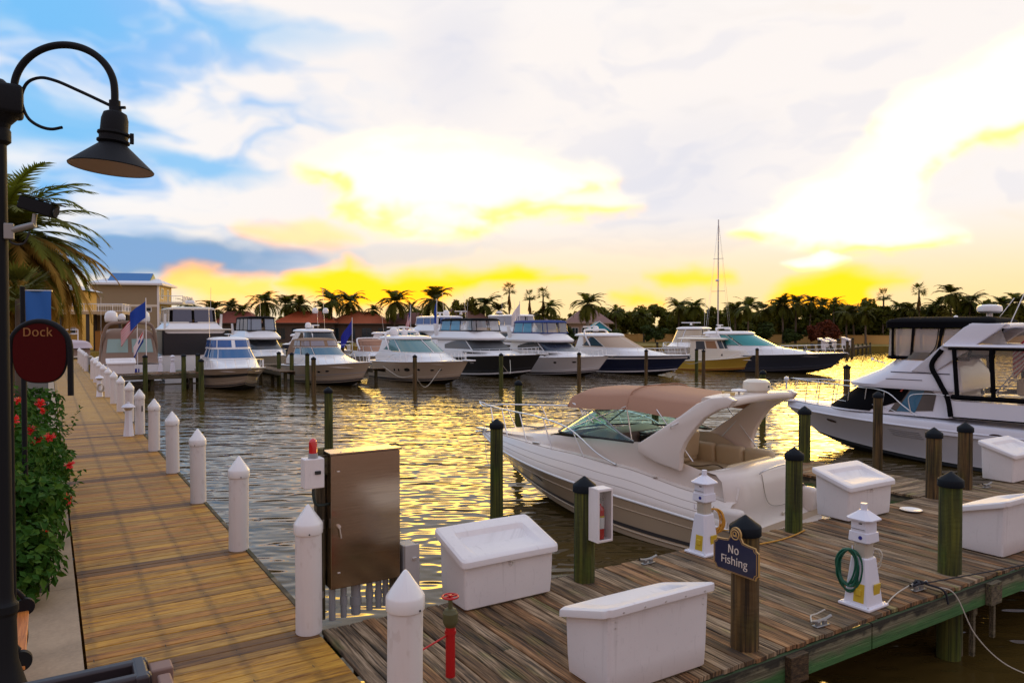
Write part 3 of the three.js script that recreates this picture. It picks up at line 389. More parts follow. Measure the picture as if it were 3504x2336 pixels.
// electrical cabinet, alarm box, junction box
{
  const ss = M([0.42, 0.33, 0.24], 0.3, { metalness: 1, roughnessMap: rep(brush, 1, 1), anisotropy: 0.6 }), c = thing('electrical_cabinet', 'tall brushed steel electrical cabinet on timber posts above grey conduits', 'electrical cabinet', [2.795, 0, -7.33]);
  part('case', bx(0.75, 1.385, 0.22, 0, 1.02, -0.12, 0.006), ss, c); const d = part('door', bx(0.755, 1.36, 0.018, 0, 1.025, 0.004, 0.004), ss, c); part('rain_hood', bx(0.78, 0.02, 0.28, 0, 1.722, -0.1, 0.004), ss, c);
  const h = part('handle', merge(cyl(0.02, 0.018, 0.03, 0, 0, 0, 12).rotateX(Math.PI / 2), bar([0, 0, 0.03], [0.02, -0.12, 0.03], 0.007)), K.steel, d); h.position.set(-0.3, 0.98, 0.012);
  for (const y of [0.5, 1.54]) part('quarter_turn', bx(0.03, 0.012, 0.012, -0.3, y, 0.018, 0.003), K.steel, d);
  for (let k = 0; k < 5; k++) part('rivet', cyl(0.006, 0.006, 0.006, -0.26 + k * 0.13, 1.732, -0.02, 8), K.steel, c);
  for (const x of [-0.43, 0.4]) part('post', uvMetres(bx(0.09, x < 0 ? 1.78 : 1.76, 0.09, x, x < 0 ? 0.87 : 0.86, -0.2, 0.008), (q, y) => y / 2.8, (q, y, z) => q / 0.5 + z / 0.5), K.timber, c);
  part('cross_rail', bx(0.92, 0.09, 0.04, 0, 1.5, -0.26), K.timber, c); part('cross_rail', bx(0.92, 0.09, 0.04, 0, 0.42, -0.26), K.timber, c); part('post_bracket', bx(0.05, 0.07, 0.01, -0.43, 0.25, -0.14, 0.004), K.galv, c); part('post_bracket', bx(0.06, 0.1, 0.01, -0.43, 0.98, -0.14, 0.004), K.galv, c);
  [[-0.33, 0.034], [-0.2, 0.032], [-0.06, 0.05], [0.1, 0.034], [0.21, 0.032], [0.3, 0.03]].forEach(([x, r], i) => { const q = part('conduit', cyl(r, r, 0.36, x, -0.02, -0.11 - 0.02 * i, 16), K.pvcgrey, c); if (i) part('coupling', cyl(r * 1.22, r * 1.22, 0.09, x, 0.08 + 0.03 * (i % 2), -0.11 - 0.02 * i, 16), K.pvcgrey, q); });
  const a = thing('alarm_box', 'small white alarm box with red beacon fixed beside the steel cabinet', 'alarm box', [2.24, 0, -7.33]);
  part('housing', bx(0.2, 0.3, 0.15, 0, 1.55, -0.02, 0.012), K.fibre, a); part('mount_arm', bx(0.14, 0.2, 0.05, 0.14, 1.6, -0.12), K.timber, a); const l = part('beacon', lathe([[0.04, 1.74], [0.041, 1.75], [0.041, 1.86], [0.03, 1.89], [0, 1.9]], 20), M([0.6, 0.008, 0.01], 0.15, { clearcoat: 1 }), a); part('beacon_base', cyl(0.05, 0.045, 0.06, 0, 1.69, 0, 20), K.pvcgrey, l);
  part('switch', bx(0.06, 0.035, 0.02, 0.03, 1.56, 0.06, 0.006), K.rubber, a); part('cable', tube([[0, 1.4, 0], [0, 1.32, 0], [0.04, 1.22, -0.03], [0.13, 1.2, -0.06], [0.18, 1.2, -0.08]], 0.014, 8), M([0.02, 0.035, 0.03], 0.5), a);
  const j = thing('junction_box', 'small grey junction box hung right of the steel cabinet', 'junction box', [3.29, 0, -7.36]); part('case', bx(0.16, 0.6, 0.2, 0, 0.36, -0.06, 0.01), K.pvcgrey, j); part('cover', bx(0.17, 0.62, 0.035, 0.012, 0.36, 0.06, 0.01), M([0.42, 0.4, 0.38], 0.5), j); part('latch', bx(0.05, 0.03, 0.02, 0.03, 0.52, 0.083, 0.004), K.steel, j);
}
// red valve standpipe
{
  const v = thing('valve_standpipe', 'red fire hydrant standpipe with olive valve body and red handwheel', 'valve', [2.92, 0, -5.66]);
  part('pipe', merge(cyl(0.042, 0.042, 0.46, 0, -0.02, 0, 20), cyl(0.05, 0.05, 0.03, 0, 0.37, 0, 20)), M([0.45, 0.006, 0.008], 0.4), v); const vb = part('valve_body', crease(lathe([[0.045, 0.27], [0.062, 0.3], [0.066, 0.315], [0.066, 0.39], [0.058, 0.4], [0.05, 0.42], [0.02, 0.43], [0.018, 0.5], [0.012, 0.53]], 24), 30), M([0.09, 0.085, 0.03], 0.6), v); vb.position.y = 0.16;
  const w = part('handwheel', merge(T(new THREE.TorusGeometry(0.068, 0.009, 8, 28), 0, 0.53, 0, Math.PI / 2), bar([-0.066, 0.53, 0], [0.066, 0.53, 0], 0.008), bar([0, 0.53, -0.066], [0, 0.53, 0.066], 0.008), cyl(0.016, 0.016, 0.03, 0, 0.515, 0, 10)), M([0.5, 0.008, 0.008], 0.35), v); w.position.y = 0.16;
  part('brace_rod', bar([-0.03, 0.36, 0.0], [-0.5, 0.34, 0.2], 0.009), K.red, v);
}
// fire extinguisher in its cabinet
{
  const c = thing('extinguisher_cabinet', 'white fire extinguisher cabinet with clear front on the green piling', 'cabinet', [5.45, 0, -6.74]);
  const w = 0.22, h = 0.62, d = 0.17, y = 0.83; const wm = K.fibre;
  part('back_panel', bx(w, h, 0.012, 0, y, -d / 2, 0.003), wm, c); for (const s of [-1, 1]) part('side_panel', bx(0.014, h, d, s * (w / 2 - 0.007), y, 0, 0.003), wm, c); for (const s of [-1, 1]) part('end_panel', bx(w + 0.004, 0.014, d + 0.004, 0, y + s * (h / 2 - 0.007), 0, 0.003), wm, c);
  part('front_frame', merge(bx(0.02, h - 0.02, 0.012, -w / 2 + 0.012, y, d / 2, 0.003), bx(0.02, h - 0.02, 0.012, w / 2 - 0.012, y, d / 2, 0.003), bx(w - 0.04, 0.02, 0.011, 0, y - h / 2 + 0.02, d / 2, 0.003), bx(w - 0.04, 0.02, 0.011, 0, y + h / 2 - 0.02, d / 2, 0.003)), wm, c); part('window', bx(w - 0.036, h - 0.036, 0.003, 0, y, d / 2 - 0.004), K.clear, c);
  const e = thing('fire_extinguisher', 'red fire extinguisher with white label inside the clear fronted cabinet', 'extinguisher', [5.45, 0.54, -6.76]);
  part('cylinder', lathe([[0, 0], [0.054, 0], [0.057, 0.01], [0.057, 0.33], [0.045, 0.37], [0.02, 0.385], [0.018, 0.41]], 24), M([0.5, 0.006, 0.006], 0.25, { clearcoat: 1 }), e); part('valve_head', merge(bx(0.03, 0.05, 0.03, 0, 0.43, 0, 0.006), bx(0.1, 0.012, 0.02, 0.02, 0.46, 0, 0.004), bx(0.09, 0.012, 0.02, 0.02, 0.44, 0, 0.004)), K.alu, e); part('label', new THREE.CylinderGeometry(0.0578, 0.0578, 0.13, 20, 1, true, -1.2, 2.2).translate(0, 0.19, 0), M([0.72, 0.7, 0.66], 0.5), e); part('label_band', new THREE.CylinderGeometry(0.058, 0.058, 0.02, 20, 1, true, -1.2, 2.2).translate(0, 0.265, 0), K.outlet, e); part('nozzle_horn', lathe([[0.012, 0], [0.02, 0.05], [0.022, 0.13], [0.018, 0.14]], 14).translate(-0.052, 0.26, 0.035), K.white, e);
}
// no fishing sign
{
  const s = thing('no_fishing_sign', 'navy shaped sign reading No Fishing with gold border and crest', 'sign', [5.372, 0.9, -4.66], -Math.PI / 2);
  const half = [[0, 0.2], [0.045, 0.2], [0.07, 0.165], [0.085, 0.14], [0.15, 0.13], [0.225, 0.125], [0.235, 0.1], [0.265, 0.085], [0.265, -0.12], [0.24, -0.135], [0.23, -0.165], [0, -0.165]];
  const outl = k => [...half.map(([x, y]) => [x * k, y * k]), ...half.slice(1, -1).reverse().map(([x, y]) => [-x * k, y * k])];
  const crest = k => { const o = []; for (let i = 0; i < 24; i++) { const a = i / 24 * 6.283; o.push([0.062 * k * Math.cos(a), 0.2 + 0.066 * k * Math.sin(a)]); } return o; };
  part('back_board', merge(poly(outl(1), 0.012, 0.002), poly(crest(1), 0.012, 0.002)), K.gold, s); part('panel', merge(poly(outl(0.965), 0.006).translate(0, 0, 0.012), poly(crest(0.88), 0.0065).translate(0, 0, 0.012)), K.nav, s); part('inner_border', merge(poly(outl(0.935), 0.002).translate(0, 0, 0.0175)), K.gold, s); part('panel_face', poly(outl(0.91), 0.003).translate(0, 0, 0.0185), K.nav, s);
  part('crest', merge(new THREE.TorusGeometry(0.045, 0.007, 6, 26).translate(0, 0.2, 0.02), new THREE.TorusGeometry(0.02, 0.006, 6, 16).translate(-0.004, 0.205, 0.021), bx(0.05, 0.014, 0.006, 0, 0.188, 0.021, 0.003), bx(0.012, 0.045, 0.006, 0.012, 0.2, 0.021, 0.003)), K.gold, s);
  const lm = M([0.7, 0.6, 0.5], 0.5); const a = part('lettering', text('No', 0.075), lm, s); a.position.set(-0.015, 0.02, 0.0218); const b = part('lettering', text('Fishing', 0.072), lm, s); b.position.set(-0.005, -0.085, 0.0218);
}
// low lights along the boardwalk
for (const [z, l] of [[-22.9, 'small white boardwalk pedestal light, nearer one'], [-36.4, 'small white boardwalk pedestal light, farther one with a hose']]) {
  const p = thing('pedestal_light', l, 'pedestal light', [1.86, 0, z]); part('column', crease(lathe([[0.14, 0], [0.13, 0.03], [0.085, 0.55], [0.075, 0.7]], 8), 20), K.pedW, p); part('lens', lathe([[0.075, 0.7], [0.13, 0.78], [0.13, 0.8]], 20), M([0.5, 0.45, 0.35], 0.3), p); part('hood', crease(lathe([[0.175, 0.785], [0.18, 0.8], [0.12, 0.86], [0.04, 0.89], [0.035, 0.93], [0, 0.935]], 24), 30), K.pedW, p);
  if (z < -30) single('garden_hose', coil(4, 0.17, 0, 0.02, 0.02), K.rope, 'pale hose coiled on the farther boardwalk pedestal light', 'hose', null, [1.9, 0.55, z + 0.14], 1.2);
}
for (const [x, z, l, s] of [[6.9, -52.9, 'white power pedestal on the far pier, right one', 1.1], [6.3, -54, 'white power pedestal on the far pier, rear one', 1]]) { const p = thing('power_pedestal', l, 'power pedestal', [x, 0, z], 0, 'dock power pedestals'); p.scale.setScalar(s); part('case', pedCase, K.pedW, p); part('neck', pedNeck, K.pedW, p); part('head', pedHead, K.pedW, p); part('roof', pedRoof, K.pedW, p); }
{ const b = dockBox('white dock box on the far pier at the left', [3.9, 0.02, -52.9], 0); b.scale.set(1.35, 1.3, 1.2); }
for (const [x, z, l] of [[84.5, -59.3, 'white locker on the distant dock, left of three'], [88.2, -60.8, 'white locker on the distant dock, middle of three'], [97, -64.4, 'white locker on the distant dock, right of three']]) { const b = dockBox(l, [x, 0.02, z], 0.42); b.scale.set(2, 2, 1.6); }

// ---------------------------------------------------------------- lamp post, camera, signs and bench at the left
{
  const px = -0.225, pz = -5.135, dx = 0.85, dz = 0.527; const at = (r, y) => [r * dx, y, r * dz];
  const p = thing('lamp_post', 'black lamp post with hooked arm and bell shaped shade', 'lamp post', [px, 0, pz]);
  part('shaft', crease(lathe([[0.12, 0], [0.12, 0.9], [0.1, 0.95], [0.06, 1.1], [0.054, 1.36], [0.066, 1.38], [0.066, 1.42], [0.05, 1.44], [0.042, 1.48], [0.04, 1.9], [0.038, 4.05], [0.06, 4.07], [0.06, 4.13], [0.05, 4.15]], 24), 30), K.iron, p);
  part('hub', crease(merge(bx(0.2, 0.17, 0.2, 0.02, 4.3, 0.012, 0.025), lathe([[0.05, 4.13], [0.06, 4.17], [0.1, 4.215], [0.1, 4.23]], 20), lathe([[0.05, 4.38], [0.05, 4.4], [0.03, 4.42], [0, 4.43]], 16)), 30), K.iron, p);
  const arm = []; for (let k = 0; k <= 14; k++) { const a = Math.PI * (1 - k / 14); arm.push(at(0.375 + 0.285 * Math.cos(a), 4.36 + (k < 7 ? 0.255 : 0.255) * Math.sin(a) + (k === 14 ? -0.0 : 0))); } arm.unshift(at(0.09, 4.3)); arm.push(at(0.66, 4.27)); part('arm', tube(arm, 0.02, 10, 60), K.iron, p);
  const sc = [[0.66, 4.262], [0.45, 4.36], [0.32, 4.415], [0.24, 4.43], [0.17, 4.405], [0.135, 4.34], [0.135, 4.28], [0.17, 4.2], [0.235, 4.155], [0.3, 4.14], [0.36, 4.15]]; part('scroll_strap', tube(sc.map(([r, y]) => at(r, y)), 0.009, 8, 70), K.iron, p);
  const s = part('shade', crease(merge(lathe([[0.03, 0.0], [0.032, -0.02], [0.06, -0.035], [0.07, -0.07], [0.072, -0.14], [0.084, -0.145], [0.085, -0.155], [0.075, -0.165], [0.075, -0.185], [0.085, -0.19], [0.085, -0.2], [0.07, -0.21], [0.21, -0.335], [0.22, -0.345], [0.218, -0.35]], 40)), 30), K.iron, p); s.position.set(...at(0.665, 4.262)); s.rotation.z = -0.07;
  const si = part('shade_lining', lathe([[0.05, -0.215], [0.205, -0.335], [0.216, -0.347]], 40), M([0.45, 0.33, 0.25], 0.5), s); part('lamp_base', lathe([[0.05, -0.21], [0.045, -0.25], [0.03, -0.28], [0, -0.29]], 16), M([0.5, 0.4, 0.32], 0.5), s);
  part('collar', cyl(0.03, 0.03, 0.05, ...at(0.66, 4.25), 14), K.iron, p); part('latch', bx(0.02, 0.06, 0.02, ...at(0.755, 4.085), 0.003), K.iron, p); part('crossbar', bar(at(0.66, 4.262), at(0.72, 4.262), 0.009), K.iron, p);
  const c = thing('security_camera', 'black security camera on a bracket on the lamp post', 'camera', [px, 0, pz]);
  const b = part('body', bx(0.2, 0.075, 0.075, 0, 0, 0, 0.01), K.iron, c); b.position.set(...at(0.22, 3.7)); b.rotation.y = -0.555; b.rotation.z = -0.3; part('sun_shield', bx(0.23, 0.008, 0.085, 0.01, 0.045, 0, 0.003), K.iron, b); part('lens', T(new THREE.CylinderGeometry(0.028, 0.028, 0.01, 16), 0.102, 0, 0, 0, 0, Math.PI / 2), K.glass, b);
  part('bracket', merge(bar(at(0.04, 3.56), at(0.2, 3.6), 0.018), bar(at(0.19, 3.59), at(0.2, 3.66), 0.014), bx(0.05, 0.09, 0.05, ...at(0.05, 3.56), 0.006)), K.galv, c); part('cable', tube([at(0.03, 3.62), at(0.06, 3.5), at(0.13, 3.49), at(0.17, 3.56)], 0.006, 6), K.rubber, c);
}
{
  const s = thing('dock_sign', 'dark red rounded sign reading Dock in a black tube frame', 'sign', [-0.055, 0, -7.11], -0.565);
  const R = 0.245, fr = []; fr.push([-R, -0.4, 0], [-R, 2.0, 0], [-R, 2.8, 0]); for (let k = 0; k <= 12; k++) { const a = Math.PI * (1 - k / 12); fr.push([R * Math.cos(a), 2.84 + 0.22 * Math.sin(a), 0]); } fr.push([R, 2.7, 0], [R, 2.46, 0]); part('tube_frame', tube(fr, 0.023, 10, 120), K.iron, s);
  const o = []; for (let i = 0; i < 48; i++) { const a = i / 48 * 6.283, c = Math.cos(a), q = Math.sin(a); o.push([0.213 * Math.sign(c) * Math.abs(c) ** 0.72, 2.815 + 0.245 * Math.sign(q) * Math.abs(q) ** 0.76]); } part('panel', poly(o, 0.02, 0.004).translate(0, 0, -0.01), M([0.06, 0.002, 0.002], 0.55, { specularIntensity: 0.2 }), s);
  part('rim', tube(o.map(([x, y]) => [x * 1.005, y, 0.0]), 0.012, 6, 96, true), K.iron, s);
  const t = part('lettering', text('Dock', 0.068).scale(1.18, 1, 1), M([0.3, 0.13, 0.03], 0.5), s); t.position.set(-0.005, 2.94, 0.0145);
  const b = thing('blue_banner', 'blue banner panel on a dark post behind the dock sign', 'banner', [-0.1, 0, -10.68], -0.5);
  part('panel', crease(grid(10, 8, (u, v) => [-0.14 + 0.3 * u, 3.0 + 0.45 * v, 0.012 * Math.sin(u * 7 + v * 2)]), 60), M([0.01, 0.12, 0.42], 0.6), b); part('post', cyl(0.03, 0.03, 3.5, -0.175, 0, 0, 12), K.iron, b); part('top_rod', bar([-0.19, 3.455, 0], [0.17, 3.45, 0], 0.01), K.alu, b);
}
{
  const b = thing('bench', 'slatted orange wood bench with black iron ends beside the boardwalk', 'bench', [-0.4, 0, -7.3]); K.benchW = M([0.62, 0.22, 0.045], 0.45, { map: grainTex(12, [0.6, 0.5, 0.4], [0.85, 0.8, 0.75], [1, 1, 1], { crack: 0.1 }) });
  for (let k = 0; k < 5; k++) part('seat_slat', uvMetres(bx(0.085, 0.03, 1.35, 0.185 - k * 0.1, 0.45 + 0.008 * k * (k - 3) * 0.4, 0, 0.008), (x, y, z) => z / 2, x => x / 0.6), K.benchW, b);
  for (let k = 0; k < 4; k++) part('back_slat', uvMetres(bx(0.03, 0.08, 1.35, -0.28 - 0.025 * k, 0.56 + 0.1 * k, 0, 0.008), (x, y, z) => z / 2, (x, y) => y / 0.6), K.benchW, b);
  for (const s of [-1, 1]) { const z = s * 0.64; const e = part('end_frame', merge(tube([[-0.4, 0.95, z], [-0.3, 0.5, z], [-0.1, 0.41, z], [0.15, 0.43, z], [0.2, 0.4, z]], 0.022, 8), tube([[-0.32, 0.62, z], [-0.1, 0.68, z], [0.12, 0.66, z], [0.19, 0.58, z]], 0.022, 8), tube([[0.17, 0.42, z], [0.2, 0.25, z], [0.16, 0.02, z]], 0.022, 8), tube([[-0.26, 0.45, z], [-0.3, 0.25, z], [-0.36, 0.02, z]], 0.022, 8)), K.iron, b); part('scroll', T(new THREE.CylinderGeometry(0.075, 0.075, 0.05, 24), 0.2, 0.5, z, Math.PI / 2), K.iron, e); }
}
{
  const r = thing('deck_railing', 'dark metal railing corner of the raised deck at the bottom left', 'railing', [0.14, 0, -1.86]); const rm = M([0.025, 0.018, 0.022], 0.4);
  part('top_rail', bx(1.7, 0.06, 0.028, -0.8, 2.215, -0.05, 0.008), rm, r); part('top_rail', bx(1.7, 0.06, 0.026, -0.8, 2.215, 0.03, 0.008), rm, r); part('end_rail', bx(0.03, 0.061, 0.12, 0.03, 2.215, -0.01, 0.008), rm, r); part('corner_post', bx(0.05, 1.3, 0.05, 0.075, 1.58, -0.03, 0.006), M([0.22, 0.13, 0.1], 0.6), r); part('side_rail', bx(0.03, 0.06, 1.4, 0.075, 2.2, 0.72, 0.006), M([0.22, 0.13, 0.1], 0.6), r);
}

// ---------------------------------------------------------------- boats: shared builders (local frame: origin at the stern on the waterline, +z forward)
function hullOf({ L, B, ss, sb, rake = 1.3, p = 2.3, sw = 0.94, e = 1.6, ch = 0.88, fl = 0.7 }) {
  const pw = (x, q) => Math.pow(Math.max(0, x), q);
  const hs = t => B / 2 * (1 - pw((t - 0.38) / 0.62, p)) * (sw + (1 - sw) * Math.min(1, t / 0.38)), hc = t => B / 2 * ch * (1 - pw((t - 0.22) / 0.78, 1.75)) * (sw + (1 - sw) * Math.min(1, t / 0.38));
  const ys = t => ss + (sb - ss) * pw(t, e), yc = t => 0.0 + 0.3 * sb * pw(t, 3.2);
  const pt = (t, h, s = 1) => { const k = Math.pow(h, 1 + fl * t); return [s * lerp(hc(t), hs(t), k), lerp(yc(t), ys(t), h), t * (L - rake * (1 - h))]; };
  const keel = t => [0, lerp(-0.5, yc(1), pw(t, 4)), t * (L - rake * 1.05)];
  const tt = u => 1 - Math.pow(1 - u, 1.5);
  const band = (h0, h1, t0 = 0, t1 = 1, off = 0, nu = 30, nv = 6) => merge([-1, 1].map(s => grid(nu, nv, (u, v) => { const f = q => typeof q === 'function' ? q(lerp(t0, t1, u)) : q; const a = pt(lerp(t0, t1, tt(u)), lerp(f(h0), f(h1), v), s); a[0] += s * off; a[2] += off * 0.5; return a; })));
  const bottom = merge([-1, 1].map(s => grid(24, 3, (u, v) => { const a = pt(tt(u), 0, s), b = keel(tt(u)); return a.map((x, i) => lerp(x, b[i], v)); })));
  const sec = []; for (let k = 0; k <= 6; k++) sec.push(pt(0, 1 - k / 6, 1)); sec.push(keel(0)); for (let k = 6; k >= 0; k--) sec.push(pt(0, 1 - k / 6, -1));
  const transom = new THREE.ShapeGeometry(new THREE.Shape(sec.map(q => new THREE.Vector2(q[0], q[1]))));
  const deck = (t0, t1, cam = 0.1, k = 0.99, dy = 0) => grid(24, 10, (u, v) => { const t = lerp(t0, t1, tt(u)), x = (v * 2 - 1); return [x * hs(t) * k, ys(t) + dy + cam * (1 - x * x) * Math.min(1, hs(t) * 2 / B + 0.2), t * L]; });
  const edge = (t0, t1, n, dy = 0, inset = 0, s = 1) => { const o = []; for (let i = 0; i <= n; i++) { const t = lerp(t0, t1, tt(i / n)); const q = pt(t, 1, s); o.push([s * Math.max(0.0, Math.abs(q[0]) - inset), q[1] + (typeof dy === 'function' ? dy(t) : dy), q[2] - inset * t * 0.6]); } return o; };
  const rub = (r = 0.03, dy = 0, t0 = 0) => { const a = edge(t0, 1, 18, dy, 0, 1), b = edge(t0, 1, 18, dy, 0, -1).reverse(); return tube([...a, ...b.slice(1)], r, 6, 90); };
  const disc = (t, h, rx, ry, s, off = 0.006) => { const a = V(...pt(t, h, s)), b = V(...pt(t + 0.02, h, s)).sub(a).normalize(), c = V(...pt(t, h + 0.05, s)).sub(a).normalize(), n = b.clone().cross(c).multiplyScalar(s).normalize(); if (n.x * s < 0) n.negate(); const g = new THREE.CircleGeometry(1, 22).scale(rx, ry, 1); const m = new THREE.Matrix4().makeBasis(b, c, b.clone().cross(c).normalize()).setPosition(a.add(n.multiplyScalar(off))); return g.applyMatrix4(m); };
  const rail = (t0, h, n, inset = 0.1, r = 0.014, mid = false, dy0 = 0.04) => {
    const up = t => h * sst(t0 - 0.02, t0 + 0.12, t) + dy0; const a = edge(t0, 0.992, 16, up, inset, 1), b = edge(t0, 0.992, 16, up, inset, -1).reverse(); const gs = [tube([...a, ...b], r, 6, 90)];
    if (mid) { const m = t => up(t) * 0.5; gs.push(tube([...edge(t0 + 0.05, 0.99, 14, m, inset, 1), ...edge(t0 + 0.05, 0.99, 14, m, inset, -1).reverse()], r * 0.6, 5, 80)); }
    for (const s of [-1, 1]) for (let i = 1; i <= n; i++) { const t = lerp(t0 + 0.04, 0.97, i / n); const q = edge(t, t, 1, up(t), inset, s)[0], w = edge(Math.min(t + 0.015, 1), 1, 1, 0.02, inset * 1.0, s)[0]; gs.push(bar(q, [w[0], w[1], w[2]], r * 0.8, 5)); }
    return merge(gs);
  };
  return { L, B, hs, ys, yc, pt, band, bottom, transom, deck, edge, rub, disc, rail };
}
function outl(l, s) {                              // one side of a rounded plan outline, s = 0 back centre ... 1 nose
  const wB = l.wB ?? l.w, r = l.r ?? 0.12, e = l.e ?? 2.3, nose = l.nose ?? 1, zB = l.zB ?? 0;
  if (s <= 0.15) return [(wB - r) * s / 0.15, zB]; if (s <= 0.2) { const a = (s - 0.15) / 0.05 * Math.PI / 2; return [wB - r + r * Math.sin(a), zB + r - r * Math.cos(a)]; }
  if (s <= 0.6) { const k = (s - 0.2) / 0.4; return [lerp(wB, l.w, k), lerp(zB + r, l.zF - nose, k)]; }
  const a = (s - 0.6) / 0.4 * Math.PI / 2; return [l.w * Math.pow(Math.max(0, Math.cos(a)), 2 / e), l.zF - nose + nose * Math.pow(Math.sin(a), 2 / e)];
}
const ringOf = (l, n = 44) => { const o = []; const ss = []; for (let i = 0; i <= n; i++) ss.push(i / n); for (const s of ss) { const [x, z] = outl(l, s); o.push([x, l.y + (l.tilt ?? 0) * (z - l.zF), z]); } for (let i = n - 1; i > 0; i--) { const [x, z] = outl(l, ss[i]); o.push([-x, l.y + (l.tilt ?? 0) * (z - l.zF), z]); } return o; };
const solid = (lv, top = true, bot = false, deg = 32) => crease(clean(loft(lv.map(l => ringOf(l)), bot, top)), deg);
function crown(l, h, k = 0.0) { const o = [l]; for (const q of [0.3, 0.6, 0.85, 1]) o.push({ ...l, y: l.y + h * Math.sin(q * 1.5708), zF: l.zF - (1 - Math.cos(q * 1.5708)) * 0.55 * l.w, zB: (l.zB ?? 0) + (1 - Math.cos(q * 1.5708)) * 0.35 * l.w, w: l.w * (1 - 0.6 * (1 - Math.cos(q * 1.5708)) ** 1.0), wB: (l.wB ?? l.w) * (1 - 0.6 * (1 - Math.cos(q * 1.5708))), nose: Math.max(0.1, (l.nose ?? 1) * (1 - 0.5 * q * q)) }); return o; }
function patch(a, b, s0, s1, v0 = 0.1, v1 = 0.9, side = 1, off = 0.012, n = 14, m = 3) {
  const pt = (s, v) => { const [xa, za] = outl(a, s), [xb, zb] = outl(b, s); return V(side * lerp(xa, xb, v), lerp(a.y + (a.tilt ?? 0) * (za - a.zF), b.y + (b.tilt ?? 0) * (zb - b.zF), v), lerp(za, zb, v)); };
  return grid(n, m, (u, w) => { const s = lerp(s0, s1, u), f = q => typeof q === 'function' ? q(u) : q, v = lerp(f(v0), f(v1), w); const c = pt(s, v), ds = pt(Math.min(0.999, s + 0.01), v).sub(pt(Math.max(0.001, s - 0.01), v)), dv = pt(s, v + 0.02).sub(pt(s, v - 0.02)); let nn = ds.cross(dv).normalize(); if (nn.x * side + nn.z * 0.6 * (s > 0.6 ? 1 : 0) < 0) nn.negate(); if (s < 0.15 && nn.z > 0) nn.negate(); return [c.x + nn.x * off, c.y + nn.y * off, c.z + nn.z * off]; });
}
function band4(a, b, s0, s1, v0, v1, off = 0.012) { return merge([1, -1].map(s => patch(a, b, s0, s1, v0, v1, s, off))); }
const rimAt = (a, b, v, s0, s1, r = 0.018, off = 0.015) => { const o = []; for (let i = 0; i <= 20; i++) { const s = lerp(s0, s1, i / 20), [xa, za] = outl(a, s), [xb, zb] = outl(b, s); o.push([lerp(xa, xb, v) + off, lerp(a.y + (a.tilt ?? 0) * (za - a.zF), b.y + (b.tilt ?? 0) * (zb - b.zF), v), lerp(za, zb, v)]); } const q = o.map(([x, y, z]) => [-x, y, z]).reverse(); return s1 > 0.99 ? tube([...o, ...q.slice(1)], r, 6, 80) : merge(tube(o, r, 6, 40), tube(q, r, 6, 40)); };
const postAt = (a, b, s, v0, v1, r = 0.02, side = 1) => { const P = v => { const [xa, za] = outl(a, s), [xb, zb] = outl(b, s); return [side * (lerp(xa, xb, v) + 0.008), lerp(a.y + (a.tilt ?? 0) * (za - a.zF), b.y + (b.tilt ?? 0) * (zb - b.zF), v), lerp(za, zb, v) + 0.006]; }; return bar(P(v0), P(v1), r, 6); };
const radarDome = (r = 0.3) => crease(lathe([[0, 0], [r * 0.8, 0], [r, 0.05], [r * 1.02, 0.12], [r * 0.96, 0.2], [r * 0.7, 0.24], [0, 0.25]], 26), 40);
const satDome = r => lathe([[0, 0], [r * 0.85, 0], [r * 0.95, r * 0.3], [r, r * 0.8], [r * 0.85, r * 1.5], [r * 0.5, r * 1.8], [0, r * 1.9]], 22);
const bars = ps => merge(ps.map(([a, b, r]) => bar(a, b, r ?? 0.02, 6)));
function basicHull(b, H, o) {
  const hull = part('hull', merge(H.band(0, 1), H.transom), o.hull, b); part('hull_bottom', H.bottom, K.bottom, hull); part('boot_stripe', H.band(0.03, 0.11, 0, 1, 0.006), o.boot ?? K.stripe, hull); if (o.band) part('sheer_stripe', H.band(o.band[0], o.band[1], o.band[2] ?? 0, 1, 0.008), o.bandM ?? K.stripe, hull);
  part('spray_rail', merge([1, -1].map(s => { const a = []; for (let i = 0; i <= 14; i++) { const t = lerp(0.1, 0.99, i / 14); const q = H.pt(t, 0.14 + 0.1 * t, s); a.push([q[0] + s * 0.01, q[1], q[2]]); } return tube(a, 0.022, 5, 40); })), o.hull, hull);
  part('deck', H.deck(0, 1, o.cam ?? 0.12, 0.99, 0.012), o.deck ?? K.white, b); part('rub_rail', H.rub(o.rub ?? 0.035), o.rubM ?? K.white, b); if (o.rail) part('bow_rail', H.rail(o.rail[0], o.rail[1], o.rail[2] ?? 6, 0.12, 0.017, o.rail[3]), K.steel, b);
  for (const [t, h, rx, ry] of o.ports ?? []) for (const s of [-1, 1]) part('porthole', H.disc(t, h, rx, ry, s, 0.012), K.dark, hull);
  if (o.pulpit) part('bow_pulpit', crease(bx(0.5, 0.09, 1.0, 0, H.ys(1) + 0.05, H.L + 0.12, 0.04), 40), K.white, b);
  part('anchor', merge(bar([0, H.ys(1) + 0.02, H.L - 0.3], [0, H.ys(1) - 0.08, H.L + (o.pulpit ? 0.55 : 0.12)], 0.03), bar([-0.14, H.ys(1) - 0.12, H.L + (o.pulpit ? 0.5 : 0.08)], [0.14, H.ys(1) - 0.12, H.L + (o.pulpit ? 0.5 : 0.08)], 0.02)), K.galv, b);
  for (const s of [-1, 1]) for (const t of [0.55, 0.9]) { const q = H.edge(t, t, 1, 0.05, 0.12, s)[0]; part('deck_cleat', bx(0.04, 0.06, 0.22, q[0], q[1] - 0.01, q[2], 0.01), K.steel, b); }
}
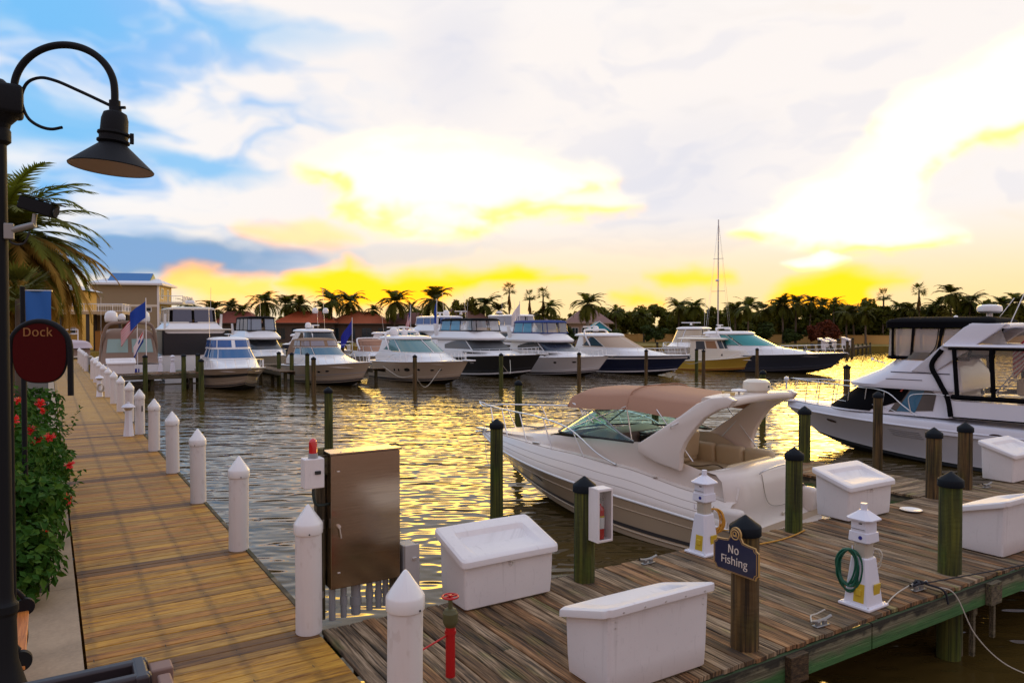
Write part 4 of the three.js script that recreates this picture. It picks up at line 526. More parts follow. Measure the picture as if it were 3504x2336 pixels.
// an express cruiser or coupe: trunk cabin, raked windscreen, canvas or hard top
function express(label, pos, turn, o) {
  const b = thing('motor_boat', label, 'boat', pos, turn, 'moored boats'), H = hullOf(o), { L, B } = o, yW = o.yW, hw = o.hw ?? 0.6; b.userData.H = undefined;
  basicHull(b, H, o);
  const A = { y: H.ys(0.5) - 0.05, zB: 0.08 * L, zF: 0.9 * L, w: 0.4 * B, nose: 0.4 * L, e: 2 }, A2 = { y: yW - 0.12, zB: 0.1 * L, zF: o.zw + 0.5, w: 0.385 * B, nose: 0.2 * L }, W0 = { y: yW, zB: 0.12 * L, zF: o.zw, w: 0.375 * B, nose: 0.18 * L, e: 2.3 }, W1 = { y: yW + hw, zB: 0.14 * L, zF: o.zw - (o.rk ?? 1.1), w: 0.325 * B, nose: 0.14 * L, e: 2.4 };
  part('trunk_cabin', solid([A, { ...A, y: lerp(A.y, A2.y, 0.6), zF: lerp(A.zF, A2.zF, 0.45), w: 0.395 * B }, A2, W0]), K.white, b);
  if (o.hatch) part('deck_hatch', bx(0.5, 0.04, 0.5, 0, lerp(A.y, A2.y, 0.75) + 0.06, o.zw + 0.75, 0.015), K.dark, b);
  const panes = o.panes ?? [[0.34, 0.58], [0.61, 0.79], [0.81, 1]]; const fr = []; const wscr = new THREE.Group(); wscr.name = 'windscreen'; b.add(wscr);
  panes.forEach(([a, c], i) => { for (const s of [1, -1]) part('windscreen_pane', patch(W0, W1, a, c, i === 0 ? 0.06 : 0.05, i === 0 ? (o.taper ? u => lerp(0.35, 0.95, u) : 0.93) : 0.95, s, 0.0, 12, 2), o.glass ?? K.glass, wscr); });
  for (const s of [1, -1]) for (const q of [panes[0][0], ...panes.map(p => (p[1])).slice(0, 2)]) fr.push(postAt(W0, W1, Math.min(q + 0.01, 0.999), 0, 1, 0.022, s)); fr.push(rimAt(W0, W1, 0.02, 0.2, 1, 0.025), rimAt(W0, W1, 0.98, 0.2, 1, 0.022)); part('windscreen_frame', merge(fr), o.frameM ?? K.white, wscr);
  if (o.cover) part('windscreen_cover', band4(W0, W1, 0.3, 1, u => 0.02, 0.97, 0.02), o.cover, b);
  if (o.top === 'canvas') {
    const C = { ...W1, y: W1.y + (o.hc ?? 0.45), zF: W1.zF - 0.35, w: W1.w * 0.93, nose: W1.nose * 0.9 }; part('canvas_top', solid([{ ...W1, y: W1.y + 0.01 }, { ...W1, y: lerp(W1.y, C.y, 0.5), zF: lerp(W1.zF, C.zF, 0.42), w: lerp(W1.w, C.w, 0.3) }, ...crown(C, 0.16)]), o.canvas, b);
    for (const s of [1, -1]) for (const [a, c] of [[0.24, 0.4], [0.42, 0.58], [0.62, 0.78], [0.8, 0.985]]) part('canvas_window', patch(W1, C, a, c, 0.16, 0.9, s, 0.03, 8, 2), o.cwin ?? K.vinW, b); part('canvas_edge', merge(rimAt(W1, C, 0.03, 0.2, 1, 0.03, 0.01), rimAt(W1, C, 0.97, 0.2, 1, 0.03, 0.01)), o.canvas, b);
    if (o.skirt) part('aft_canvas', solid([{ y: H.ys(0.1), zB: 0.03 * L, zF: 0.3 * L, w: 0.385 * B, nose: 0.3 }, { y: W1.y, zB: 0.07 * L, zF: 0.3 * L, w: 0.33 * B, nose: 0.3 }, ...crown({ y: C.y, zB: 0.1 * L, zF: 0.32 * L, w: C.w, nose: 0.2 }, 0.12)]), o.canvas, b);
  } else {
    const R0 = { y: W1.y + 0.0, zB: 0.1 * L, zF: W1.zF + 0.14, w: W1.w + 0.1, nose: W1.nose + 0.05, e: 2.4, tilt: o.rt ?? 0 }; part('hardtop', solid([{ ...R0, w: R0.w - 0.06, zF: R0.zF - 0.08 }, R0, ...crown({ ...R0, y: R0.y + 0.08 }, 0.2)], true, true), K.white, b);
    for (const s of [1, -1]) part('roof_side', patch(W0, W1, 0.16, panes[0][0] + 0.12, 0, u => 1, s, 0.014), K.white, b);
    for (const s of [1, -1]) part('side_window', patch(W0, W1, panes[0][0] - 0.02, 0.585, u => 0.1 + 0.05 * (1 - u), u => lerp(0.14, 0.9, Math.sin(Math.min(1, u * 1.25) * 1.57)), s, 0.022, 16, 2), o.glass ?? K.glass, b);
  }
  if (o.arch) { const z0 = 0.2 * L, x = 0.36 * B, y0 = yW + 0.1, y1 = o.arch; part('radar_arch', tube([[x, y0, z0 + 0.9], [x, lerp(y0, y1, 0.6), z0 + 0.25], [x * 0.9, y1 - 0.06, z0 - 0.05], [x * 0.6, y1, z0 - 0.1], [-x * 0.6, y1, z0 - 0.1], [-x * 0.9, y1 - 0.06, z0 - 0.05], [-x, lerp(y0, y1, 0.6), z0 + 0.25], [-x, y0, z0 + 0.9]], 0.085, 8, 60), K.white, b); }
  for (const [kind, x, y, z, r] of o.gear ?? []) { const q = part(kind, kind === 'radar_dome' ? radarDome(r) : kind === 'satellite_dome' ? satDome(r) : kind === 'antenna' ? bar([0, 0, 0], [0.0, r, -r * 0.12], 0.014, 5) : kind === 'radar_bar' ? merge(bx(r, 0.1, 0.14, 0, 0.28, 0, 0.04), cyl(0.14, 0.1, 0.24, 0, 0, 0, 14)) : merge(cyl(0.03, 0.03, 0.16, 0, 0, 0, 8), lathe([[0, 0.14], [r, 0.16], [r * 0.8, 0.2], [0, 0.22]], 18)), kind === 'antenna' ? K.steel : K.white, b); q.position.set(x, y, z); }
  return { b, H, W0, W1, A, A2 };
}
// a flybridge yacht
function flybridge(label, pos, turn, o) {
  const b = thing('flybridge_yacht', label, 'boat', pos, turn, 'moored boats'), H = hullOf(o), { L, B } = o, y0 = o.yD, y1 = o.yF; basicHull(b, H, o);
  const A = { y: H.ys(0.5) - 0.05, zB: 0.06 * L, zF: 0.86 * L, w: 0.4 * B, nose: 0.34 * L, e: 2 }, W0 = { y: y0, zB: 0.06 * L, zF: o.zw, w: 0.395 * B, nose: 0.17 * L, e: 2.5 }, W1 = { y: y1, zB: 0.06 * L, zF: o.zw - (o.rk ?? 1.5), w: 0.35 * B, nose: 0.13 * L, e: 2.6 };
  part('trunk_cabin', solid([A, { ...A, y: lerp(A.y, y0, 0.7), zF: lerp(A.zF, o.zw, 0.5) }, { ...W0, y: y0 - 0.02, zF: o.zw + 0.25 }, W0]), K.white, b); part('deckhouse', solid([W0, W1]), K.white, b);
  const wi = new THREE.Group(); wi.name = 'cabin_windows'; b.add(wi);
  for (const s of [1, -1]) { part('windscreen_pane', patch(W0, W1, 0.62, 1, 0.06, 0.94, s, 0.014), o.glass ?? K.dark, wi); part('side_window', patch(W0, W1, 0.3, 0.605, u => 0.16, u => lerp(0.3, 0.92, Math.sin(Math.min(1, 0.25 + u) * 1.57)), s, 0.014, 16, 2), o.sideGlass ?? K.dark, wi); part('lower_window', patch(A, W0, 0.5, 0.74, u => lerp(0.5, 0.62, u), u => lerp(0.9, 0.66, u), s, 0.03, 14, 2), K.dark, wi); }
  const ex = o.fx ?? 0, F0 = { y: y1 - 0.04, zB: -0.01 * L, zF: W1.zF + 0.55 + ex, w: 0.385 * B, nose: 0.13 * L, e: 2.5 }, F1 = { ...F0, y: y1 + 0.16, zF: F0.zF + 0.12, w: 0.42 * B }, F2 = { y: y1 + (o.ch2 ?? 0.72), zB: 0.04 * L, zF: F0.zF - 0.75, w: 0.335 * B, nose: 0.12 * L, e: 2.5 };
  part('flybridge', solid([F0, { ...F0, y: y1 + 0.03, zF: F0.zF + 0.1, w: 0.415 * B }, F1, { ...F2, y: F2.y - 0.06, w: F2.w + 0.03, zF: F2.zF + 0.12 }, F2], true, true), K.white, b);
  if (o.encl) {
    const E0 = { ...F2, zB: 0.06 * L, w: F2.w - 0.02, zF: F2.zF - 0.05, nose: 0.5, e: 3.2 }, E1 = { ...E0, y: F2.y + o.encl, zF: E0.zF - 0.18, w: E0.w - 0.07, zB: 0.08 * L }; const en = new THREE.Group(); en.name = 'enclosure'; b.add(en);
    for (const s of [1, -1]) for (const [a, c] of [[0.22, 0.33], [0.345, 0.455], [0.47, 0.6], [0.62, 0.78], [0.8, 0.99]]) part('clear_panel', patch(E0, E1, a, c, 0.06, 0.94, s, 0, 6, 1), a < 0.45 && o.ep2 ? o.ep2 : (o.ep ?? K.vinyl), en); part('clear_panel', patch(E0, E1, 0.01, 0.14, 0.06, 0.94, 1, 0, 4, 1), o.ep ?? K.vinyl, en); part('clear_panel', patch(E0, E1, 0.01, 0.14, 0.06, 0.94, -1, 0, 4, 1), o.ep ?? K.vinyl, en);
    const fr = []; for (const s of [1, -1]) for (const q of [0.21, 0.338, 0.463, 0.61, 0.79]) fr.push(postAt(E0, E1, q, 0, 1, 0.028, s)); fr.push(postAt(E0, E1, 0.999, 0, 1, 0.02), rimAt(E0, E1, 0.03, 0.03, 1, 0.05, 0)); part('enclosure_frame', merge(fr), o.canvas, en); part('bimini', solid([{ ...E1, y: E1.y - 0.09, w: E1.w + 0.04, zF: E1.zF + 0.06 }, { ...E1, w: E1.w + 0.05, zF: E1.zF + 0.06 }, ...crown({ ...E1, y: E1.y + 0.02 }, 0.13)]), o.canvas, en);
    part('windscreen_seat', solid([{ ...E0, y: F2.y - 0.2, w: E0.w * 0.5, zF: E0.zF - 0.4, zB: E0.zF - 1.2, nose: 0.3 }, { ...E0, y: F2.y + 0.3, w: E0.w * 0.45, zF: E0.zF - 0.6, zB: E0.zF - 1.1, nose: 0.3 }]), K.seat, b);
    for (const s of [1, -1]) part('arch_strut', poly([[0.0, 0], [0.5, 0], [0.1, 1.25], [-0.25, 1.25]], 0.09, 0.01).rotateY(-Math.PI / 2).translate(s * (F1.w - 0.14) + 0.05, F1.y - 0.05, 0.05 * L), K.white, b);
  }
  for (const [kind, x, y, z, r] of o.gear ?? []) { const q = part(kind, kind === 'radar_dome' ? radarDome(r) : kind === 'satellite_dome' ? satDome(r) : kind === 'antenna' ? bar([0, 0, 0], [0.0, r, -r * 0.12], 0.014, 5) : merge(bx(r, 0.1, 0.14, 0, 0.28, 0, 0.04), cyl(0.14, 0.1, 0.24, 0, 0, 0, 14)), kind === 'antenna' ? K.steel : K.white, b); q.position.set(x, y, z); }
  return { b, H, F1, F2, W0, W1 };
}
const Wt = WATER;
// --- the front row across the basin, left to right
express('cruiser with shade tinted tan hull and blue canvas windows, leftmost of the front row', [10.55, Wt, -56.0], -0.02, { L: 9.4, B: 3.95, ss: 1.15, sb: 1.55, hull: K.tan, rail: [0.4, 0.5, 6], yW: 1.95, hw: 0.62, zw: 5.3, rk: 0.8, panes: [[0.3, 0.58], [0.61, 0.8], [0.81, 1]], glass: K.bluegl, frameM: K.white, top: 'canvas', canvas: K.white, cwin: M([0.03, 0.1, 0.3], 0.08), hc: 0.62, band: [0.52, 0.68, 0.2], bandM: K.black, gear: [['horn_light', 0, 3.35, 2.6, 0.3], ['antenna', -1.1, 2.2, 2.0, 3.2]] });  // tan puts shade and gold water reflection into a white hull's colour
{ const r = express('cruiser with shade tinted cream hull and tan canvas top, second of the front row', [16.75, Wt, -57.6], 0.085, { L: 12, B: 4.1, ss: 1.15, sb: 1.75, hull: gel(0.56, 0.46, 0.34), rail: [0.36, 0.55, 8], yW: 2.0, hw: 0.55, zw: 6.0, rk: 1.1, glass: M([0.05, 0.14, 0.2], 0.08), frameM: K.white, top: 'canvas', canvas: M([0.27, 0.17, 0.1], 0.9), cwin: M([0.26, 0.23, 0.25], 0.12), hc: 0.5, skirt: 1, hatch: 1, ports: [[0.62, 0.62, 0.2, 0.085], [0.7, 0.64, 0.2, 0.085]], band: [0.42, 0.47], bandM: K.grey }); part('outdrive_cover', bx(1.2, 0.5, 0.5, 0, 0.8, -0.25, 0.12), K.white, r.b); }  // white hull; its shade and warm reflection are painted into this colour
express('hardtop cruiser with shade tinted beige hull and wraparound windscreen, third of the front row', [23.5, Wt, -56.4], 0.02, { L: 13, B: 4.1, ss: 1.35, sb: 1.75, hull: gel(0.54, 0.43, 0.31), rail: [0.3, 0.55, 9, true], yW: 2.15, hw: 0.95, zw: 8.1, rk: 2.2, panes: [[0.3, 0.58], [0.6, 0.99]], glass: M([0.1, 0.22, 0.22], 0.07), top: 'hard', hatch: 1, pulpit: 1, ports: [[0.42, 0.58, 0.11, 0.11], [0.47, 0.58, 0.11, 0.11], [0.56, 0.6, 0.36, 0.16], [0.67, 0.6, 0.16, 0.1], [0.78, 0.56, 0.2, 0.08], [0.84, 0.56, 0.2, 0.07]], gear: [['satellite_dome', -0.7, 3.35, 2.6, 0.34], ['satellite_dome', 0.3, 3.35, 2.4, 0.26], ['radar_bar', -0.2, 3.7, 2.3, 1.9], ['horn_light', 0.4, 3.3, 4.4, 0.28]], arch: 3.65 });  // beige stands for a white hull shaded and lit gold by the water
flybridge('black hulled flybridge yacht with clear plastic enclosure', [30.4, Wt, -59.4], 0.09, { L: 13.2, B: 4.3, ss: 1.5, sb: 1.95, hull: K.black, boot: K.white, rail: [0.25, 0.5, 9], yD: 2.05, yF: 2.95, zw: 8.6, rk: 1.9, canvas: K.cvBlack, encl: 0.95, ep: K.vinyl, ep2: M([0.1, 0.35, 0.55], 0.15, { transmission: 0.35 }), glass: M([0.03, 0.03, 0.032], 0.5), sideGlass: M([0.1, 0.075, 0.06], 0.1), pulpit: 1, gear: [['radar_bar', 0.4, 5.1, 1.6, 1.3], ['antenna', -1.2, 4.4, 1.4, 2.6], ['antenna', 1.2, 4.4, 1.2, 2.6]] });
flybridge('white hulled flybridge yacht with royal blue bimini', [36.2, Wt, -56.6], 0.07, { L: 11.8, B: 4.0, ss: 1.35, sb: 1.75, hull: K.white, rail: [0.25, 0.5, 8], yD: 1.95, yF: 2.75, zw: 7.6, rk: 1.7, canvas: K.cvBlue, encl: 0.98, ep: K.vinyl, ep2: M([0.12, 0.4, 0.6], 0.15, { transmission: 0.35 }), glass: M([0.02, 0.028, 0.05], 0.15), ports: [[0.62, 0.7, 0.16, 0.1], [0.78, 0.7, 0.22, 0.09]], pulpit: 1, gear: [['antenna', -1.2, 4.2, 1.2, 2.4]] });
express('navy hulled express cruiser with sand coloured windscreen cover', [42.2, Wt, -56], 0.1, { L: 13.4, B: 4.1, ss: 1.45, sb: 1.75, hull: K.navy, boot: K.white, rail: [0.3, 0.55, 9, true], yW: 2.2, hw: 1.0, zw: 8.0, rk: 2.4, panes: [[0.3, 0.58], [0.6, 0.99]], top: 'hard', cover: K.cvSand, band: [0.8, 0.9, 0.1], bandM: K.white, arch: 3.75, gear: [['radar_bar', -0.3, 3.75, 2.2, 1.6], ['satellite_dome', 0.4, 3.6, 2.3, 0.28]] });
{ // the yellow workboat
  const H = hullOf({ L: 10.2, B: 3.5, ss: 0.85, sb: 1.75, rake: 0.7, e: 2.2, p: 2.6 }), b = thing('lobster_boat', 'yellow hulled workboat with cream pilothouse', 'boat', [51, Wt, -52.4], 0.33, 'moored boats'); basicHull(b, H, { hull: K.yellow, deck: K.cream, rail: [0.62, 0.42, 4], rubM: K.cream, boot: M([0.3, 0.05, 0.02], 0.5) });
  const C0 = { y: 1.05, zB: 2.8, zF: 9.0, w: 1.2, nose: 2.6, e: 2.2 }, C1 = { y: 1.85, zB: 2.9, zF: 7.9, w: 1.12, nose: 1.8, e: 2.4 }; part('trunk_cabin', solid([C0, C1, ...crown({ ...C1, y: 1.87 }, 0.1)]), K.cream, b); for (const s of [1, -1]) for (const q of [0.4, 0.5]) part('cabin_port', patch(C0, C1, q, q + 0.035, 0.42, 0.68, s, 0.015, 4, 1), K.dark, b);
  const P0 = { y: 1.85, zB: 2.5, zF: 6.0, w: 1.2, nose: 0.7, e: 3 }, P1 = { y: 2.85, zB: 2.5, zF: 5.5, w: 1.12, nose: 0.6, e: 3 }; part('pilothouse', solid([{ ...P0, y: 1.0 }, P0, P1]), K.cream, b); for (const s of [1, -1]) { part('side_window', patch(P0, P1, 0.28, 0.42, 0.1, u => 0.85, s, 0.012, 6, 1), K.glass, b); part('side_window', patch(P0, P1, 0.44, 0.6, 0.2, 0.88, s, 0.012, 6, 1), K.teak, b); part('windscreen_pane', patch(P0, P1, 0.64, 0.8, 0.2, 0.9, s, 0.012, 6, 1), K.glass, b); part('windscreen_pane', patch(P0, P1, 0.83, 0.99, 0.2, 0.9, s, 0.012, 6, 1), K.glass, b); }
  const R = { y: 2.85, zB: 1.2, zF: 5.9, w: 1.3, nose: 0.8, e: 3 }; part('roof', solid([R, { ...R, y: 2.93 }, ...crown({ ...R, y: 2.94, w: 1.25 }, 0.1)], true, true), K.cream, b); part('roof_post', bars([[[1.2, 0.9, 1.3], [1.2, 2.85, 1.3], 0.03], [[-1.2, 0.9, 1.3], [-1.2, 2.85, 1.3], 0.03]]), K.cream, b); part('roof_rack', bars([[[-0.9, 3.15, 1.6], [-0.9, 3.15, 4.6], 0.02], [[0.9, 3.15, 1.6], [0.9, 3.15, 4.6], 0.02]]), K.steel, b); const r = part('radar_dome', radarDome(0.28), K.white, b); r.position.set(0, 3.1, 3.8);
}
express('slate blue hulled sport cruiser with teal windscreen at the row end', [53.0, Wt, -51], 0.26, { L: 14, B: 4.2, ss: 1.4, sb: 1.85, hull: K.slate, rail: [0.42, 0.7, 8, true], yW: 2.3, hw: 1.05, zw: 7.9, rk: 2.3, panes: [[0.3, 0.58], [0.61, 0.99]], glass: K.teal, top: 'hard', arch: 3.9, gear: [['radar_bar', 0, 3.9, 2.4, 1.2], ['radar_dome', 0.2, 3.75, 3.1, 0.3]] });
// --- boats behind
{ const C = express('beige cruiser seen from its stern with full camper enclosure and flags', [4.7, Wt, -55.6], Math.PI, { L: 12, B: 4.1, ss: 1.5, sb: 1.9, hull: K.white, yW: 2.1, hw: 0.7, zw: 7, rk: 1, top: 'canvas', canvas: K.cvGrey, cwin: M([0.3, 0.36, 0.36], 0.1), hc: 0.95, gear: [['satellite_dome', -1.0, 4.35, 2.2, 0.42], ['satellite_dome', 1.0, 4.35, 2.2, 0.42], ['antenna', 1.7, 1.8, 1, 4.2], ['satellite_dome', 0.2, 4.5, 4.2, 0.25]] });
  const a = { y: 1.5, zB: 0.35, zF: 4, w: 1.75, nose: 0.4, wB: 1.75 }, c = { y: 3.4, zB: 0.9, zF: 4, w: 1.55, nose: 0.4, wB: 1.5 }; part('aft_enclosure', solid([a, c, ...crown({ ...c, y: 3.42 }, 0.5)]), K.cvGrey, C.b); const f = M([0.28, 0.4, 0.36], 0.08); for (const s of [1, -1]) { part('clear_panel', patch(a, c, 0.012, 0.14, 0.42, 0.9, s, 0.02, 4, 1), f, C.b); part('clear_panel', patch(a, c, 0.23, 0.4, 0.42, 0.9, s, 0.02, 4, 1), f, C.b); part('clear_panel', patch(a, c, 0.42, 0.58, 0.42, 0.9, s, 0.02, 4, 1), f, C.b); }
  part('swim_platform', bx(3.6, 0.12, 0.8, 0, 0.42, -0.4, 0.05), K.white, C.b); part('transom_door', bx(0.75, 0.8, 0.03, 1.0, 0.95, -0.02, 0.01), K.cream, C.b); part('name_board', bx(0.8, 0.35, 0.02, -0.1, 1.05, -0.02, 0.01), K.badge, C.b); part('radar_arch', tube([[1.7, 1.6, 1.6], [1.6, 3.2, 0.9], [1.3, 4.15, 0.6], [0.8, 4.3, 0.55], [-0.8, 4.3, 0.55], [-1.3, 4.15, 0.6], [-1.6, 3.2, 0.9], [-1.7, 1.6, 1.6]], 0.11, 8, 60), K.cvGrey, C.b); }
{ const o = flybridge('cream trawler yacht with black aft enclosure seen from its stern', [9.1, Wt, -58], Math.PI, { L: 13, B: 4.9, ss: 2.0, sb: 2.2, hull: K.white, yD: 2.0, yF: 3.6, zw: 8, canvas: K.cream, encl: 1.05, ep: M([0.1, 0.1, 0.13], 0.15), glass: K.dark, gear: [['radar_dome', 0, 5.75, 2, 0.36], ['antenna', -1.4, 4.5, 2, 2.5]] }); const a = { y: 2.0, zB: -0.05, zF: 3.5, w: 2.2, nose: 0.3 }, c = { y: 3.75, zB: -0.05, zF: 3.5, w: 2.2, nose: 0.3 }; part('aft_enclosure', solid([a, c]), M([0.008, 0.009, 0.014], 0.35), o.b); part('boat_deck', bx(5.0, 0.12, 4.4, 0, 3.83, 1.9, 0.05), K.cream, o.b); part('name_plate', bx(0.9, 0.35, 0.03, -0.9, 0.9, -0.03, 0.01), K.grey, o.b); part('transom_vent', bx(0.5, 0.35, 0.03, 1.2, 0.75, -0.03, 0.01), M([0.2, 0.3, 0.25], 0.6), o.b); }
express('small white cruiser with black windscreen between beige cruiser and trawler', [8.4, Wt, -78], 0, { L: 9, B: 3.3, ss: 1.3, sb: 1.7, hull: K.cream, rail: [0.45, 0.5, 5], yW: 2.1, hw: 0.9, zw: 5.5, rk: 0.7, glass: K.dark, top: 'hard' });
flybridge('white flybridge boat with black bimini behind the leftmost front row cruiser', [15.8, Wt, -72], 0.05, { L: 11, B: 3.8, ss: 1.3, sb: 1.7, hull: K.cream, rail: [0.3, 0.5, 6], yD: 2.0, yF: 2.95, zw: 7, canvas: K.cvBlack, encl: 1.15, ep: M([0.25, 0.3, 0.36], 0.15), glass: K.dark, gear: [['antenna', 1, 4.5, 1, 2]] });
express('small dark speedboat on a lift behind the white flybridge boat', [22.2, Wt + 1.3, -82], 0.9, { L: 7.5, B: 2.5, ss: 0.8, sb: 1.1, hull: K.slate, yW: 1.2, hw: 0.5, zw: 4, rk: 0.7, top: 'hard', arch: 2.2 });
express('white coupe yacht with dark glass and twin domes behind the canvas cruiser', [22.2, Wt, -76], 0.06, { L: 12, B: 4.2, ss: 1.6, sb: 1.9, hull: K.white, rail: [0.4, 0.5, 6], yW: 2.4, hw: 1.15, zw: 7, rk: 1.2, glass: K.dark, top: 'hard', gear: [['satellite_dome', -0.5, 3.9, 3, 0.3], ['radar_bar', 0.1, 3.9, 2.6, 1.4], ['satellite_dome', 1.9, 5.4, 1.5, 0.3], ['satellite_dome', 0.8, 5.4, 1.5, 0.3], ['antenna', 1.6, 3.8, 2, 4.2], ['antenna', 0.9, 3.8, 2, 3]] });
express('blue hulled center console boat on a lift before the red roofs', [33.8, Wt + 1.1, -88], 0.9, { L: 8.2, B: 2.7, ss: 0.9, sb: 1.3, hull: M([0.04, 0.09, 0.2], 0.3), yW: 1.4, hw: 0.6, zw: 4.6, rk: 0.7, top: 'hard', gear: [['antenna', 0.5, 2.2, 2, 2.2]] });
express('low cruiser under a fitted tan canvas behind the hardtop cruiser', [26.2, Wt, -70], 0.06, { L: 9, B: 3.4, ss: 1.2, sb: 1.5, hull: K.cream, yW: 1.7, hw: 0.5, zw: 5.2, rk: 0.8, glass: K.cvTan, top: 'canvas', canvas: K.cvTan, cwin: K.cvTan, hc: 0.45, arch: 2.9 });
express('white express boat with teal windscreen and flags in the second row', [32.2, Wt, -76], 0.05, { L: 11, B: 3.8, ss: 1.5, sb: 1.8, hull: K.white, rail: [0.4, 0.5, 6], yW: 2.4, hw: 1.05, zw: 6.6, rk: 1.3, glass: M([0.02, 0.16, 0.22], 0.07), top: 'hard', gear: [['radar_bar', 0, 3.75, 2.6, 1.2], ['radar_dome', 0.8, 3.7, 2.8, 0.28]] });
flybridge('white motor yacht with dark aft enclosure behind the hardtop cruiser', [35, Wt, -66.5], Math.PI + 0.05, { L: 13, B: 4.6, ss: 1.9, sb: 2.1, hull: K.white, yD: 2.1, yF: 3.5, zw: 8, canvas: K.white, encl: 0.8, ep: M([0.06, 0.12, 0.3], 0.15), glass: K.dark, gear: [['satellite_dome', -0.6, 5.1, 3, 0.36], ['radar_bar', 0.4, 5.2, 2.6, 1.0], ['antenna', 1.8, 3.6, 1, 3], ['antenna', -1.8, 3.6, 1, 3]] });
flybridge('white flybridge boat behind the black hulled yacht', [42.5, Wt, -72], 0.1, { L: 12, B: 4.2, ss: 1.5, sb: 1.8, hull: K.white, yD: 2.2, yF: 3.4, zw: 8, canvas: K.white, encl: 1.1, ep: M([0.32, 0.32, 0.36], 0.2), glass: K.dark, gear: [['radar_dome', -0.5, 5.5, 2, 0.35], ['antenna', 0.8, 4.5, 1, 3.2]] });
{ const o = express('white cruiser seen from its side with tan window enclosure, behind the navy cruiser', [64.6, Wt, -61.2], -1.12, { L: 12.5, B: 4.2, ss: 1.7, sb: 2.0, hull: K.white, rail: [0.6, 0.4, 5], yW: 2.3, hw: 1.45, zw: 7.6, rk: 1.6, panes: [[0.22, 0.58], [0.62, 0.99]], glass: M([0.42, 0.33, 0.22], 0.15), top: 'hard', gear: [['radar_bar', 0, 4.2, 4.2, 2.2], ['antenna', 0.8, 3.9, 2, 3.4]] }); for (const s of [1, -1]) part('canvas_band', patch(o.W0, o.W1, 0.22, 0.59, 0.0, 0.1, s, 0.035), K.cvBlue, o.b); }
{ // sailing yacht
  const H = hullOf({ L: 11.5, B: 3.4, ss: 1.1, sb: 1.4, rake: 1.6 }), b = thing('sailing_yacht', 'sailing yacht with a tall bare mast and furled boom', 'boat', [75.8, Wt, -66.5], -1.15, 'moored boats'); basicHull(b, H, { hull: K.white, rail: [0.2, 0.5, 8] }); const C0 = { y: 1.1, zB: 2.5, zF: 8.2, w: 1.05, nose: 2 }, C1 = { y: 1.6, zB: 2.7, zF: 7.4, w: 0.95, nose: 1.6 }; part('cabin', solid([C0, C1, ...crown({ ...C1, y: 1.62 }, 0.08)]), K.white, b); part('dodger', solid([{ y: 1.5, zB: 2.4, zF: 4, w: 1, nose: 0.6 }, ...crown({ y: 2.2, zB: 2.4, zF: 3.5, w: 0.95, nose: 0.5 }, 0.15)]), K.cvTan, b); part('windows', merge([1, -1].map(s => patch(C0, C1, 0.3, 0.6, 0.3, 0.7, s))), K.dark, b);
  const m = part('mast', new THREE.CylinderGeometry(0.07, 0.1, 15.6, 12).translate(0, 1.6 + 7.8, 6.2), K.alu, b); part('spreader', bars([[[-0.85, 8.4, 6.2], [0.85, 8.4, 6.2], 0.03], [[-0.65, 12.4, 6.2], [0.65, 12.4, 6.2], 0.03]]), K.alu, m); part('radar_dome', radarDome(0.24).translate(0, 9.6, 6.5), K.white, m); part('boom', bar([0, 2.8, 6.1], [0, 2.95, 1.6], 0.07, 10), K.alu, b); part('sail_cover', bar([0, 2.98, 6.0], [0, 3.05, 1.7], 0.13, 10), K.cvBlue, b);
  part('stay', bars([[[0, 17.1, 6.2], [0, 1.5, 11.3], 0.012], [[0, 17.1, 6.2], [0, 1.2, 0.1], 0.012], [[0.85, 8.4, 6.2], [1.6, 1.3, 6.0], 0.01], [[-0.85, 8.4, 6.2], [-1.6, 1.3, 6.0], 0.01], [[0.85, 8.4, 6.2], [0, 17.1, 6.2], 0.01], [[-0.85, 8.4, 6.2], [0, 17.1, 6.2], 0.01]]), K.steel, b);
}
{ const p = thing('pontoon_boat', 'covered pontoon boat on a lift below the yellow house', 'boat', [1.8, 0.1, -82], 0.15, 'moored boats'); part('pontoon', merge(T(new THREE.CylinderGeometry(0.35, 0.35, 6, 14), -0.9, -0.3, 0, Math.PI / 2), T(new THREE.CylinderGeometry(0.35, 0.35, 6, 14), 0.9, -0.3, 0, Math.PI / 2)), K.alu, p); part('deck', bx(2.5, 0.15, 6, 0, 0.1, 0, 0.03), K.cream, p); part('fence', bx(2.4, 0.7, 5.2, 0, 0.5, -0.2, 0.05), M([0.35, 0.25, 0.2], 0.6), p); part('fitted_cover', solid([{ y: 0.9, zB: -3, zF: 3, w: 1.4, nose: 0.6 }, ...crown({ y: 1.2, zB: -2.8, zF: 2.7, w: 1.3, nose: 0.5 }, 0.4)]), M([0.5, 0.42, 0.45], 0.8), p); part('tower', bars([[[-1, 0.2, -2], [-1, 2.6, -2], 0.05], [[1, 0.2, -2], [1, 2.6, -2], 0.05], [[-1, 2.2, -2], [1, 2.2, -2], 0.05], [[-1, 2.6, -2], [1, 2.6, -2], 0.05]]), K.white, p); }
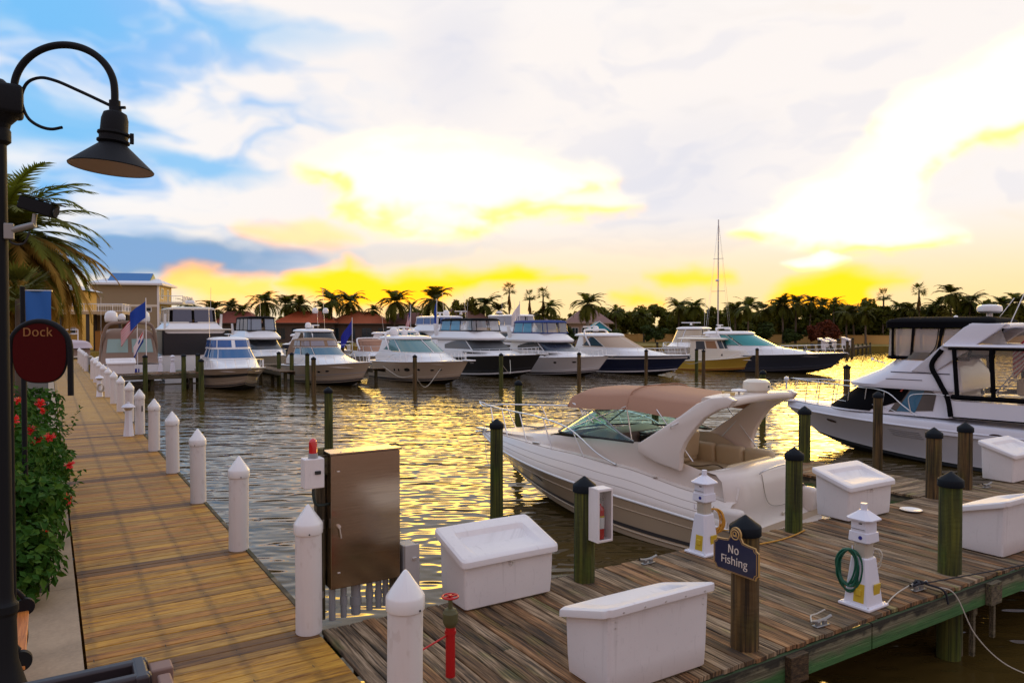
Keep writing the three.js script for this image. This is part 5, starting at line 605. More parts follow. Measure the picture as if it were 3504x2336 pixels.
// --- fenders and mooring lines of the front row
for (const [x, y, z, a, l] of [[44.2, -0.6, -45.2, 0.5, 'white fender floating by the yellow workboat stern']]) single('fender', crease(new THREE.CapsuleGeometry(0.14, 0.55, 6, 14).rotateZ(1.2), 60), K.white, l, 'fender', null, [x, y, z], a);
[[[19.4, 0.3, -47.6], [19.9, -0.35, -46], [19.62, -0.05, -42.9], 'white mooring line looped along the tan canvas cruiser'], [[29.3, 0.5, -47], [27.6, -0.3, -44.3], [25.7, 0.5, -42.3], 'white mooring line from the black yacht bow to its piling'], [[22.0, 0.2, -44], [20.6, -0.9, -43.4], [19.7, -0.2, -42.9], 'white mooring line from the hardtop cruiser to its piling'], [[44.4, 0.4, -45.2], [43.8, 0.0, -43], [43, 0.3, -40.8], 'white mooring line by the yellow workboat stern piling']].forEach(([a, m, c, l]) => single('mooring_line', tube([a, m, c], 0.02, 5, 24), K.rope, l, 'rope', 'mooring lines of the front row'));

// ---------------------------------------------------------------- the cream cruiser in the near slip
{
  const b = thing('cabin_cruiser', 'cream cabin cruiser with brown bimini and swept radar arch in the near slip', 'boat', [11.2, Wt, -8.6], Math.PI + 0.177, 'moored boats');
  const L = 8.48, H = hullOf({ L, B: 3.08, ss: 0.6, sb: 1.26, rake: 1.5, e: 1.0, p: 2.1, sw: 0.95, fl: 0.9 });
  const lo = gel(0.55, 0.42, 0.28), up = gel(0.74, 0.65, 0.57); const f2t = f => f / L;
  const interp = (xs, ys) => x => { if (x <= xs[0]) return ys[0]; for (let i = 1; i < xs.length; i++) if (x <= xs[i]) { const t = (x - xs[i - 1]) / (xs[i] - xs[i - 1]); const s = t * t * (3 - 2 * t); return lerp(ys[i - 1], ys[i], lerp(t, s, 0.6)); } return ys[ys.length - 1]; };
  const yd = interp([0, 1, 2.7, 4, 6, 7.6, 8.48], [0.98, 1.1, 1.33, 1.42, 1.44, 1.4, 1.34]), yco = interp([0, 0.5, 1, 1.4, 2.2, 3, 4.4, 5.3, 7, 8.48], [1.1, 1.38, 1.45, 1.55, 1.84, 1.8, 1.72, 1.68, 1.54, 1.36]);
  const hull = part('hull', merge(H.band(0, 1), H.transom), lo, b); part('hull_bottom', H.bottom, K.bottom, hull); part('boot_stripe', H.band(t => 0.2, t => 0.3, 0, 1, 0.006), M([0.06, 0.055, 0.055], 0.35), hull); part('style_line', merge([1, -1].map(s => { const a = []; for (let i = 0; i <= 16; i++) { const t = lerp(0.02, 0.97, i / 16), q = H.pt(t, 0.72, s); a.push([q[0] + s * 0.004, q[1], q[2]]); } return tube(a, 0.012, 5, 50); })), lo, hull);
  part('spray_rail', merge([1, -1].map(s => { const a = []; for (let i = 0; i <= 14; i++) { const t = lerp(0.1, 0.99, i / 14), q = H.pt(t, 0.12 + 0.1 * t, s); a.push([q[0] + s * 0.01, q[1], q[2]]); } return tube(a, 0.018, 5, 40); })), lo, hull);
  part('rub_rail', H.rub(0.026), K.white, b);
  for (const s of [1, -1]) { const q = part('porthole', H.disc(0.68, 0.62, 0.17, 0.1, s, 0.012), K.dark, hull); part('porthole_rim', H.disc(0.68, 0.62, 0.19, 0.115, s, 0.008), K.rubber, q); }
  // deck moulding: rub rail -> gunwale -> side deck -> coaming or foredeck
  const secPts = t => { const f = t * L, h = H.hs(t), yr = H.ys(t), d = yd(f), c = yco(f), n = Math.max(0, h - 0.02); const fore = sst(0.56, 0.66, t); const cx = Math.max(0, lerp(h - 0.42, h * 0.6, fore)); return [[h, yr], [h * 0.995, lerp(yr, d, 0.3)], [h * 0.985 - 0.015, lerp(yr, d, 0.36)], [Math.max(0, h * 0.985 - 0.035), lerp(yr, d, 0.62)], [Math.max(0, h * 0.98 - 0.055), lerp(yr, d, 0.66)], [Math.max(0, h * 0.97 - 0.09), lerp(yr, d, 0.94)], [Math.max(0, h * 0.96 - 0.13), d + 0.015], [Math.max(0, h * 0.93 - 0.24), d + 0.03], [Math.max(0, lerp(h - 0.33, h * 0.72, fore)), lerp(lerp(d, c, 0.2), lerp(d, c, 0.55), fore)], [Math.max(0, cx), lerp(c, lerp(d, c, 0.85), fore)]]; };
  const tf = u => lerp(0.035, 1, 1 - Math.pow(1 - u, 1.35));
  part('deck_moulding', crease(merge([1, -1].map(s => grid(48, 9, (u, v) => { const t = tf(u), p = secPts(t)[Math.round(v * 9)]; return [s * p[0], p[1], t * L]; }))), 50), up, b);
  for (const k of [2, 4, 6]) for (const s of [1, -1]) part('style_line', tube([...Array(20)].map((_, i) => { const t = lerp(0.05, 0.97, i / 19), q = secPts(t)[k]; return [s * (q[0] + 0.003), q[1], t * L]; }), 0.007, 5, 70), M([0.42, 0.34, 0.28], 0.5), b);
  part('foredeck', grid(24, 8, (u, v) => { const t = lerp(0.6, 0.995, u), x = (v * 2 - 1), p = secPts(t)[9]; return [x * p[0], lerp(p[1], yco(t * L), 1 - x * x), t * L]; }), up, b);
  part('deck_hatch', bx(0.55, 0.04, 0.5, 0, 1.66, 6.35, 0.015), M([0.2, 0.2, 0.2], 0.2), b); part('anchor_roller', merge(bx(0.16, 0.05, 0.5, 0, 1.38, 8.4, 0.015), bar([0, 1.36, 8.2], [0, 1.26, 8.75], 0.025)), K.steel, b); part('searchlight', merge(cyl(0.05, 0.05, 0.08, 0.25, 1.4, 7.8, 12), new THREE.SphereGeometry(0.07, 14, 10).translate(0.25, 1.52, 7.8)), K.white, b);
  for (const f of [1.9, 0.95]) for (const s of [1, -1]) part('fuel_cap', T(new THREE.CylinderGeometry(0.045, 0.045, 0.012, 18), s * (H.hs(f / L) - 0.2), yd(f) + 0.035, f), K.steel, b);
  for (const s of [1, -1]) for (const f of [5.3, 7.5]) part('deck_cleat', bx(0.035, 0.05, 0.22, s * (H.hs(f / L) * 0.96 - 0.16), yd(f) + 0.045, f, 0.012), K.steel, b);
  // bow rail
  { const pts = s => { const o = []; for (const f of [2.75, 3.2, 4, 5, 6, 7, 7.8, 8.3]) { const h = Math.max(0.1, H.hs(f / L) * 0.97 - 0.12); o.push([s * h, yd(f) + 0.03 + 0.62 * sst(2.6, 4.6, f), f + 0.05]); } return o; }; part('bow_rail', tube([...pts(1), [0, 2.08, 8.6], ...pts(-1).reverse()], 0.018, 8, 120), K.steel, b); for (const s of [1, -1]) for (const f of [3.9, 4.9, 5.9, 6.9, 7.8]) { const h = Math.max(0.1, H.hs(f / L) * 0.97 - 0.12), h2 = Math.max(0.1, H.hs((f - 0.25) / L) * 0.97 - 0.13); part('rail_stanchion', bar([s * h, yd(f) + 0.03 + 0.62 * sst(2.6, 4.6, f), f + 0.05], [s * h2, yd(f - 0.25) + 0.01, f - 0.25], 0.014, 8), K.steel, b); } }
  // windscreen
  const ws = new THREE.Group(); ws.name = 'windscreen'; b.add(ws); const wp = (a, v) => { const q = Math.abs(a), hgt = 0.53 * (1 - Math.pow(q, 5)), k = 1 - 0.34 * v * (1 - Math.pow(q, 5)); const sx = Math.sign(a) * Math.sin(q * 1.5708) ** 0.85, cz = Math.cos(q * 1.5708) ** 0.62; return [1.34 * sx * lerp(1, 0.8, v * (1 - q ** 5)), lerp(1.7, 1.86, q) + hgt * v, 2.25 + 2.95 * cz - 1.05 * v * (1 - Math.pow(q, 4)) * lerp(1, 0.55, q)]; };
  const panes = [[-0.985, -0.36], [-0.345, 0.345], [0.36, 0.985]]; for (const [a0, a1] of panes) part('windscreen_pane', grid(22, 4, (u, v) => wp(lerp(a0, a1, u), lerp(0.03, 0.97, v))), K.tint, ws);
  const rim = v => { const o = []; for (let i = 0; i <= 40; i++) o.push(wp(-0.995 + 1.99 * i / 40, v)); return o; }; part('windscreen_frame', merge(tube(rim(1), 0.02, 6, 120), ...[-0.352, 0.352].map(a => tube([wp(a, 0), wp(a, 0.5), wp(a, 1)], 0.018, 6, 10))), K.galv, ws); part('windscreen_gasket', tube(rim(0), 0.024, 6, 120), K.rubber, ws);
  // cockpit
  const ck = M([0.62, 0.52, 0.37], 0.5), wi = f => H.hs(f / L) - 0.43; part('cockpit_sole', bx(2.2, 0.05, 4.2, 0, 0.78, 2.4), ck, b); for (const s of [1, -1]) part('cockpit_liner', grid(20, 4, (u, v) => { const f = lerp(0.5, 5.0, u); return [s * (wi(f) - 0.02 * Math.sin(v * 3.14)), lerp(yco(f) - 0.005, 0.78, v), f]; }), ck, b);
  part('helm_console', crease(merge(poly([[0, 0.8], [0.9, 0.8], [1.25, 1.72], [0.75, 1.86], [0.35, 1.8], [0.1, 1.45]], 1.5, 0.03).rotateY(-Math.PI / 2).translate(0.55, 0, 3.1)), 40), M([0.2, 0.17, 0.16], 0.5), b); part('instrument_panel', bx(0.85, 0.03, 0.26, -0.55, 1.79, 3.33, 0.012), M([0.03, 0.03, 0.032], 0.3), b);
  for (let k = 0; k < 5; k++) part('gauge', T(new THREE.CylinderGeometry(0.045, 0.045, 0.02, 16), -0.25 - k * 0.14, 1.81, 3.3), K.steel, b); part('steering_wheel', merge(new THREE.TorusGeometry(0.19, 0.016, 8, 30), bar([-0.18, 0, 0], [0.18, 0, 0], 0.012), bar([0, 0, 0], [0, -0.18, 0], 0.012)).rotateX(0.5).translate(-0.6, 1.55, 3.02), K.rubber, b); part('chart_display', bx(0.32, 0.24, 0.04, -0.1, 1.66, 3.22, 0.01), K.dark, b);
  part('companion_dash', crease(bx(0.8, 0.5, 0.8, 0.6, 1.42, 3.6, 0.12), 40), M([0.12, 0.1, 0.1], 0.5), b);
  const seatG = (w, d, h, r) => crease(bx(w, h, d, 0, h / 2, 0, r), 40); const st = (w, d, h, x, y, z, r = 0.07, ry = 0) => { const o = part('seat_cushion', seatG(w, d, h, r), K.seat, b); o.position.set(x, y, z); o.rotation.y = ry; return o; };
  part('lounge_base', bx(0.66, 0.34, 1.9, -0.72, 0.97, 1.75, 0.06), ck, b); st(0.62, 1.85, 0.13, -0.7, 1.13, 1.75); for (const z of [1.05, 1.7, 2.35]) { const o = st(0.2, 0.64, 0.48, -1.0, 1.16, z, 0.085); o.rotation.z = -0.12; } part('lounge_piping', tube([[-0.4, 1.2, 0.85], [-0.4, 1.22, 1.4], [-0.42, 1.3, 1.7], [-0.4, 1.22, 2.1], [-0.4, 1.2, 2.65]], 0.012, 6, 40), M([0.14, 0.09, 0.05], 0.5), b); part('lounge_pocket', bx(0.03, 0.16, 0.6, -0.385, 1.0, 1.75, 0.012), M([0.2, 0.13, 0.07], 0.6), b);
  st(0.5, 0.5, 0.15, -0.55, 1.25, 2.62); const hb = st(0.5, 0.16, 0.55, -0.55, 1.35, 2.42, 0.075); hb.rotation.x = -0.08; st(0.62, 0.7, 0.16, 0.65, 1.1, 2.5); const cb = st(0.62, 0.18, 0.55, 0.65, 1.15, 2.15, 0.08); cb.rotation.x = -0.1; st(1.5, 0.5, 0.14, 0.05, 1.1, 0.95); st(1.5, 0.16, 0.4, 0.05, 1.18, 0.68, 0.075); part('stern_seat_base', bx(1.6, 0.32, 0.5, 0.05, 0.94, 0.95, 0.05), ck, b); part('wet_bar', crease(bx(0.5, 0.65, 0.8, 0.78, 1.05, 1.35, 0.06), 40), up, b); part('speaker_grille', T(new THREE.CylinderGeometry(0.085, 0.085, 0.02, 20), -(wi(1.7) - 0.03), 1.5, 1.25, 0, 0, Math.PI / 2), K.gold, b);
  // transom and platform
  { const prof = [[0.02, 0.5], [0.16, 0.62], [0.2, 0.9], [0.24, 1.2], [0.3, 1.42], [0.42, 1.53], [0.62, 1.56], [0.76, 1.5], [0.8, 1.3], [0.8, 0.8]]; const rings = prof.map(([z, y]) => { const o = []; for (let i = 0; i <= 20; i++) { const x = -1 + 2 * i / 20; o.push([x * (y < 0.55 ? 1.36 : 1.3) * (y > 1.4 ? 0.97 : 1), y - 0.05 * Math.abs(x) ** 6, z + 0.1 * Math.abs(x) ** 4 + (y > 0.6 ? 0.12 * Math.abs(x) ** 8 : 0)]); } return o; }); part('transom', crease(clean(loft(rings, false, false, true)), 50), up, b);
    part('swim_platform', crease(bx(2.7, 0.16, 0.95, 0, 0.4, -0.12, 0.075), 50), up, b); for (const s of [1, -1]) part('quarter_wing', crease(bx(0.24, 0.5, 0.7, s * 1.33, 0.72, 0.4, 0.1), 50), up, b);
    part('hatch_seam', merge(tube([[-0.75, 1.42, 0.285], [-0.75, 0.92, 0.18], [0.3, 0.92, 0.17], [0.34, 1.42, 0.285]], 0.006, 5, 40)), M([0.3, 0.26, 0.2], 0.6), b); part('grab_rail', tube([[0.45, 1.44, 0.27], [0.42, 1.5, 0.2], [-0.2, 1.53, 0.2], [-0.85, 1.48, 0.22], [-0.88, 1.42, 0.28]], 0.014, 6, 40), K.steel, b); part('hatch_lock', cyl(0.025, 0.025, 0.03, 0, 0, 0, 12).rotateX(-Math.PI / 2).translate(-0.45, 1.05, 0.2), K.steel, b); part('shore_power_inlet', bx(0.09, 0.06, 0.03, -0.2, 0.66, 0.14, 0.01), K.cream, b); part('exhaust_housing', crease(bx(0.5, 0.16, 0.4, 0.75, 0.42, -0.3, 0.06), 40), up, b); }
  // radar arch
  { const leg = [[2.3, 1.82], [1.79, 2.16], [1.4, 2.43], [1.09, 2.66], [0.81, 2.78], [0.5, 2.82], [0.38, 2.78], [0.45, 2.7], [0.66, 2.63], [0.94, 2.46], [1.16, 2.2], [1.3, 1.98], [1.38, 1.77], [1.38, 1.6], [1.4, 1.48], [1.9, 1.56], [2.3, 1.7]]; const sh = new THREE.Shape(leg.map(([z, y]) => new THREE.Vector2(z, y))); const g = new THREE.ExtrudeGeometry(sh, { depth: 0.09, bevelEnabled: true, bevelSize: 0.025, bevelThickness: 0.025, bevelSegments: 3, steps: 1 }).rotateY(-Math.PI / 2); g.translate(0.045, 0, 0); const mk = s => { const q = g.clone(), p = q.attributes.position; for (let i = 0; i < p.count; i++) { const y = p.getY(i); p.setX(i, p.getX(i) + s * (1.24 - 0.14 * sst(1.6, 2.8, y))); } q.computeVertexNormals(); return crease(q, 40); };
    const ar = part('radar_arch', mk(1), up, b); part('arch_leg', mk(-1), up, b); part('arch_beam', crease(clean(loft([-1.14, -1.0, -0.6, 0, 0.6, 1.0, 1.14].map(x => rrect(0.62, 0.15, 0.06).map(([z, y]) => [x, 2.74 + 0.035 * (1 - x * x) + y, 0.72 + z * (Math.abs(x) > 1.05 ? 0.97 : 1)])), true, true)), 40), up, b); part('arch_handle', tube([[1.22, 2.18, 1.62], [1.29, 2.24, 1.56], [1.22, 2.32, 1.44]], 0.01, 6), K.steel, b);
    const r = part('radar_dome', radarDome(0.245), K.cream, b); r.position.set(-0.12, 2.84, 0.66); part('radar_logo', poly([[-0.035, 0], [0.035, 0], [0, 0.045]], 0.006).translate(0, 0.1, -0.252), K.rubber, r); const h = part('horn', crease(merge(T(lathe([[0.012, 0], [0.014, 0.2], [0.03, 0.25]], 14), 0, 0.05, 0, Math.PI / 2), bx(0.04, 0.05, 0.08, 0, 0.02, 0.05, 0.01)), 40), M([0.6, 0.42, 0.15], 0.35), b); h.position.set(0.72, 2.83, 0.6); const g2 = part('gps_dome', merge(cyl(0.02, 0.02, 0.06, 0, 0, 0, 8), lathe([[0, 0.05], [0.15, 0.055], [0.13, 0.09], [0, 0.11]], 20)), K.white, b); g2.position.set(0.42, 2.83, 0.7); }
  // bimini
  { const bm = part('bimini', grid(30, 20, (u, v) => { const f = lerp(4.3, 1.15, u), x = (v * 2 - 1), w = 1.14; const sag = 0.035 * Math.abs(Math.sin(u * Math.PI * 2)); const fr = sst(0, 0.06, u); return [x * w, 2.5 + 0.02 * u + (0.26 * (1 - x ** 4) ** 0.75 + 0.07 * Math.sin(u * 3.1) - sag) * lerp(0.55, 1, fr) - 0.14 * sst(0.9, 1, Math.abs(x)), f]; }), K.cvTan, b); part('bimini_seam', tube([...Array(13)].map((_, i) => { const x = -1 + i / 6; return [x * 1.14, 2.535 + 0.265 * (1 - x ** 4) ** 0.75 + 0.07 - 0.0 - 0.14 * sst(0.9, 1, Math.abs(x)), 2.74]; }), 0.014, 6, 60), K.cvTan, bm); part('bimini_front_hem', tube([...Array(13)].map((_, i) => { const x = -1 + i / 6; return [x * 1.135, 2.48 + 0.14 * (1 - x ** 4) ** 0.75 - 0.1 * sst(0.9, 1, Math.abs(x)), 4.3]; }), 0.022, 6, 60), K.cvTan, bm);
    for (const s of [1, -1]) part('bimini_strut', bars([[[s * 1.1, 2.45, 4.2], [s * 1.12, 1.82, 2.6], 0.013], [[s * 1.12, 2.5, 2.74], [s * 1.12, 1.82, 2.6], 0.013], [[s * 1.1, 2.45, 4.15], [s * 1.12, 2.1, 3.6], 0.011], [[s * 1.12, 2.5, 2.74], [s * 1.1, 1.95, 4.2], 0.011], [[s * 1.12, 2.52, 1.3], [s * 1.12, 1.72, 2.05], 0.012], [[s * 1.14, 2.5, 2.0], [s * 1.12, 1.62, 1.2], 0.012]]), K.steel, b); }
  single('dock_line', tube([[9.35, 0.3, -8.95], [9.0, -0.05, -8.5], [8.72, -0.1, -8.0], [8.6, 0.05, -7.2]], 0.011, 6, 40), K.yrope, 'yellow dock line from the cream cruiser stern to the dock', 'rope');
  single('dock_line', tube([[9.72, 0.5, -16.9], [9.0, -0.2, -15.5], [7.5, 0.3, -12.4]], 0.008, 6, 40), K.rope, 'white bow line from the cream cruiser to the green piling', 'rope');
}
// ---------------------------------------------------------------- the white aft cabin yacht at the right
{
  const b = thing('flybridge_yacht', 'white aft cabin yacht with black canvas enclosures at the right', 'boat', [24.1, Wt, -7.7], Math.PI + 0.189, 'moored boats');
  const L = 9.55, up = gel(0.72, 0.72, 0.78), hl = gel(0.62, 0.6, 0.62), H = hullOf({ L, B: 3.6, ss: 1.0, sb: 1.24, rake: 1.2, e: 1.0, p: 2.2, sw: 0.97, fl: 0.9 }); const bk = K.cvBlack;
  const hull = part('hull', merge(H.band(0, 1), H.transom), hl, b); part('hull_bottom', H.bottom, K.bottom, hull); part('boot_stripe', H.band(0.0, 0.1, 0, 1, 0.007), K.bottom, hull); part('boot_line', H.band(0.105, 0.12, 0, 1, 0.008), K.white, hull); part('rub_rail', H.rub(0.03), up, b);
  const sd = f => f > 4.8 ? 1.42 : 1.5; part('side_deck', crease(merge([1, -1].map(s => grid(40, 4, (u, v) => { const t = 1 - Math.pow(1 - u, 1.4), h = H.hs(t), k = [[0, 0], [0.01, 0.14], [0.03, 0.2], [0.1, 0.235], [0.3, 0.25]][Math.round(v * 4)]; return [s * Math.max(0, h - k[0]), H.ys(t) + k[1], t * L]; }))), 40), up, b); part('foredeck', H.deck(0.0, 1, 0.1, 0.93, 0.24), up, b);
  part('hull_vent', merge(...[0, 1, 2, 3].map(k => { const a = []; for (let i = 0; i <= 8; i++) { const t = lerp(0.5, 0.6, i / 8), q = H.pt(t, 0.84 - k * 0.055, 1); a.push([q[0] + 0.008, q[1], q[2]]); } return tube(a, 0.012, 5, 16); })), M([0.25, 0.24, 0.25], 0.5), hull); for (const [t, h] of [[0.28, 1.0], [0.36, 0.95], [0.82, 0.78]]) for (const s of [1, -1]) part('porthole', H.disc(t, h, 0.2, 0.08, s, 0.016), M([0.06, 0.03, 0.025], 0.2), hull); part('pulpit', crease(bx(0.5, 0.08, 0.9, 0, 1.46, 9.5, 0.035), 40), up, b);
  for (const s of [1, -1]) part('side_step', grid(12, 2, (u, v) => { const t = lerp(0.02, 0.46, u), q = H.pt(t, 1, s); return [q[0] + s * 0.012, q[1] - 0.02 - 0.1 * v, q[2]]; }), up, hull);
  // cabin with black windscreen cover and side window
  const C0 = { y: 1.42, zB: 3.9, zF: 7.9, w: 1.45, wB: 1.5, nose: 1.7, e: 2.3 }, C1 = { y: 2.26, zB: 3.9, zF: 6.75, w: 1.36, wB: 1.42, nose: 1.3, e: 2.3 }; part('cabin', solid([C0, C1]), up, b); for (const s of [1, -1]) { part('windscreen_cover', patch(C0, C1, 0.6, 1, 0.05, 0.97, s, 0.015), bk, b); part('windscreen_cover', patch(C0, C1, 0.47, 0.61, u => lerp(0.5, 0.08, u), u => 0.97, s, 0.014, 10, 2), bk, b); part('side_window', patch(C0, C1, 0.27, 0.5, u => lerp(0.22, 0.08, u), u => lerp(0.8, 0.95, Math.min(1, u * 4)), s, 0.012, 14, 2), M([0.06, 0.055, 0.05], 0.1), b); part('window_curtain', patch(C0, C1, 0.36, 0.46, 0.12, 0.93, s, 0.016, 6, 1), M([0.02, 0.13, 0.22], 0.2), b); part('navigation_light', patch(C0, C1, 0.515, 0.528, 0.82, 0.92, s, 0.03, 2, 1), M([0.6, 0.06, 0.02], 0.3), b); }
  const B0 = { y: 2.2, zB: 3.6, zF: 7.15, w: 1.5, wB: 1.56, nose: 1.3, e: 2.2 }, B1 = { y: 2.3, zB: 3.6, zF: 7.2, w: 1.52, wB: 1.58, nose: 1.3, e: 2.2 }, B2 = { y: 2.74, zB: 3.7, zF: 6.2, w: 1.42, wB: 1.46, nose: 1.1, e: 2.3 }, B3 = { y: 3.06, zB: 3.9, zF: 5.75, w: 1.34, wB: 1.38, nose: 0.9, e: 2.4 }; part('flybridge', solid([B0, B1, B2, B3], true, true), up, b); part('flybridge_stripe', merge(rimAt(B1, B2, 0.9, 0.24, 0.68, 0.014, 0.012), rimAt(B1, B2, 0.42, 0.4, 0.62, 0.01, 0.01)), M([0.03, 0.03, 0.06], 0.4), b); part('flybridge_screen', merge([1, -1].map(s => patch(B3, { ...B3, y: 3.3, zF: 5.55, w: 1.3 }, 0.5, 1, 0, 1, s))), M([0.2, 0.15, 0.1], 0.1, { transmission: 0.5 }), b);
  // flybridge enclosure
  const E0 = { y: 3.1, zB: 3.4, zF: 5.85, w: 1.24, nose: 0.35, e: 3.4 }, E1 = { y: 4.06, zB: 3.1, zF: 5.82, w: 1.2, nose: 0.3, e: 3.6 }; const en = new THREE.Group(); en.name = 'flybridge_enclosure'; b.add(en); const vy = M([0.72, 0.66, 0.6], 0.1, { transmission: 0.62 }); for (const s of [1, -1]) for (const [a, c] of [[0.22, 0.36], [0.385, 0.5], [0.52, 0.6], [0.64, 0.99]]) part('clear_panel', patch(E0, E1, a, c, 0.08, 0.93, s, 0, 8, 3), vy, en); const ef = []; for (const s of [1, -1]) for (const q of [0.21, 0.372, 0.51, 0.62]) ef.push(postAt(E0, E1, q, 0, 1, 0.04, s)); ef.push(rimAt(E0, E1, 0.03, 0.2, 1, 0.05, 0), postAt(E0, E1, 0.999, 0, 1, 0.03)); part('enclosure_frame', merge(ef), bk, en); const TB = { ...E1, y: 4.02, w: 1.27, zF: 5.9, zB: 2.9 }; part('bimini', solid([TB, { ...TB, y: 4.2 }, ...crown({ ...TB, y: 4.22, w: 1.25 }, 0.14)]), bk, en); part('window_hem', merge([1, -1].map(s => tube([0.1, 0.35, 0.65, 0.9].map((u, i) => { const p = patch(E0, E1, 0.39, 0.5, 0.08, 0.93, s, 0.02, 4, 3).attributes.position; const k = [15, 5, 1, 0][i] ?? 0; return [p.getX(k), p.getY(k), p.getZ(k)]; }), 0.012, 5, 20))), bk, en);
  // swept arch and aft hardtop
  for (const s of [1, -1]) part('arch_leg', crease(poly([[4.95, 2.75], [4.4, 2.72], [2.75, 4.0], [2.6, 4.12], [3.4, 4.14], [3.6, 4.02]], 0.12, 0.02).rotateY(-Math.PI / 2).translate(s * 1.4 + 0.06, 0, 0), 30), up, b); part('arch_top', crease(clean(loft([-1.42, -1.2, 0, 1.2, 1.42].map(x => rrect(1.0, 0.13, 0.05).map(([z, y]) => [x, 4.08 + y + 0.03 * (1 - x * x / 2), 3.0 + z])), true, true)), 40), up, b);
  const Hd = { y: 3.46, zB: 0.2, zF: 4.25, w: 1.6, nose: 0.3, e: 3 }; part('aft_hardtop', solid([Hd, { ...Hd, y: 3.5, w: 1.66 }, { ...Hd, y: 3.56, w: 1.62 }], true, true), up, b);
  const A0 = { y: 2.06, zB: 0.5, zF: 3.95, w: 1.6, nose: 0.2, e: 4 }, A1 = { ...A0, y: 3.46, zF: 4.05 }; const ae = new THREE.Group(); ae.name = 'aft_enclosure'; b.add(ae); for (const s of [1, -1]) for (const [a, c] of [[0.22, 0.34], [0.36, 0.47], [0.49, 0.585]]) part('clear_panel', patch(A0, A1, a, c, 0.03, 0.96, s, 0, 4, 2), M([0.9, 0.86, 0.8], 0.04, { transmission: 0.9 }), ae); const af = []; for (const s of [1, -1]) for (const q of [0.21, 0.35, 0.48, 0.594]) af.push(postAt(A0, A1, q, 0, 1, 0.06, s)); af.push(rimAt(A0, A1, 0.0, 0.2, 0.66, 0.07, 0), rimAt(A0, A1, 0.985, 0.2, 0.66, 0.04, 0)); part('enclosure_frame', merge(af), bk, ae);
  part('aft_deck_wall', solid([{ ...A0, y: 1.46, w: 1.66, zB: 0.4, zF: 4 }, { ...A0, y: 1.95, w: 1.63, zB: 0.45, zF: 4 }], true), up, b); part('aft_deck_trim', rimAt({ ...A0, y: 1.46, w: 1.67, zB: 0.4, zF: 4 }, A0, 0.05, 0.2, 0.6, 0.02, 0.01), bk, b); part('boarding_stairs', merge(...[0, 1, 2, 3].map(k => bx(0.5, 0.03, 0.16, 0.55, 2.05 + k * 0.18, 3.0 - k * 0.12, 0.01)), bar([0.32, 2, 3.1], [0.32, 2.75, 2.55], 0.02), bar([0.8, 2, 3.1], [0.8, 2.75, 2.55], 0.02)), K.alu, b); part('aft_seat', crease(merge(bx(0.7, 0.5, 0.6, -0.5, 2.3, 2.4, 0.1), bx(0.7, 0.7, 0.15, -0.5, 2.6, 2.15, 0.07)), 40), M([0.5, 0.42, 0.32], 0.6), b); part('companionway', bx(1.4, 1.0, 0.05, -0.2, 2.5, 3.9), M([0.5, 0.45, 0.4], 0.5), b);
  for (const s of [1, -1]) part('black_trim', tube([[s * 1.5, 3.4, 4.15], [s * 1.54, 2.95, 4.4], [s * 1.58, 2.5, 4.2], [s * 1.62, 2.0, 3.95], [s * 1.67, 1.5, 3.85]], 0.07, 8, 40), bk, b);
  for (const s of [1, -1]) part('aft_window', patch({ y: 3.56, zB: 2.4, zF: 4.1, w: 1.3, nose: 0.2 }, { y: 4.02, zB: 2.6, zF: 3.2, w: 1.3, nose: 0.2 }, 0.22, 0.6, 0.04, 0.95, s, 0, 8, 2), vy, b);
  part('bow_rail', H.rail(0.5, 0.72, 7, 0.1, 0.018, true, 0.28), K.steel, b); part('side_grab_rail', tube([[1.68, 1.5, 4.9], [1.68, 2.0, 4.95], [1.66, 2.1, 4.6], [1.66, 2.1, 3.9]], 0.014, 6, 30), K.steel, b); part('anchor_light', merge(cyl(0.03, 0.03, 0.3, 0, 1.85, 9.6, 8), new THREE.SphereGeometry(0.09, 12, 10).translate(0, 2.2, 9.6)), K.white, b);
  const r = part('radar_dome', merge(cyl(0.09, 0.08, 0.32, 0, -0.32, 0, 14), radarDome(0.32)), K.white, b); r.position.set(0.2, 4.46, 3.3); part('antenna', bar([-0.3, 4.14, 2.9], [-0.3, 5.7, 2.3], 0.014, 6), K.white, b); part('antenna', bar([-0.3, 4.14, 3.3], [-0.3, 4.9, 2.8], 0.01, 6), K.white, b); part('horn_dome', new THREE.SphereGeometry(0.07, 12, 10).translate(0.8, 4.32, 4.0), K.white, b); part('spotlight', merge(bar([0.4, 2.9, 6.1], [0.4, 3.0, 6.5], 0.015), new THREE.SphereGeometry(0.05, 10, 8).translate(0.4, 3.02, 6.5)), K.steel, b);
}
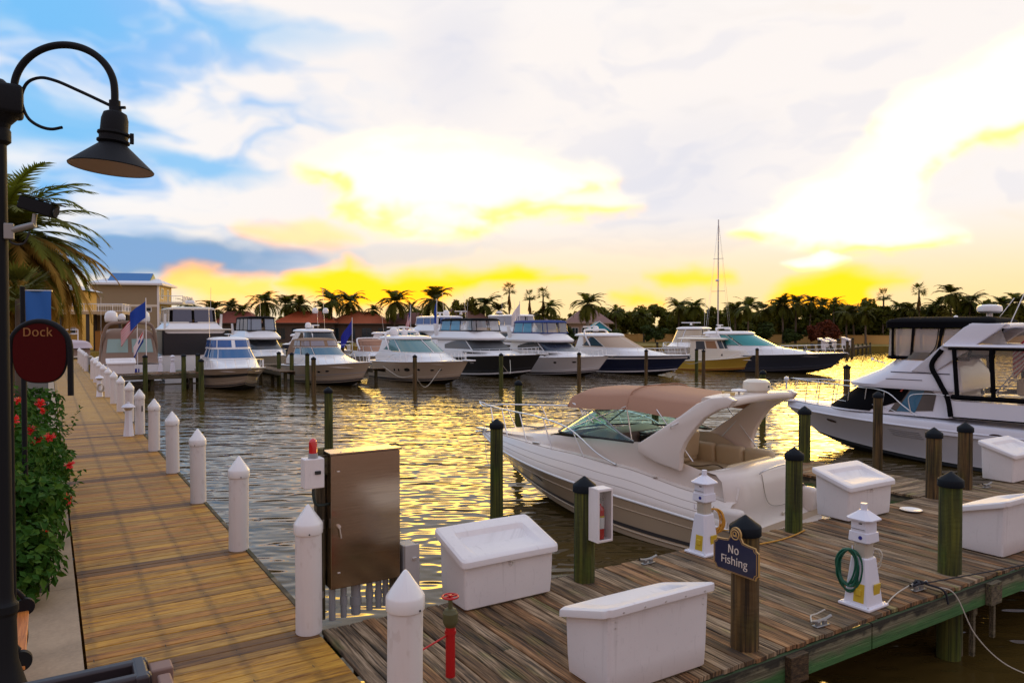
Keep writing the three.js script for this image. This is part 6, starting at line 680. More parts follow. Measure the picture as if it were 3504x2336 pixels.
// ---------------------------------------------------------------- flags
{
  const us = canvasTex(256, 160, (c, w, h) => { for (let i = 0; i < 13; i++) { c.fillStyle = i % 2 ? '#efe9e6' : '#b3152b'; c.fillRect(0, i * h / 13, w, h / 13 + 1); } c.fillStyle = '#1b2a63'; c.fillRect(0, 0, w * 0.4, h * 7 / 13); c.fillStyle = '#f2f2f2'; for (let r = 0; r < 5; r++) for (let k = 0; k < 6; k++) c.fillRect(6 + k * 16, 7 + r * 16, 4, 4); });
  const cloth = (w, h, m, name, label, pos, turn, drop, pole) => { const g = grid(18, 10, (u, v) => [u * w * (1 - drop * 0.35), v * h - drop * u * w * 0.9 + 0.05 * Math.sin(v * 4 + u * 5), 0.09 * w * Math.sin(u * 8 + v * 1.5) * u]); const o = thing(name, label, 'flag', pos, turn, 'flags on the boats'); part('cloth', g, m, o); if (pole) part('pole', bar([0, -pole, 0], [0, h + 0.15, 0], 0.03, 8), K.white, o); return o; };
  const uM = M(0xffffff, 0.8, { map: us }); const bl = M([0.01, 0.06, 0.38], 0.8), ry = M([0.012, 0.02, 0.3], 0.8);
  cloth(1.5, 0.95, uM, 'national_flag', 'striped national flag beside the blue flag over the beige cruiser', [5.0, 3.0, -54.6], Math.PI - 0.3, 0.95, 3.0); cloth(1.3, 1.15, bl, 'plain_flag', 'bright blue flag flying above the beige cruiser stern', [5.5, 3.6, -54.3], Math.PI - 0.25, 0.75, 3.5); { const f = cloth(1.1, 0.8, M(0xffffff, 0.8, { map: canvasTex(128, 96, (c, w, h) => { c.fillStyle = '#e8dcdc'; c.fillRect(0, 0, w, h); c.fillStyle = '#123a86'; c.fillRect(0, h * 0.72, w, h * 0.28); c.fillStyle = '#c8302c'; c.fillRect(w * 0.05, 4, w * 0.3, h * 0.2); c.fillStyle = '#123a86'; c.beginPath(); c.arc(w * 0.4, h * 0.35, h * 0.14, 0, 7); c.fill(); }) }), 'club_flag', 'white and navy club flag drooping below the blue flag', [5.35, 2.0, -54.4], Math.PI - 0.4, 1.2, 0); }
  cloth(1.7, 1.3, ry, 'plain_flag', 'royal blue flag drooping in front of the white coupe yacht', [23.9, 2.4, -66], Math.PI - 0.1, 1.1, 3.2); cloth(1.3, 1.5, uM, 'national_flag', 'striped national flag hanging before the white express boat', [31.6, 3.6, -70], Math.PI - 0.9, 1.6, 4.2); cloth(0.7, 2.2, bl, 'plain_flag', 'narrow blue flag hanging behind the hardtop cruiser', [32.6, 3.4, -66], Math.PI - 1.0, 1.6, 4.2); cloth(1.3, 1.1, M([0.75, 0.7, 0.7], 0.8), 'club_flag', 'pale flag with a red patch between the two flybridge yachts', [38.5, 4.2, -60], Math.PI - 0.6, 1.1, 5); cloth(1.1, 0.8, uM, 'national_flag', 'small striped flag behind the white aft cabin yacht', [24.3, 2.35, -9.9], Math.PI - 1.2, 0.9, 1.6);
}

// ---------------------------------------------------------------- plants
class Leafy {
  constructor() { this.p = []; this.uv = []; }
  tri(a, b, c) { this.p.push(a.x, a.y, a.z, b.x, b.y, b.z, c.x, c.y, c.z); this.uv.push(0, 0, 1, 0, 0.5, 1); }
  geo() { const g = new THREE.BufferGeometry(); g.setAttribute('position', new THREE.Float32BufferAttribute(this.p, 3)); g.setAttribute('uv', new THREE.Float32BufferAttribute(this.uv, 2)); g.computeVertexNormals(); return g; }
  frond(base, yaw, el, len, bend, leaf, n, wd, hang = 0.5) {
    const c = Math.cos(yaw), s = Math.sin(yaw), side = V(-s, 0, c); let p = base.clone(), a = el; const st = len / n; let prev = p.clone();
    for (let i = 1; i <= n; i++) {
      const t = i / n; a -= bend / n * (0.5 + t); const d = V(c * Math.cos(a), Math.sin(a), s * Math.cos(a)); p = p.clone().addScaledVector(d, st); const up = V(-c * Math.sin(a), Math.cos(a), -s * Math.sin(a));
      const w = 0.02 * len * 0.4 * (1 - t) + 0.004; this.tri(prev.clone().addScaledVector(side, w), prev.clone().addScaledVector(side, -w), p);
      if (t > 0.1) { const l = leaf * (0.35 + 0.65 * Math.sin(Math.PI * Math.min(1, 0.12 + t * 0.86))) * rr(0.8, 1.1); for (const q of [-1, 1]) { const dir = d.clone().multiplyScalar(0.55 + 0.5 * t).addScaledVector(side, q * (1 - 0.35 * t)).addScaledVector(up, 0.25).add(V(0, -hang * rr(0.5, 1.2), 0)).normalize(); const tip = p.clone().addScaledVector(dir, l).add(V(0, -hang * l * 0.25, 0)), m = d.clone().multiplyScalar(wd / 2); this.tri(p.clone().sub(m), p.clone().add(m), tip); } }
      prev = p;
    }
  }
  fan(base, yaw, el, len, n, spread = 2.3, droop = 0.3) {                       // a palmate leaf on its stalk
    const c = Math.cos(yaw), s = Math.sin(yaw), d = V(c * Math.cos(el), Math.sin(el), s * Math.cos(el)), side = V(-s, 0, c), hub = base.clone().addScaledVector(d, len * 0.45); const w = 0.012 * len + 0.006; this.tri(base.clone().addScaledVector(side, w), base.clone().addScaledVector(side, -w), hub);
    for (let i = 0; i < n; i++) { const a = (i / (n - 1) - 0.5) * spread; const dir = d.clone().multiplyScalar(Math.cos(a)).addScaledVector(side, Math.sin(a)).add(V(0, -droop * rr(0.4, 1) * (0.4 + Math.abs(a)), 0)).normalize(), l = len * 0.62 * (1 - 0.18 * Math.abs(a)) * rr(0.85, 1.1), pr = dir.clone().cross(V(0, 1, 0)).normalize().multiplyScalar(l * 0.055); const m = hub.clone().addScaledVector(dir, l * 0.55); this.tri(hub, m.clone().add(pr), m.clone().sub(pr)); this.tri(m.clone().add(pr), m.clone().sub(pr), hub.clone().addScaledVector(dir, l).add(V(0, -droop * l * 0.25, 0))); }
  }
  leaf(p, n, l, w) { const t = V(rr(-1, 1), rr(-1, 1), rr(-1, 1)).cross(n).normalize(), b = t.clone().cross(n).normalize(); const tip = p.clone().addScaledVector(t, l), m = p.clone().addScaledVector(t, l * 0.45).addScaledVector(n, l * 0.12); const q = b.multiplyScalar(w / 2); this.tri(p, m.clone().add(q), tip); this.tri(p, tip, m.clone().sub(q)); }
}
const leafM = (r, g, b, tr = 0.3) => M([r, g, b], 0.8, { transmission: tr, thickness: 0, specularIntensity: 0.25 });
K.palm = leafM(0.13, 0.13, 0.008, 0.55); K.palm2 = leafM(0.11, 0.125, 0.01, 0.55); K.canopy = leafM(0.13, 0.14, 0.008, 0.55); K.canopy2 = leafM(0.16, 0.14, 0.008, 0.55); K.deadPalm = leafM(0.22, 0.11, 0.02, 0.35); K.trunk = M([0.12, 0.09, 0.06], 0.9); K.paleTrunk = M([0.3, 0.27, 0.22], 0.85);
const cocoCrown = [...Array(6)].map((_, k) => { const L = new Leafy(); const n = 30 + (k % 3) * 5; for (let i = 0; i < n; i++) { const y = i * 2.399 + k, e = rr(-0.75, 1.25); L.frond(V(0, 0, 0), y, e, rr(0.85, 1.12), rr(0.9, 1.7), 0.34, 20, 0.09, 0.4); } return L.geo(); });
const fanCrown = [...Array(2)].map((_, k) => { const L = new Leafy(); for (let i = 0; i < 34; i++) L.fan(V(0, 0, 0), i * 2.399 + k, rr(-0.5, 1.3), rr(0.85, 1.1), 12, 2.6, 0.35); return L.geo(); });
const beard = (() => { const L = new Leafy(); for (let i = 0; i < 60; i++) L.fan(V(0, rr(-0.7, 0), 0), i * 2.399, rr(-1.5, -1.15), rr(0.5, 1.1), 8, 1.4, 0.2); return L.geo(); })();
function trunkGeo(h, r0, r1, lean, n = 10) { const rings = []; for (let j = 0; j <= 8; j++) { const t = j / 8, o = []; for (let i = 0; i < n; i++) { const a = i / n * 6.283, r = lerp(r0, r1, t) * (t < 0.06 ? 1.35 : 1) * (1 + 0.05 * (j % 2)); o.push([lean * Math.sin(t * 1.6) + r * Math.cos(a), t * h, r * Math.sin(a)]); } rings.push(o); } return crease(clean(loft(rings)), 60); }
const palmSpots = [[22.7, -151.1, 6.6, 2.14, 'c', 'right of the tall beige house'], [28.5, -159.3, 6.2, 2.82, 'c', 'left of the first red roof'], [33.2, -165.8, 6.8, 2.42, 'c', 'behind the first red roof'], [34.2, -158.1, 6.3, 2.14, 'c', 'over the gap after the first red roof'], [36.3, -149.7, 7.9, 2.92, 'c', 'standing tall among the red roofs'], [41.2, -151.4, 7.5, 2.65, 'c', 'left of the royal blue flag'], [43.1, -147.8, 7.2, 2.61, 'c', 'over the bright red roof'], [49.9, -157.7, 7.0, 2.07, 'c', 'small one right of the bright red roof'], [47.7, -142.6, 8.1, 2.92, 'c', 'left one of the thick clump over red roofs'], [51.7, -144.8, 8.0, 3.17, 'c', 'right one of the thick clump over red roofs'], [55.7, -142.2, 6.3, 1.76, 'c', 'small one left of the blue flag'], [57.9, -136.2, 7.9, 3.26, 'c', 'broad one behind the narrow blue flag'], [65.8, -145.4, 7.1, 1.67, 'c', 'slim one beside the broad palm'], [62.0, -126.5, 8.0, 3.46, 'r', 'royal palm with pale trunk left of the black yacht'], [74.8, -130.3, 7.4, 3.0, 'c', 'above the black yacht bimini'], [77.8, -128.4, 6.3, 2.29, 'c', 'below the tall fan palm'], [80.8, -114.7, 6.7, 1.98, 'c', 'right of the twin fan palms'], [80.4, -103.2, 7.0, 2.67, 'r', 'royal palm with pale trunk before the teal roof'], [97.8, -115.8, 6.0, 1.94, 'c', 'right of the teal roof'], [78.9, -115.9, 5.3, 1.32, 'c', 'short one by the blue bimini'], [102.4, -112.9, 4.9, 1.76, 'c', 'row'], [108.4, -109.2, 6.9, 2.65, 'c', 'row'], [107.0, -104.2, 6.9, 2.22, 'c', 'row'], [110.2, -96.2, 6.1, 2.14, 'c', 'row'], [109.1, -92.2, 6.6, 2.56, 'c', 'row'], [114.8, -93.4, 6.2, 2.14, 'c', 'row'], [116.2, -90.1, 7.1, 2.27, 'c', 'row'], [119.9, -90.2, 7.3, 2.3, 'c', 'row'], [123.7, -90.2, 7.7, 2.0, 'c', 'row'], [129.4, -91.3, 7.0, 2.06, 'c', 'row'], [126.1, -86.3, 7.3, 1.81, 'c', 'row'], [124.4, -82.6, 5.6, 2.08, 'c', 'row'], [127.6, -83.0, 6.1, 1.78, 'c', 'row'], [125.5, -79.5, 5.3, 1.73, 'c', 'row'], [134.1, -78.9, 6.5, 1.95, 'c', 'row2'], [134.2, -76.5, 6.1, 1.76, 'c', 'row2'], [138.8, -73.6, 6.8, 2.24, 'c', 'row2'], [138.6, -71.4, 8.9, 2.36, 'c', 'row2'], [141.6, -69.5, 7.5, 2.36, 'c', 'row2'], [146.4, -68.9, 5.9, 1.76, 'c', 'row2'], [144.2, -65.5, 7.0, 2.17, 'c', 'row2'], [144.3, -63.1, 7.2, 2.45, 'r', 'row2'], [152.1, -70.0, 6.2, 2.14, 'c', 'row2'], [79.3, -127.5, 10.4, 1.5, 'f', 'tallest fan palm standing left of the blue bimini yacht'], [77.3, -117.0, 8.6, 1.32, 'f', 'left one of the twin bearded fan palms'], [79.4, -115.6, 9.1, 1.4, 'f', 'right one of the twin bearded fan palms'], [132.1, -80.3, 8.6, 1.46, 'f', 'fan palm left of the black canvas enclosure'], [135.7, -75.6, 9.6, 1.44, 'f', 'bearded fan palm above the black canvas enclosure']];
palmSpots.forEach(([x, z, y, r, kind, note], i) => {
  const row = note === 'row', row2 = note === 'row2', lab = kind === 'f' ? note : row ? 'coconut palm in the dense dark row above the tan wall' : row2 ? 'coconut palm behind the white aft cabin yacht at the right' : kind === 'r' ? note : `coconut palm ${note}`;
  const t = thing(kind === 'f' ? 'fan_palm' : kind === 'r' ? 'royal_palm' : 'coconut_palm', lab, 'palm tree', [x, -0.25, z], rr(0, 6), row ? 'palms in the row above the tan wall' : row2 ? 'palms behind the white yacht' : 'palms along the far shore'); const lean = rr(-0.5, 0.5) * (kind === 'c' ? 1 : 0.2), h = y + 0.25;
  part('trunk', trunkGeo(h, kind === 'r' ? 0.34 : 0.2, kind === 'r' ? 0.26 : 0.13, lean), kind === 'r' ? K.paleTrunk : K.trunk, t); const c = part('crown', kind === 'f' ? fanCrown[i % 2] : cocoCrown[i % 6], i % 2 ? K.palm : K.palm2, t); c.position.set(lean, h, 0); c.scale.setScalar(kind === 'f' ? r * 1.25 : r * 1.3); c.rotation.y = rr(0, 6); if (kind === 'f' && i !== palmSpots.length - 2) { const d = part('dead_frond_skirt', beard, K.deadPalm, t); d.position.set(lean, h, 0); d.scale.set(r * 0.8, r * 1.9, r * 0.8); }
});
// broadleaf trees and shrubs of the far shore
const crownGeo = [...Array(6)].map((_, k) => { const L = new Leafy(), bl = []; for (let i = 0; i < 11; i++) bl.push([rr(-0.75, 0.75), rr(-0.45, 0.75), rr(-0.75, 0.75), rr(0.22, 0.46)]); for (let i = 0; i < 1800; i++) { const b = bl[i % 11], n = V(rr(-1, 1), rr(-0.8, 1), rr(-1, 1)).normalize(), p = V(b[0], b[1], b[2]).addScaledVector(n, b[3] * Math.pow(rnd(), 0.35)); L.leaf(p, V(n.x + rr(-0.6, 0.6), n.y + rr(-0.4, 0.8), n.z + rr(-0.6, 0.6)).normalize(), rr(0.16, 0.28), rr(0.12, 0.18)); } return L.geo(); });
function shadeTree(x, z, h, w, label, group, k = 0, m = K.canopy, low = 0.28) { const t = thing('shade_tree', label, 'tree', [x, -0.25, z], rr(0, 6), group); part('trunk', trunkGeo(h * 0.55, 0.2, 0.1, rr(-0.3, 0.3), 8), K.trunk, t); const c = part('crown', crownGeo[k % 6], m, t); c.position.y = h * (0.5 + low / 2); c.scale.set(w, h * (0.5 - low / 2) * 1.15, w); return t; }
{
  const line = [[93, -122], [104, -119], [112, -110], [119, -101], [124, -93], [129, -86], [133, -78], [137, -70], [142, -62], [148, -53], [155, -42]]; let k = 0;
  for (let i = 0; i + 1 < line.length; i++) for (let j = 0; j < 4; j++) { const t = j / 4, x = lerp(line[i][0], line[i + 1][0], t) + rr(2, 9), z = lerp(line[i][1], line[i + 1][1], t) - rr(0, 4); shadeTree(x, z, rr(5.6, 7.6), rr(3.2, 4.6), 'dark broadleaf tree in the continuous belt behind the tan wall', 'broadleaf belt behind the tan wall', k++, k % 3 ? K.canopy : K.canopy2, 0.02); }
  for (const [x, z, h, w, l, lo] of [[72.5, -133, 8.2, 2.8, 'round dark tree left of the tall fan palm', 0.3], [70.5, -131, 7.6, 2.4, 'dark tree beside the round tree above the black yacht', 0.3], [56, -150, 6.3, 4, 'low tree mass behind the clumped palms', 0.1], [45, -158, 6.2, 4.5, 'low tree mass behind the bright red roof', 0.1], [27.5, -162, 6, 4, 'low tree mass right of the beige house', 0.1], [66, -146, 6.4, 4, 'low tree mass behind the brown roofs', 0.1], [84, -122, 5.4, 3, 'low tree by the house behind the twin fan palms', 0.1], [90, -121, 6, 3.6, 'bushy tree right of the lavender roofed house', 0.05], [97, -119, 6.4, 4, 'bushy tree behind the teal roofed kiosk', 0.05]]) shadeTree(x, z, h, w, l, 'trees among the far houses', k++, K.canopy2, lo);
  for (const [x, z, h, w, l] of [[81.5, -111, 3.0, 2.0, 'clipped green hedge left of the royal palm trunk'], [86, -104, 2.8, 2.2, 'rounded green hedge right of the teal kiosk'], [100.5, -107.5, 3.4, 2.6, 'dark shrub before the tan wall behind the sail mast'], [112, -92, 3.8, 3.2, 'large loose shrub before the tan wall by the slate cruiser'], [117, -88, 3.0, 2.2, 'small shrub before the tan wall right of the slate cruiser'], [119.6, -84, 4.4, 2.6, 'rust tinged shrub before the tan wall']]) { const t = thing('shrub', l, 'shrub', [x, -0.25, z], rr(0, 6), 'shrubs before the tan wall'); const c = part('foliage', crownGeo[k++ % 6], l.startsWith('rust') ? leafM(0.14, 0.035, 0.012) : leafM(0.05, 0.075, 0.012), t); c.position.y = h * 0.48; c.scale.set(w, h * 0.55, w); part('stem', cyl(0.12, 0.08, h * 0.4, 0, 0, 0, 6), K.trunk, t); }
}
// ---------------------------------------------------------------- far buildings and the garden wall
{
  const wl = [[80, -126], [96, -121.5], [108, -116.4], [116, -106], [122, -94.6], [128.5, -76.4], [136, -58.6], [152, -36]]; const w = thing('garden_wall', 'long tan garden wall behind the lawn of the far shore', 'wall'); const wm = M([0.6, 0.36, 0.11], 0.9);
  for (let i = 0; i + 1 < wl.length; i++) { const [ax, az] = wl[i], [cx, cz] = wl[i + 1], l = Math.hypot(cx - ax, cz - az), a = Math.atan2(-(cz - az), cx - ax); const o = part('wall_panel', bx(l, 1.55, 0.25, 0, 0.52, 0), wm, w); o.position.set((ax + cx) / 2, 0, (az + cz) / 2); o.rotation.y = a; const cp = part('coping', bx(l, 0.1, 0.36, 0, 1.34, 0), wm, w); cp.position.copy(o.position); cp.rotation.y = a; for (let q = 0; q < l; q += 5) { const s = part('pier', bx(0.45, 1.75, 0.45, 0, 0.6, 0), wm, w); s.position.set(lerp(ax, cx, q / l), 0.02, lerp(az, cz, q / l)); s.rotation.y = a; } }
}
K.tile = (r, g, b) => M([r, g, b], 0.8, { map: rep(tex(64, 64, (u, v) => { const q = 0.75 + 0.25 * Math.abs(Math.sin(u * 6.283 * 2)) - 0.12 * (v > 0.86 ? 1 : 0) + 0.2 * (vnoise(u * 9, v * 9) - 0.5); return [q, q, q]; }), 8, 8) });
function windowAt(parent, w, h, x, y, z, ry, frame = K.white, nx = 2) { const g = part('window', T(bx(w, h, 0.06), x, y, z, 0, ry), K.glass, parent); part('frame', T(merge(bx(w + 0.16, 0.1, 0.12, 0, h / 2 + 0.03, 0), bx(w + 0.16, 0.1, 0.12, 0, -h / 2 - 0.03, 0), bx(0.1, h, 0.115, -w / 2 - 0.03, 0, 0), bx(0.1, h, 0.115, w / 2 + 0.03, 0, 0), ...[...Array(nx - 1)].map((_, i) => bx(0.06, h, 0.1, -w / 2 + w * (i + 1) / nx, 0, 0))), x, y, z, 0, ry), frame, g); return g; }
function railing(parent, pts, y, h = 1.0) { for (let i = 0; i + 1 < pts.length; i++) { const [ax, az] = pts[i], [cx, cz] = pts[i + 1], l = Math.hypot(cx - ax, cz - az); const r = part('railing', merge(bar([ax, y + h, az], [cx, y + h, cz], 0.05, 5), bar([ax, y + 0.12, az], [cx, y + 0.12, cz], 0.035, 5)), K.white, parent); const n = Math.round(l / 0.28); part('balusters', merge([...Array(n + 1)].map((_, k) => bar([lerp(ax, cx, k / n), y, lerp(az, cz, k / n)], [lerp(ax, cx, k / n), y + h, lerp(az, cz, k / n)], k % 6 ? 0.016 : 0.05, 4))), K.white, r).userData.kind = 'stuff'; } }
function hipRoof(w, d, y0, y1, rl, rd = 0) { const o = rl / 2; const A = [-w / 2, y0, -d / 2], B = [w / 2, y0, -d / 2], C = [w / 2, y0, d / 2], D = [-w / 2, y0, d / 2], E = [-o, y1, 0], F = [o, y1, 0]; const p = [A, B, F, A, F, E, C, D, E, C, E, F, D, A, E, B, C, F].flat(); const g = new THREE.BufferGeometry(); g.setAttribute('position', new THREE.Float32BufferAttribute(p, 3)); g.computeVertexNormals(); return uvMetres(g, (x, y, z) => x / 4, (x, y, z) => (z + y) / 4); }
{
  const h = thing('tall_house', 'tall three storey beige and yellow house with blue metal roof', 'house', [11.85, -0.2, -135.7], -0.35); const be = M([0.34, 0.26, 0.155], 0.8, { map: null }), ye = M([0.62, 0.42, 0.12], 0.8), bl = M([0.02, 0.16, 0.42], 0.5);
  part('wall', bx(9.8, 10, 8.5, 0, 5, 0), be, h); const yw = part('yellow_wall', bx(0.06, 9.98, 8.3, 4.92, 5, 0), ye, h); part('corner_board', bx(0.3, 10, 0.3, 4.85, 5, 4.2), K.white, h); part('corner_board', bx(0.3, 10, 0.3, -4.85, 5, 4.2), K.white, h); part('belt_course', bx(9.9, 0.35, 0.1, 0, 6.5, 4.28), K.cream, h); for (let y = 0.35; y < 10; y += 0.45) part('siding_board', bx(9.2, 0.43, 0.03, 0, y, 4.27), be, h);
  const r = part('roof', hipRoof(11.4, 10.2, 10, 11.0, 8), M([0.7, 0.7, 0.72], 0.5), h); part('fascia', bx(11.4, 0.3, 10.2, 0, 9.9, 0), K.white, r); const g = part('blue_gable', poly([[-2.9, 10.2], [2.9, 10.2], [0, 11.9]], 6.2).rotateY(Math.PI / 2).translate(-3.1, 0, 0), bl, h); part('gable_end', poly([[-2.5, 10.3], [2.5, 10.3], [0, 11.75]], 0.06).rotateY(Math.PI / 2).translate(3.12, 0, 0), M([0.5, 0.48, 0.2], 0.8), g);
  windowAt(h, 1.3, 1.6, 4.96, 8.5, 2.2, Math.PI / 2); windowAt(h, 1.0, 2.0, 4.96, 8.2, -1.6, Math.PI / 2); windowAt(h, 4.4, 2.2, 4.96, 5.3, 0.6, Math.PI / 2, K.white, 5); windowAt(h, 3, 1.6, 4.96, 2.2, 0.6, Math.PI / 2, K.white, 3); windowAt(h, 0.8, 0.6, 3.4, 5.9, 4.3, 0, K.white, 1); windowAt(h, 0.8, 0.6, 0.4, 5.9, 4.3, 0, K.white, 1);
  for (const [y, x1] of [[6.95, 8.4], [3.95, 10.5]]) { const b = part('balcony', bx(x1 - 4.9, 0.3, 7.6, (x1 + 4.9) / 2, y, 0), K.cream, h); railing(h, [[4.95, 3.7], [x1, 3.7], [x1, -3.7]], y + 0.15, 1.0); } for (const z of [3.6, -3.6]) part('balcony_post', bx(0.3, 3.8, 0.3, 8.1, 1.9, z), K.cream, h);
}
{
  const h = thing('yellow_house', 'yellow house on stilts with white deck railing beside the palm', 'house', [2.2, -0.2, -117], -0.3); const ye = M([0.6, 0.38, 0.09], 0.85); part('wall', bx(6.2, 8, 7, -0.6, 4, -1), ye, h); const r = part('roof', hipRoof(7.6, 8.6, 8, 9.0, 2.5), M([0.6, 0.6, 0.62], 0.5), h); r.position.set(-0.6, 0, -1); windowAt(h, 1.6, 1.4, 1.2, 6.7, 2.52, 0); windowAt(h, 1.2, 1.6, -1.6, 6.6, 2.52, 0); windowAt(h, 1.8, 1.6, -1.2, 2.4, 2.52, 0, K.white, 3); windowAt(h, 0.7, 0.8, 1.4, 2.6, 2.52, 0, K.white, 1);
  part('deck', bx(9.5, 0.35, 4.2, 3.6, 4.95, 4.6), M([0.5, 0.36, 0.2], 0.8), h); railing(h, [[-1.1, 6.6], [8.3, 6.6], [8.3, 2.6]], 5.1, 1.0); for (const [x, z] of [[1.2, 6.3], [4.2, 6.3], [8, 6.3], [4.2, 3], [8, 3]]) part('deck_post', bx(0.35, 4.9, 0.35, x, 2.4, z), M([0.05, 0.04, 0.03], 0.8), h); part('lattice', bx(4.5, 2.2, 0.1, 6.2, 3.6, 2.6), M([0.2, 0.13, 0.05], 0.8), h); part('shed', bx(3.2, 2.6, 2, 6.3, 1.3, 4), M([0.4, 0.17, 0.03], 0.8), h);
}
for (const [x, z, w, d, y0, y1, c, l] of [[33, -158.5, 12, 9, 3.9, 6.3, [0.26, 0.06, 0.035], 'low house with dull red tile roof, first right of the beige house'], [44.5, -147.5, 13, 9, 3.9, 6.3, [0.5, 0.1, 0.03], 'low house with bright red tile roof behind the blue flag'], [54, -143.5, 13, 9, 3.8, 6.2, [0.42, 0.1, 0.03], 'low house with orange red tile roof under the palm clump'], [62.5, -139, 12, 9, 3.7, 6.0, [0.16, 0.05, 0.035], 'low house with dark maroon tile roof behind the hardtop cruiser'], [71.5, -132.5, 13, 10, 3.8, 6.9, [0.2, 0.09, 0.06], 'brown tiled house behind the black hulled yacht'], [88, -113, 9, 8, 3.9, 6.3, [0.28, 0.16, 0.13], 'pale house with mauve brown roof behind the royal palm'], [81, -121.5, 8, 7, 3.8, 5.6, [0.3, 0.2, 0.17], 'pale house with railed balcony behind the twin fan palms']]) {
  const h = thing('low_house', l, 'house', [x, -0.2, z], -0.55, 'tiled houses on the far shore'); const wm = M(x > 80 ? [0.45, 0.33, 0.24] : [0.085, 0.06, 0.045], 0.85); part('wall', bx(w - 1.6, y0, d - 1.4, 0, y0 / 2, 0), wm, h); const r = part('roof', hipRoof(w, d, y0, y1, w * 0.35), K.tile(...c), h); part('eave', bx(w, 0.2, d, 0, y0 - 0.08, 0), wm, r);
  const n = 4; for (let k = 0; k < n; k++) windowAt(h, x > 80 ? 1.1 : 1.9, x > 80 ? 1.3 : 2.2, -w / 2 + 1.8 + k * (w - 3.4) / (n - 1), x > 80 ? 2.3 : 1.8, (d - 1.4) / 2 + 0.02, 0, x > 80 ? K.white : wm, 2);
}
{ const k = thing('kiosk', 'small kiosk with teal metal gable roof on the lawn', 'kiosk', [79.2, -0.2, -99], -0.5); part('wall', bx(2.6, 2.5, 3.2, 0, 1.25, 0), M([0.2, 0.13, 0.08], 0.8), k); const r = part('roof', poly([[-2.1, 2.45], [2.1, 2.45], [0, 4.0]], 3.8).translate(0, 0, -1.9), M([0.02, 0.3, 0.4], 0.5), k); part('gable_trim', merge(bar([-2.1, 2.5, 1.95], [0, 4.05, 1.95], 0.09, 6), bar([2.1, 2.5, 1.95], [0, 4.05, 1.95], 0.09, 6)), K.white, r); part('porch_post', bx(0.14, 2.5, 0.14, -1.5, 1.25, 1.6), K.white, k); part('porch_post', bx(0.14, 2.5, 0.14, 1.5, 1.25, 1.6), K.white, k); }
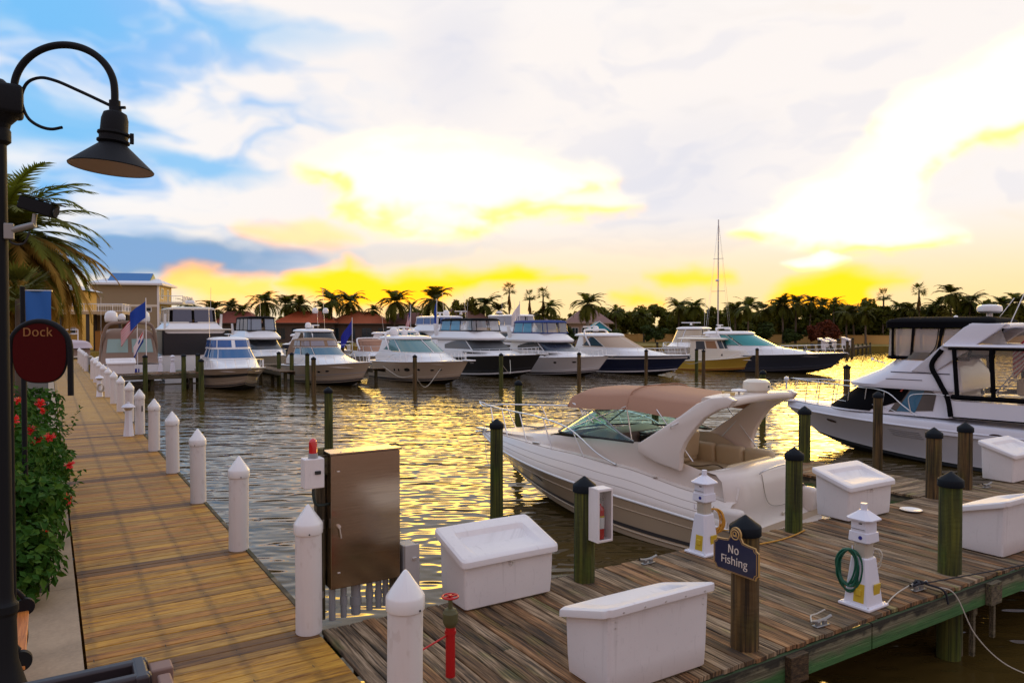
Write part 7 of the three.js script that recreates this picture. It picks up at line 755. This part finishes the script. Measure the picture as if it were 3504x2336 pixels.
// ---------------------------------------------------------------- left: flowering bush, date palm, fan palm
{
  const b = thing('flowering_bush', 'dense green bush with red flowers spilling over the boardwalk edge', 'bush', [-0.5, 0, -9.6]); const L = new Leafy(), L2 = new Leafy(); const blobs = []; for (let k = 0; k < 80; k++) { const z = -rr(-0.3, 7), near = 1 - sst(0, 5, -z); blobs.push([rr(-1.0, 0.42), rr(0.15, lerp(1.65, 1.25, near)), z, rr(0.3, 0.48)]); } for (let k = 0; k < 12; k++) blobs.push([rr(0.3, 0.55), rr(0.3, 1.2), -rr(0, 4.5), rr(0.2, 0.32)]); for (let k = 0; k < 9; k++) blobs.push([rr(-0.5, 0.45), rr(0.15, 0.6), rr(-0.3, 0.2), rr(0.24, 0.34)]);
  const flowers = []; for (let i = 0; i < 26000; i++) { const q = blobs[i % blobs.length], n = V(rr(-1, 1), rr(-0.7, 1), rr(-1, 1)).normalize(), f = rnd() < 0.75; const p = V(q[0], q[1], q[2]).addScaledVector(n, q[3] * (f ? rr(0.86, 1.06) : rr(0.3, 0.9))); if (p.y < 0.03) continue; (i % 3 ? L : L2).leaf(p, V(n.x + rr(-0.5, 0.5), n.y + rr(-0.2, 0.9), n.z + rr(-0.5, 0.5)).normalize(), rr(0.08, 0.16), rr(0.05, 0.09)); }
  for (let k = 0; k < 16; k++) { let p = V(rr(0.0, 0.75), rr(0.9, 1.5), -rr(0.5, 5)); const d = V(rr(0.1, 0.5), rr(0.6, 1.2), rr(-0.2, 0.3)).normalize(); for (let i = 0; i < 22; i++) { const t = i / 22; L.leaf(p.clone().addScaledVector(d, t * 0.45), V(rr(-1, 1), 0.6, rr(-1, 1)).normalize(), rr(0.05, 0.09), 0.035); } }
  part('foliage', L.geo(), leafM(0.03, 0.1, 0.008, 0.35), b); part('foliage', L2.geo(), leafM(0.07, 0.16, 0.014, 0.4), b); const fg = (() => { const F = new Leafy(); for (let i = 0; i < 16; i++) { const a = i * 2.4, n = V(Math.cos(a), rr(0.2, 1), Math.sin(a)).normalize(); F.leaf(n.clone().multiplyScalar(0.005), n, rr(0.03, 0.045), 0.03); F.tri(V(0, 0, 0), n.clone().multiplyScalar(0.05).add(V(0.012, 0, 0)), n.clone().multiplyScalar(0.05).add(V(-0.012, 0.01, 0))); } return F.geo(); })(); const fm = M([0.75, 0.02, 0.01], 0.5, { transmission: 0.2, thickness: 0 });
  for (const [x, y, z, s] of [[0.02, 2.0, -3.2, 1.2], [0.12, 1.92, -3.4, 1], [0.38, 1.85, -3.6, 1.2], [0.42, 1.75, -3.4, 0.9], [0.08, 1.75, -2.4, 1.3], [0.28, 1.62, -2.2, 1.2], [0.36, 1.5, -1.9, 1.25], [0.5, 1.52, -2.1, 1.2], [0.72, 1.2, -1.6, 1.1], [0.68, 0.85, -1.2, 1.2], [-0.02, 1.66, -2.2, 1.2], [0.05, 1.62, -2.6, 1], [0.2, 1.0, -0.4, 0.7], [0.45, 0.7, -0.2, 0.7], [-0.1, 1.3, -1, 0.8]]) { const f = part('flower', fg, fm, b); f.position.set(x, y, z); f.scale.setScalar(s * 1.35); f.rotation.set(rr(0, 1), rr(0, 6), rr(0, 1)); }
  part('stem', merge(...[...Array(9)].map(() => { const x = rr(-0.6, 0.2), z = -rr(0, 6); return tube([[x, 0, z], [x + rr(-0.1, 0.1), 0.5, z], [x + rr(-0.3, 0.3), 1.1, z + rr(-0.2, 0.2)]], 0.018, 5, 8); })), K.trunk, b);
}
{
  const t = thing('date_palm', 'large date palm with drooping fronds behind the lamp post', 'palm tree', [-0.95, 0, -20.9]); part('trunk', trunkGeo(5.0, 0.42, 0.36, 0.05, 14), M([0.1, 0.06, 0.03], 0.95), t); const L = new Leafy(), D = new Leafy(); for (let i = 0; i < 110; i++) { const e = lerp(1.4, -0.5, (i / 110) ** 0.75) + rr(-0.12, 0.12); L.frond(V(0, 5.0, 0), i * 2.399, e, rr(2.3, 2.7), rr(1.1, 1.7), 0.5, 44, 0.095, 0.4); } for (let i = 0; i < 190; i++) D.frond(V(rr(-0.25, 0.25), 4.9, rr(-0.25, 0.25)), i * 2.399, rr(-0.75, 0.35), rr(2.0, 2.8), rr(1.1, 1.6), 0.42, 34, 0.11, 0.7); part('green_fronds', L.geo(), leafM(0.15, 0.165, 0.012, 0.45), t); part('dead_frond_skirt', D.geo(), leafM(0.34, 0.2, 0.03, 0.4), t);
  const f = thing('fan_palm', 'small fan palm in front of the large date palm', 'palm tree', [-0.45, 0, -15.6]); part('trunk', trunkGeo(3.5, 0.1, 0.08, 0.05, 10), K.trunk, f); const F = new Leafy(); for (let i = 0; i < 20; i++) F.fan(V(0, 3.55, 0), i * 2.399, rr(-0.45, 1.1), rr(0.55, 0.78), 22, 2.8, 0.25); part('crown', F.geo(), leafM(0.13, 0.14, 0.02, 0.4), f);
}

renderer.render(scene, camera);
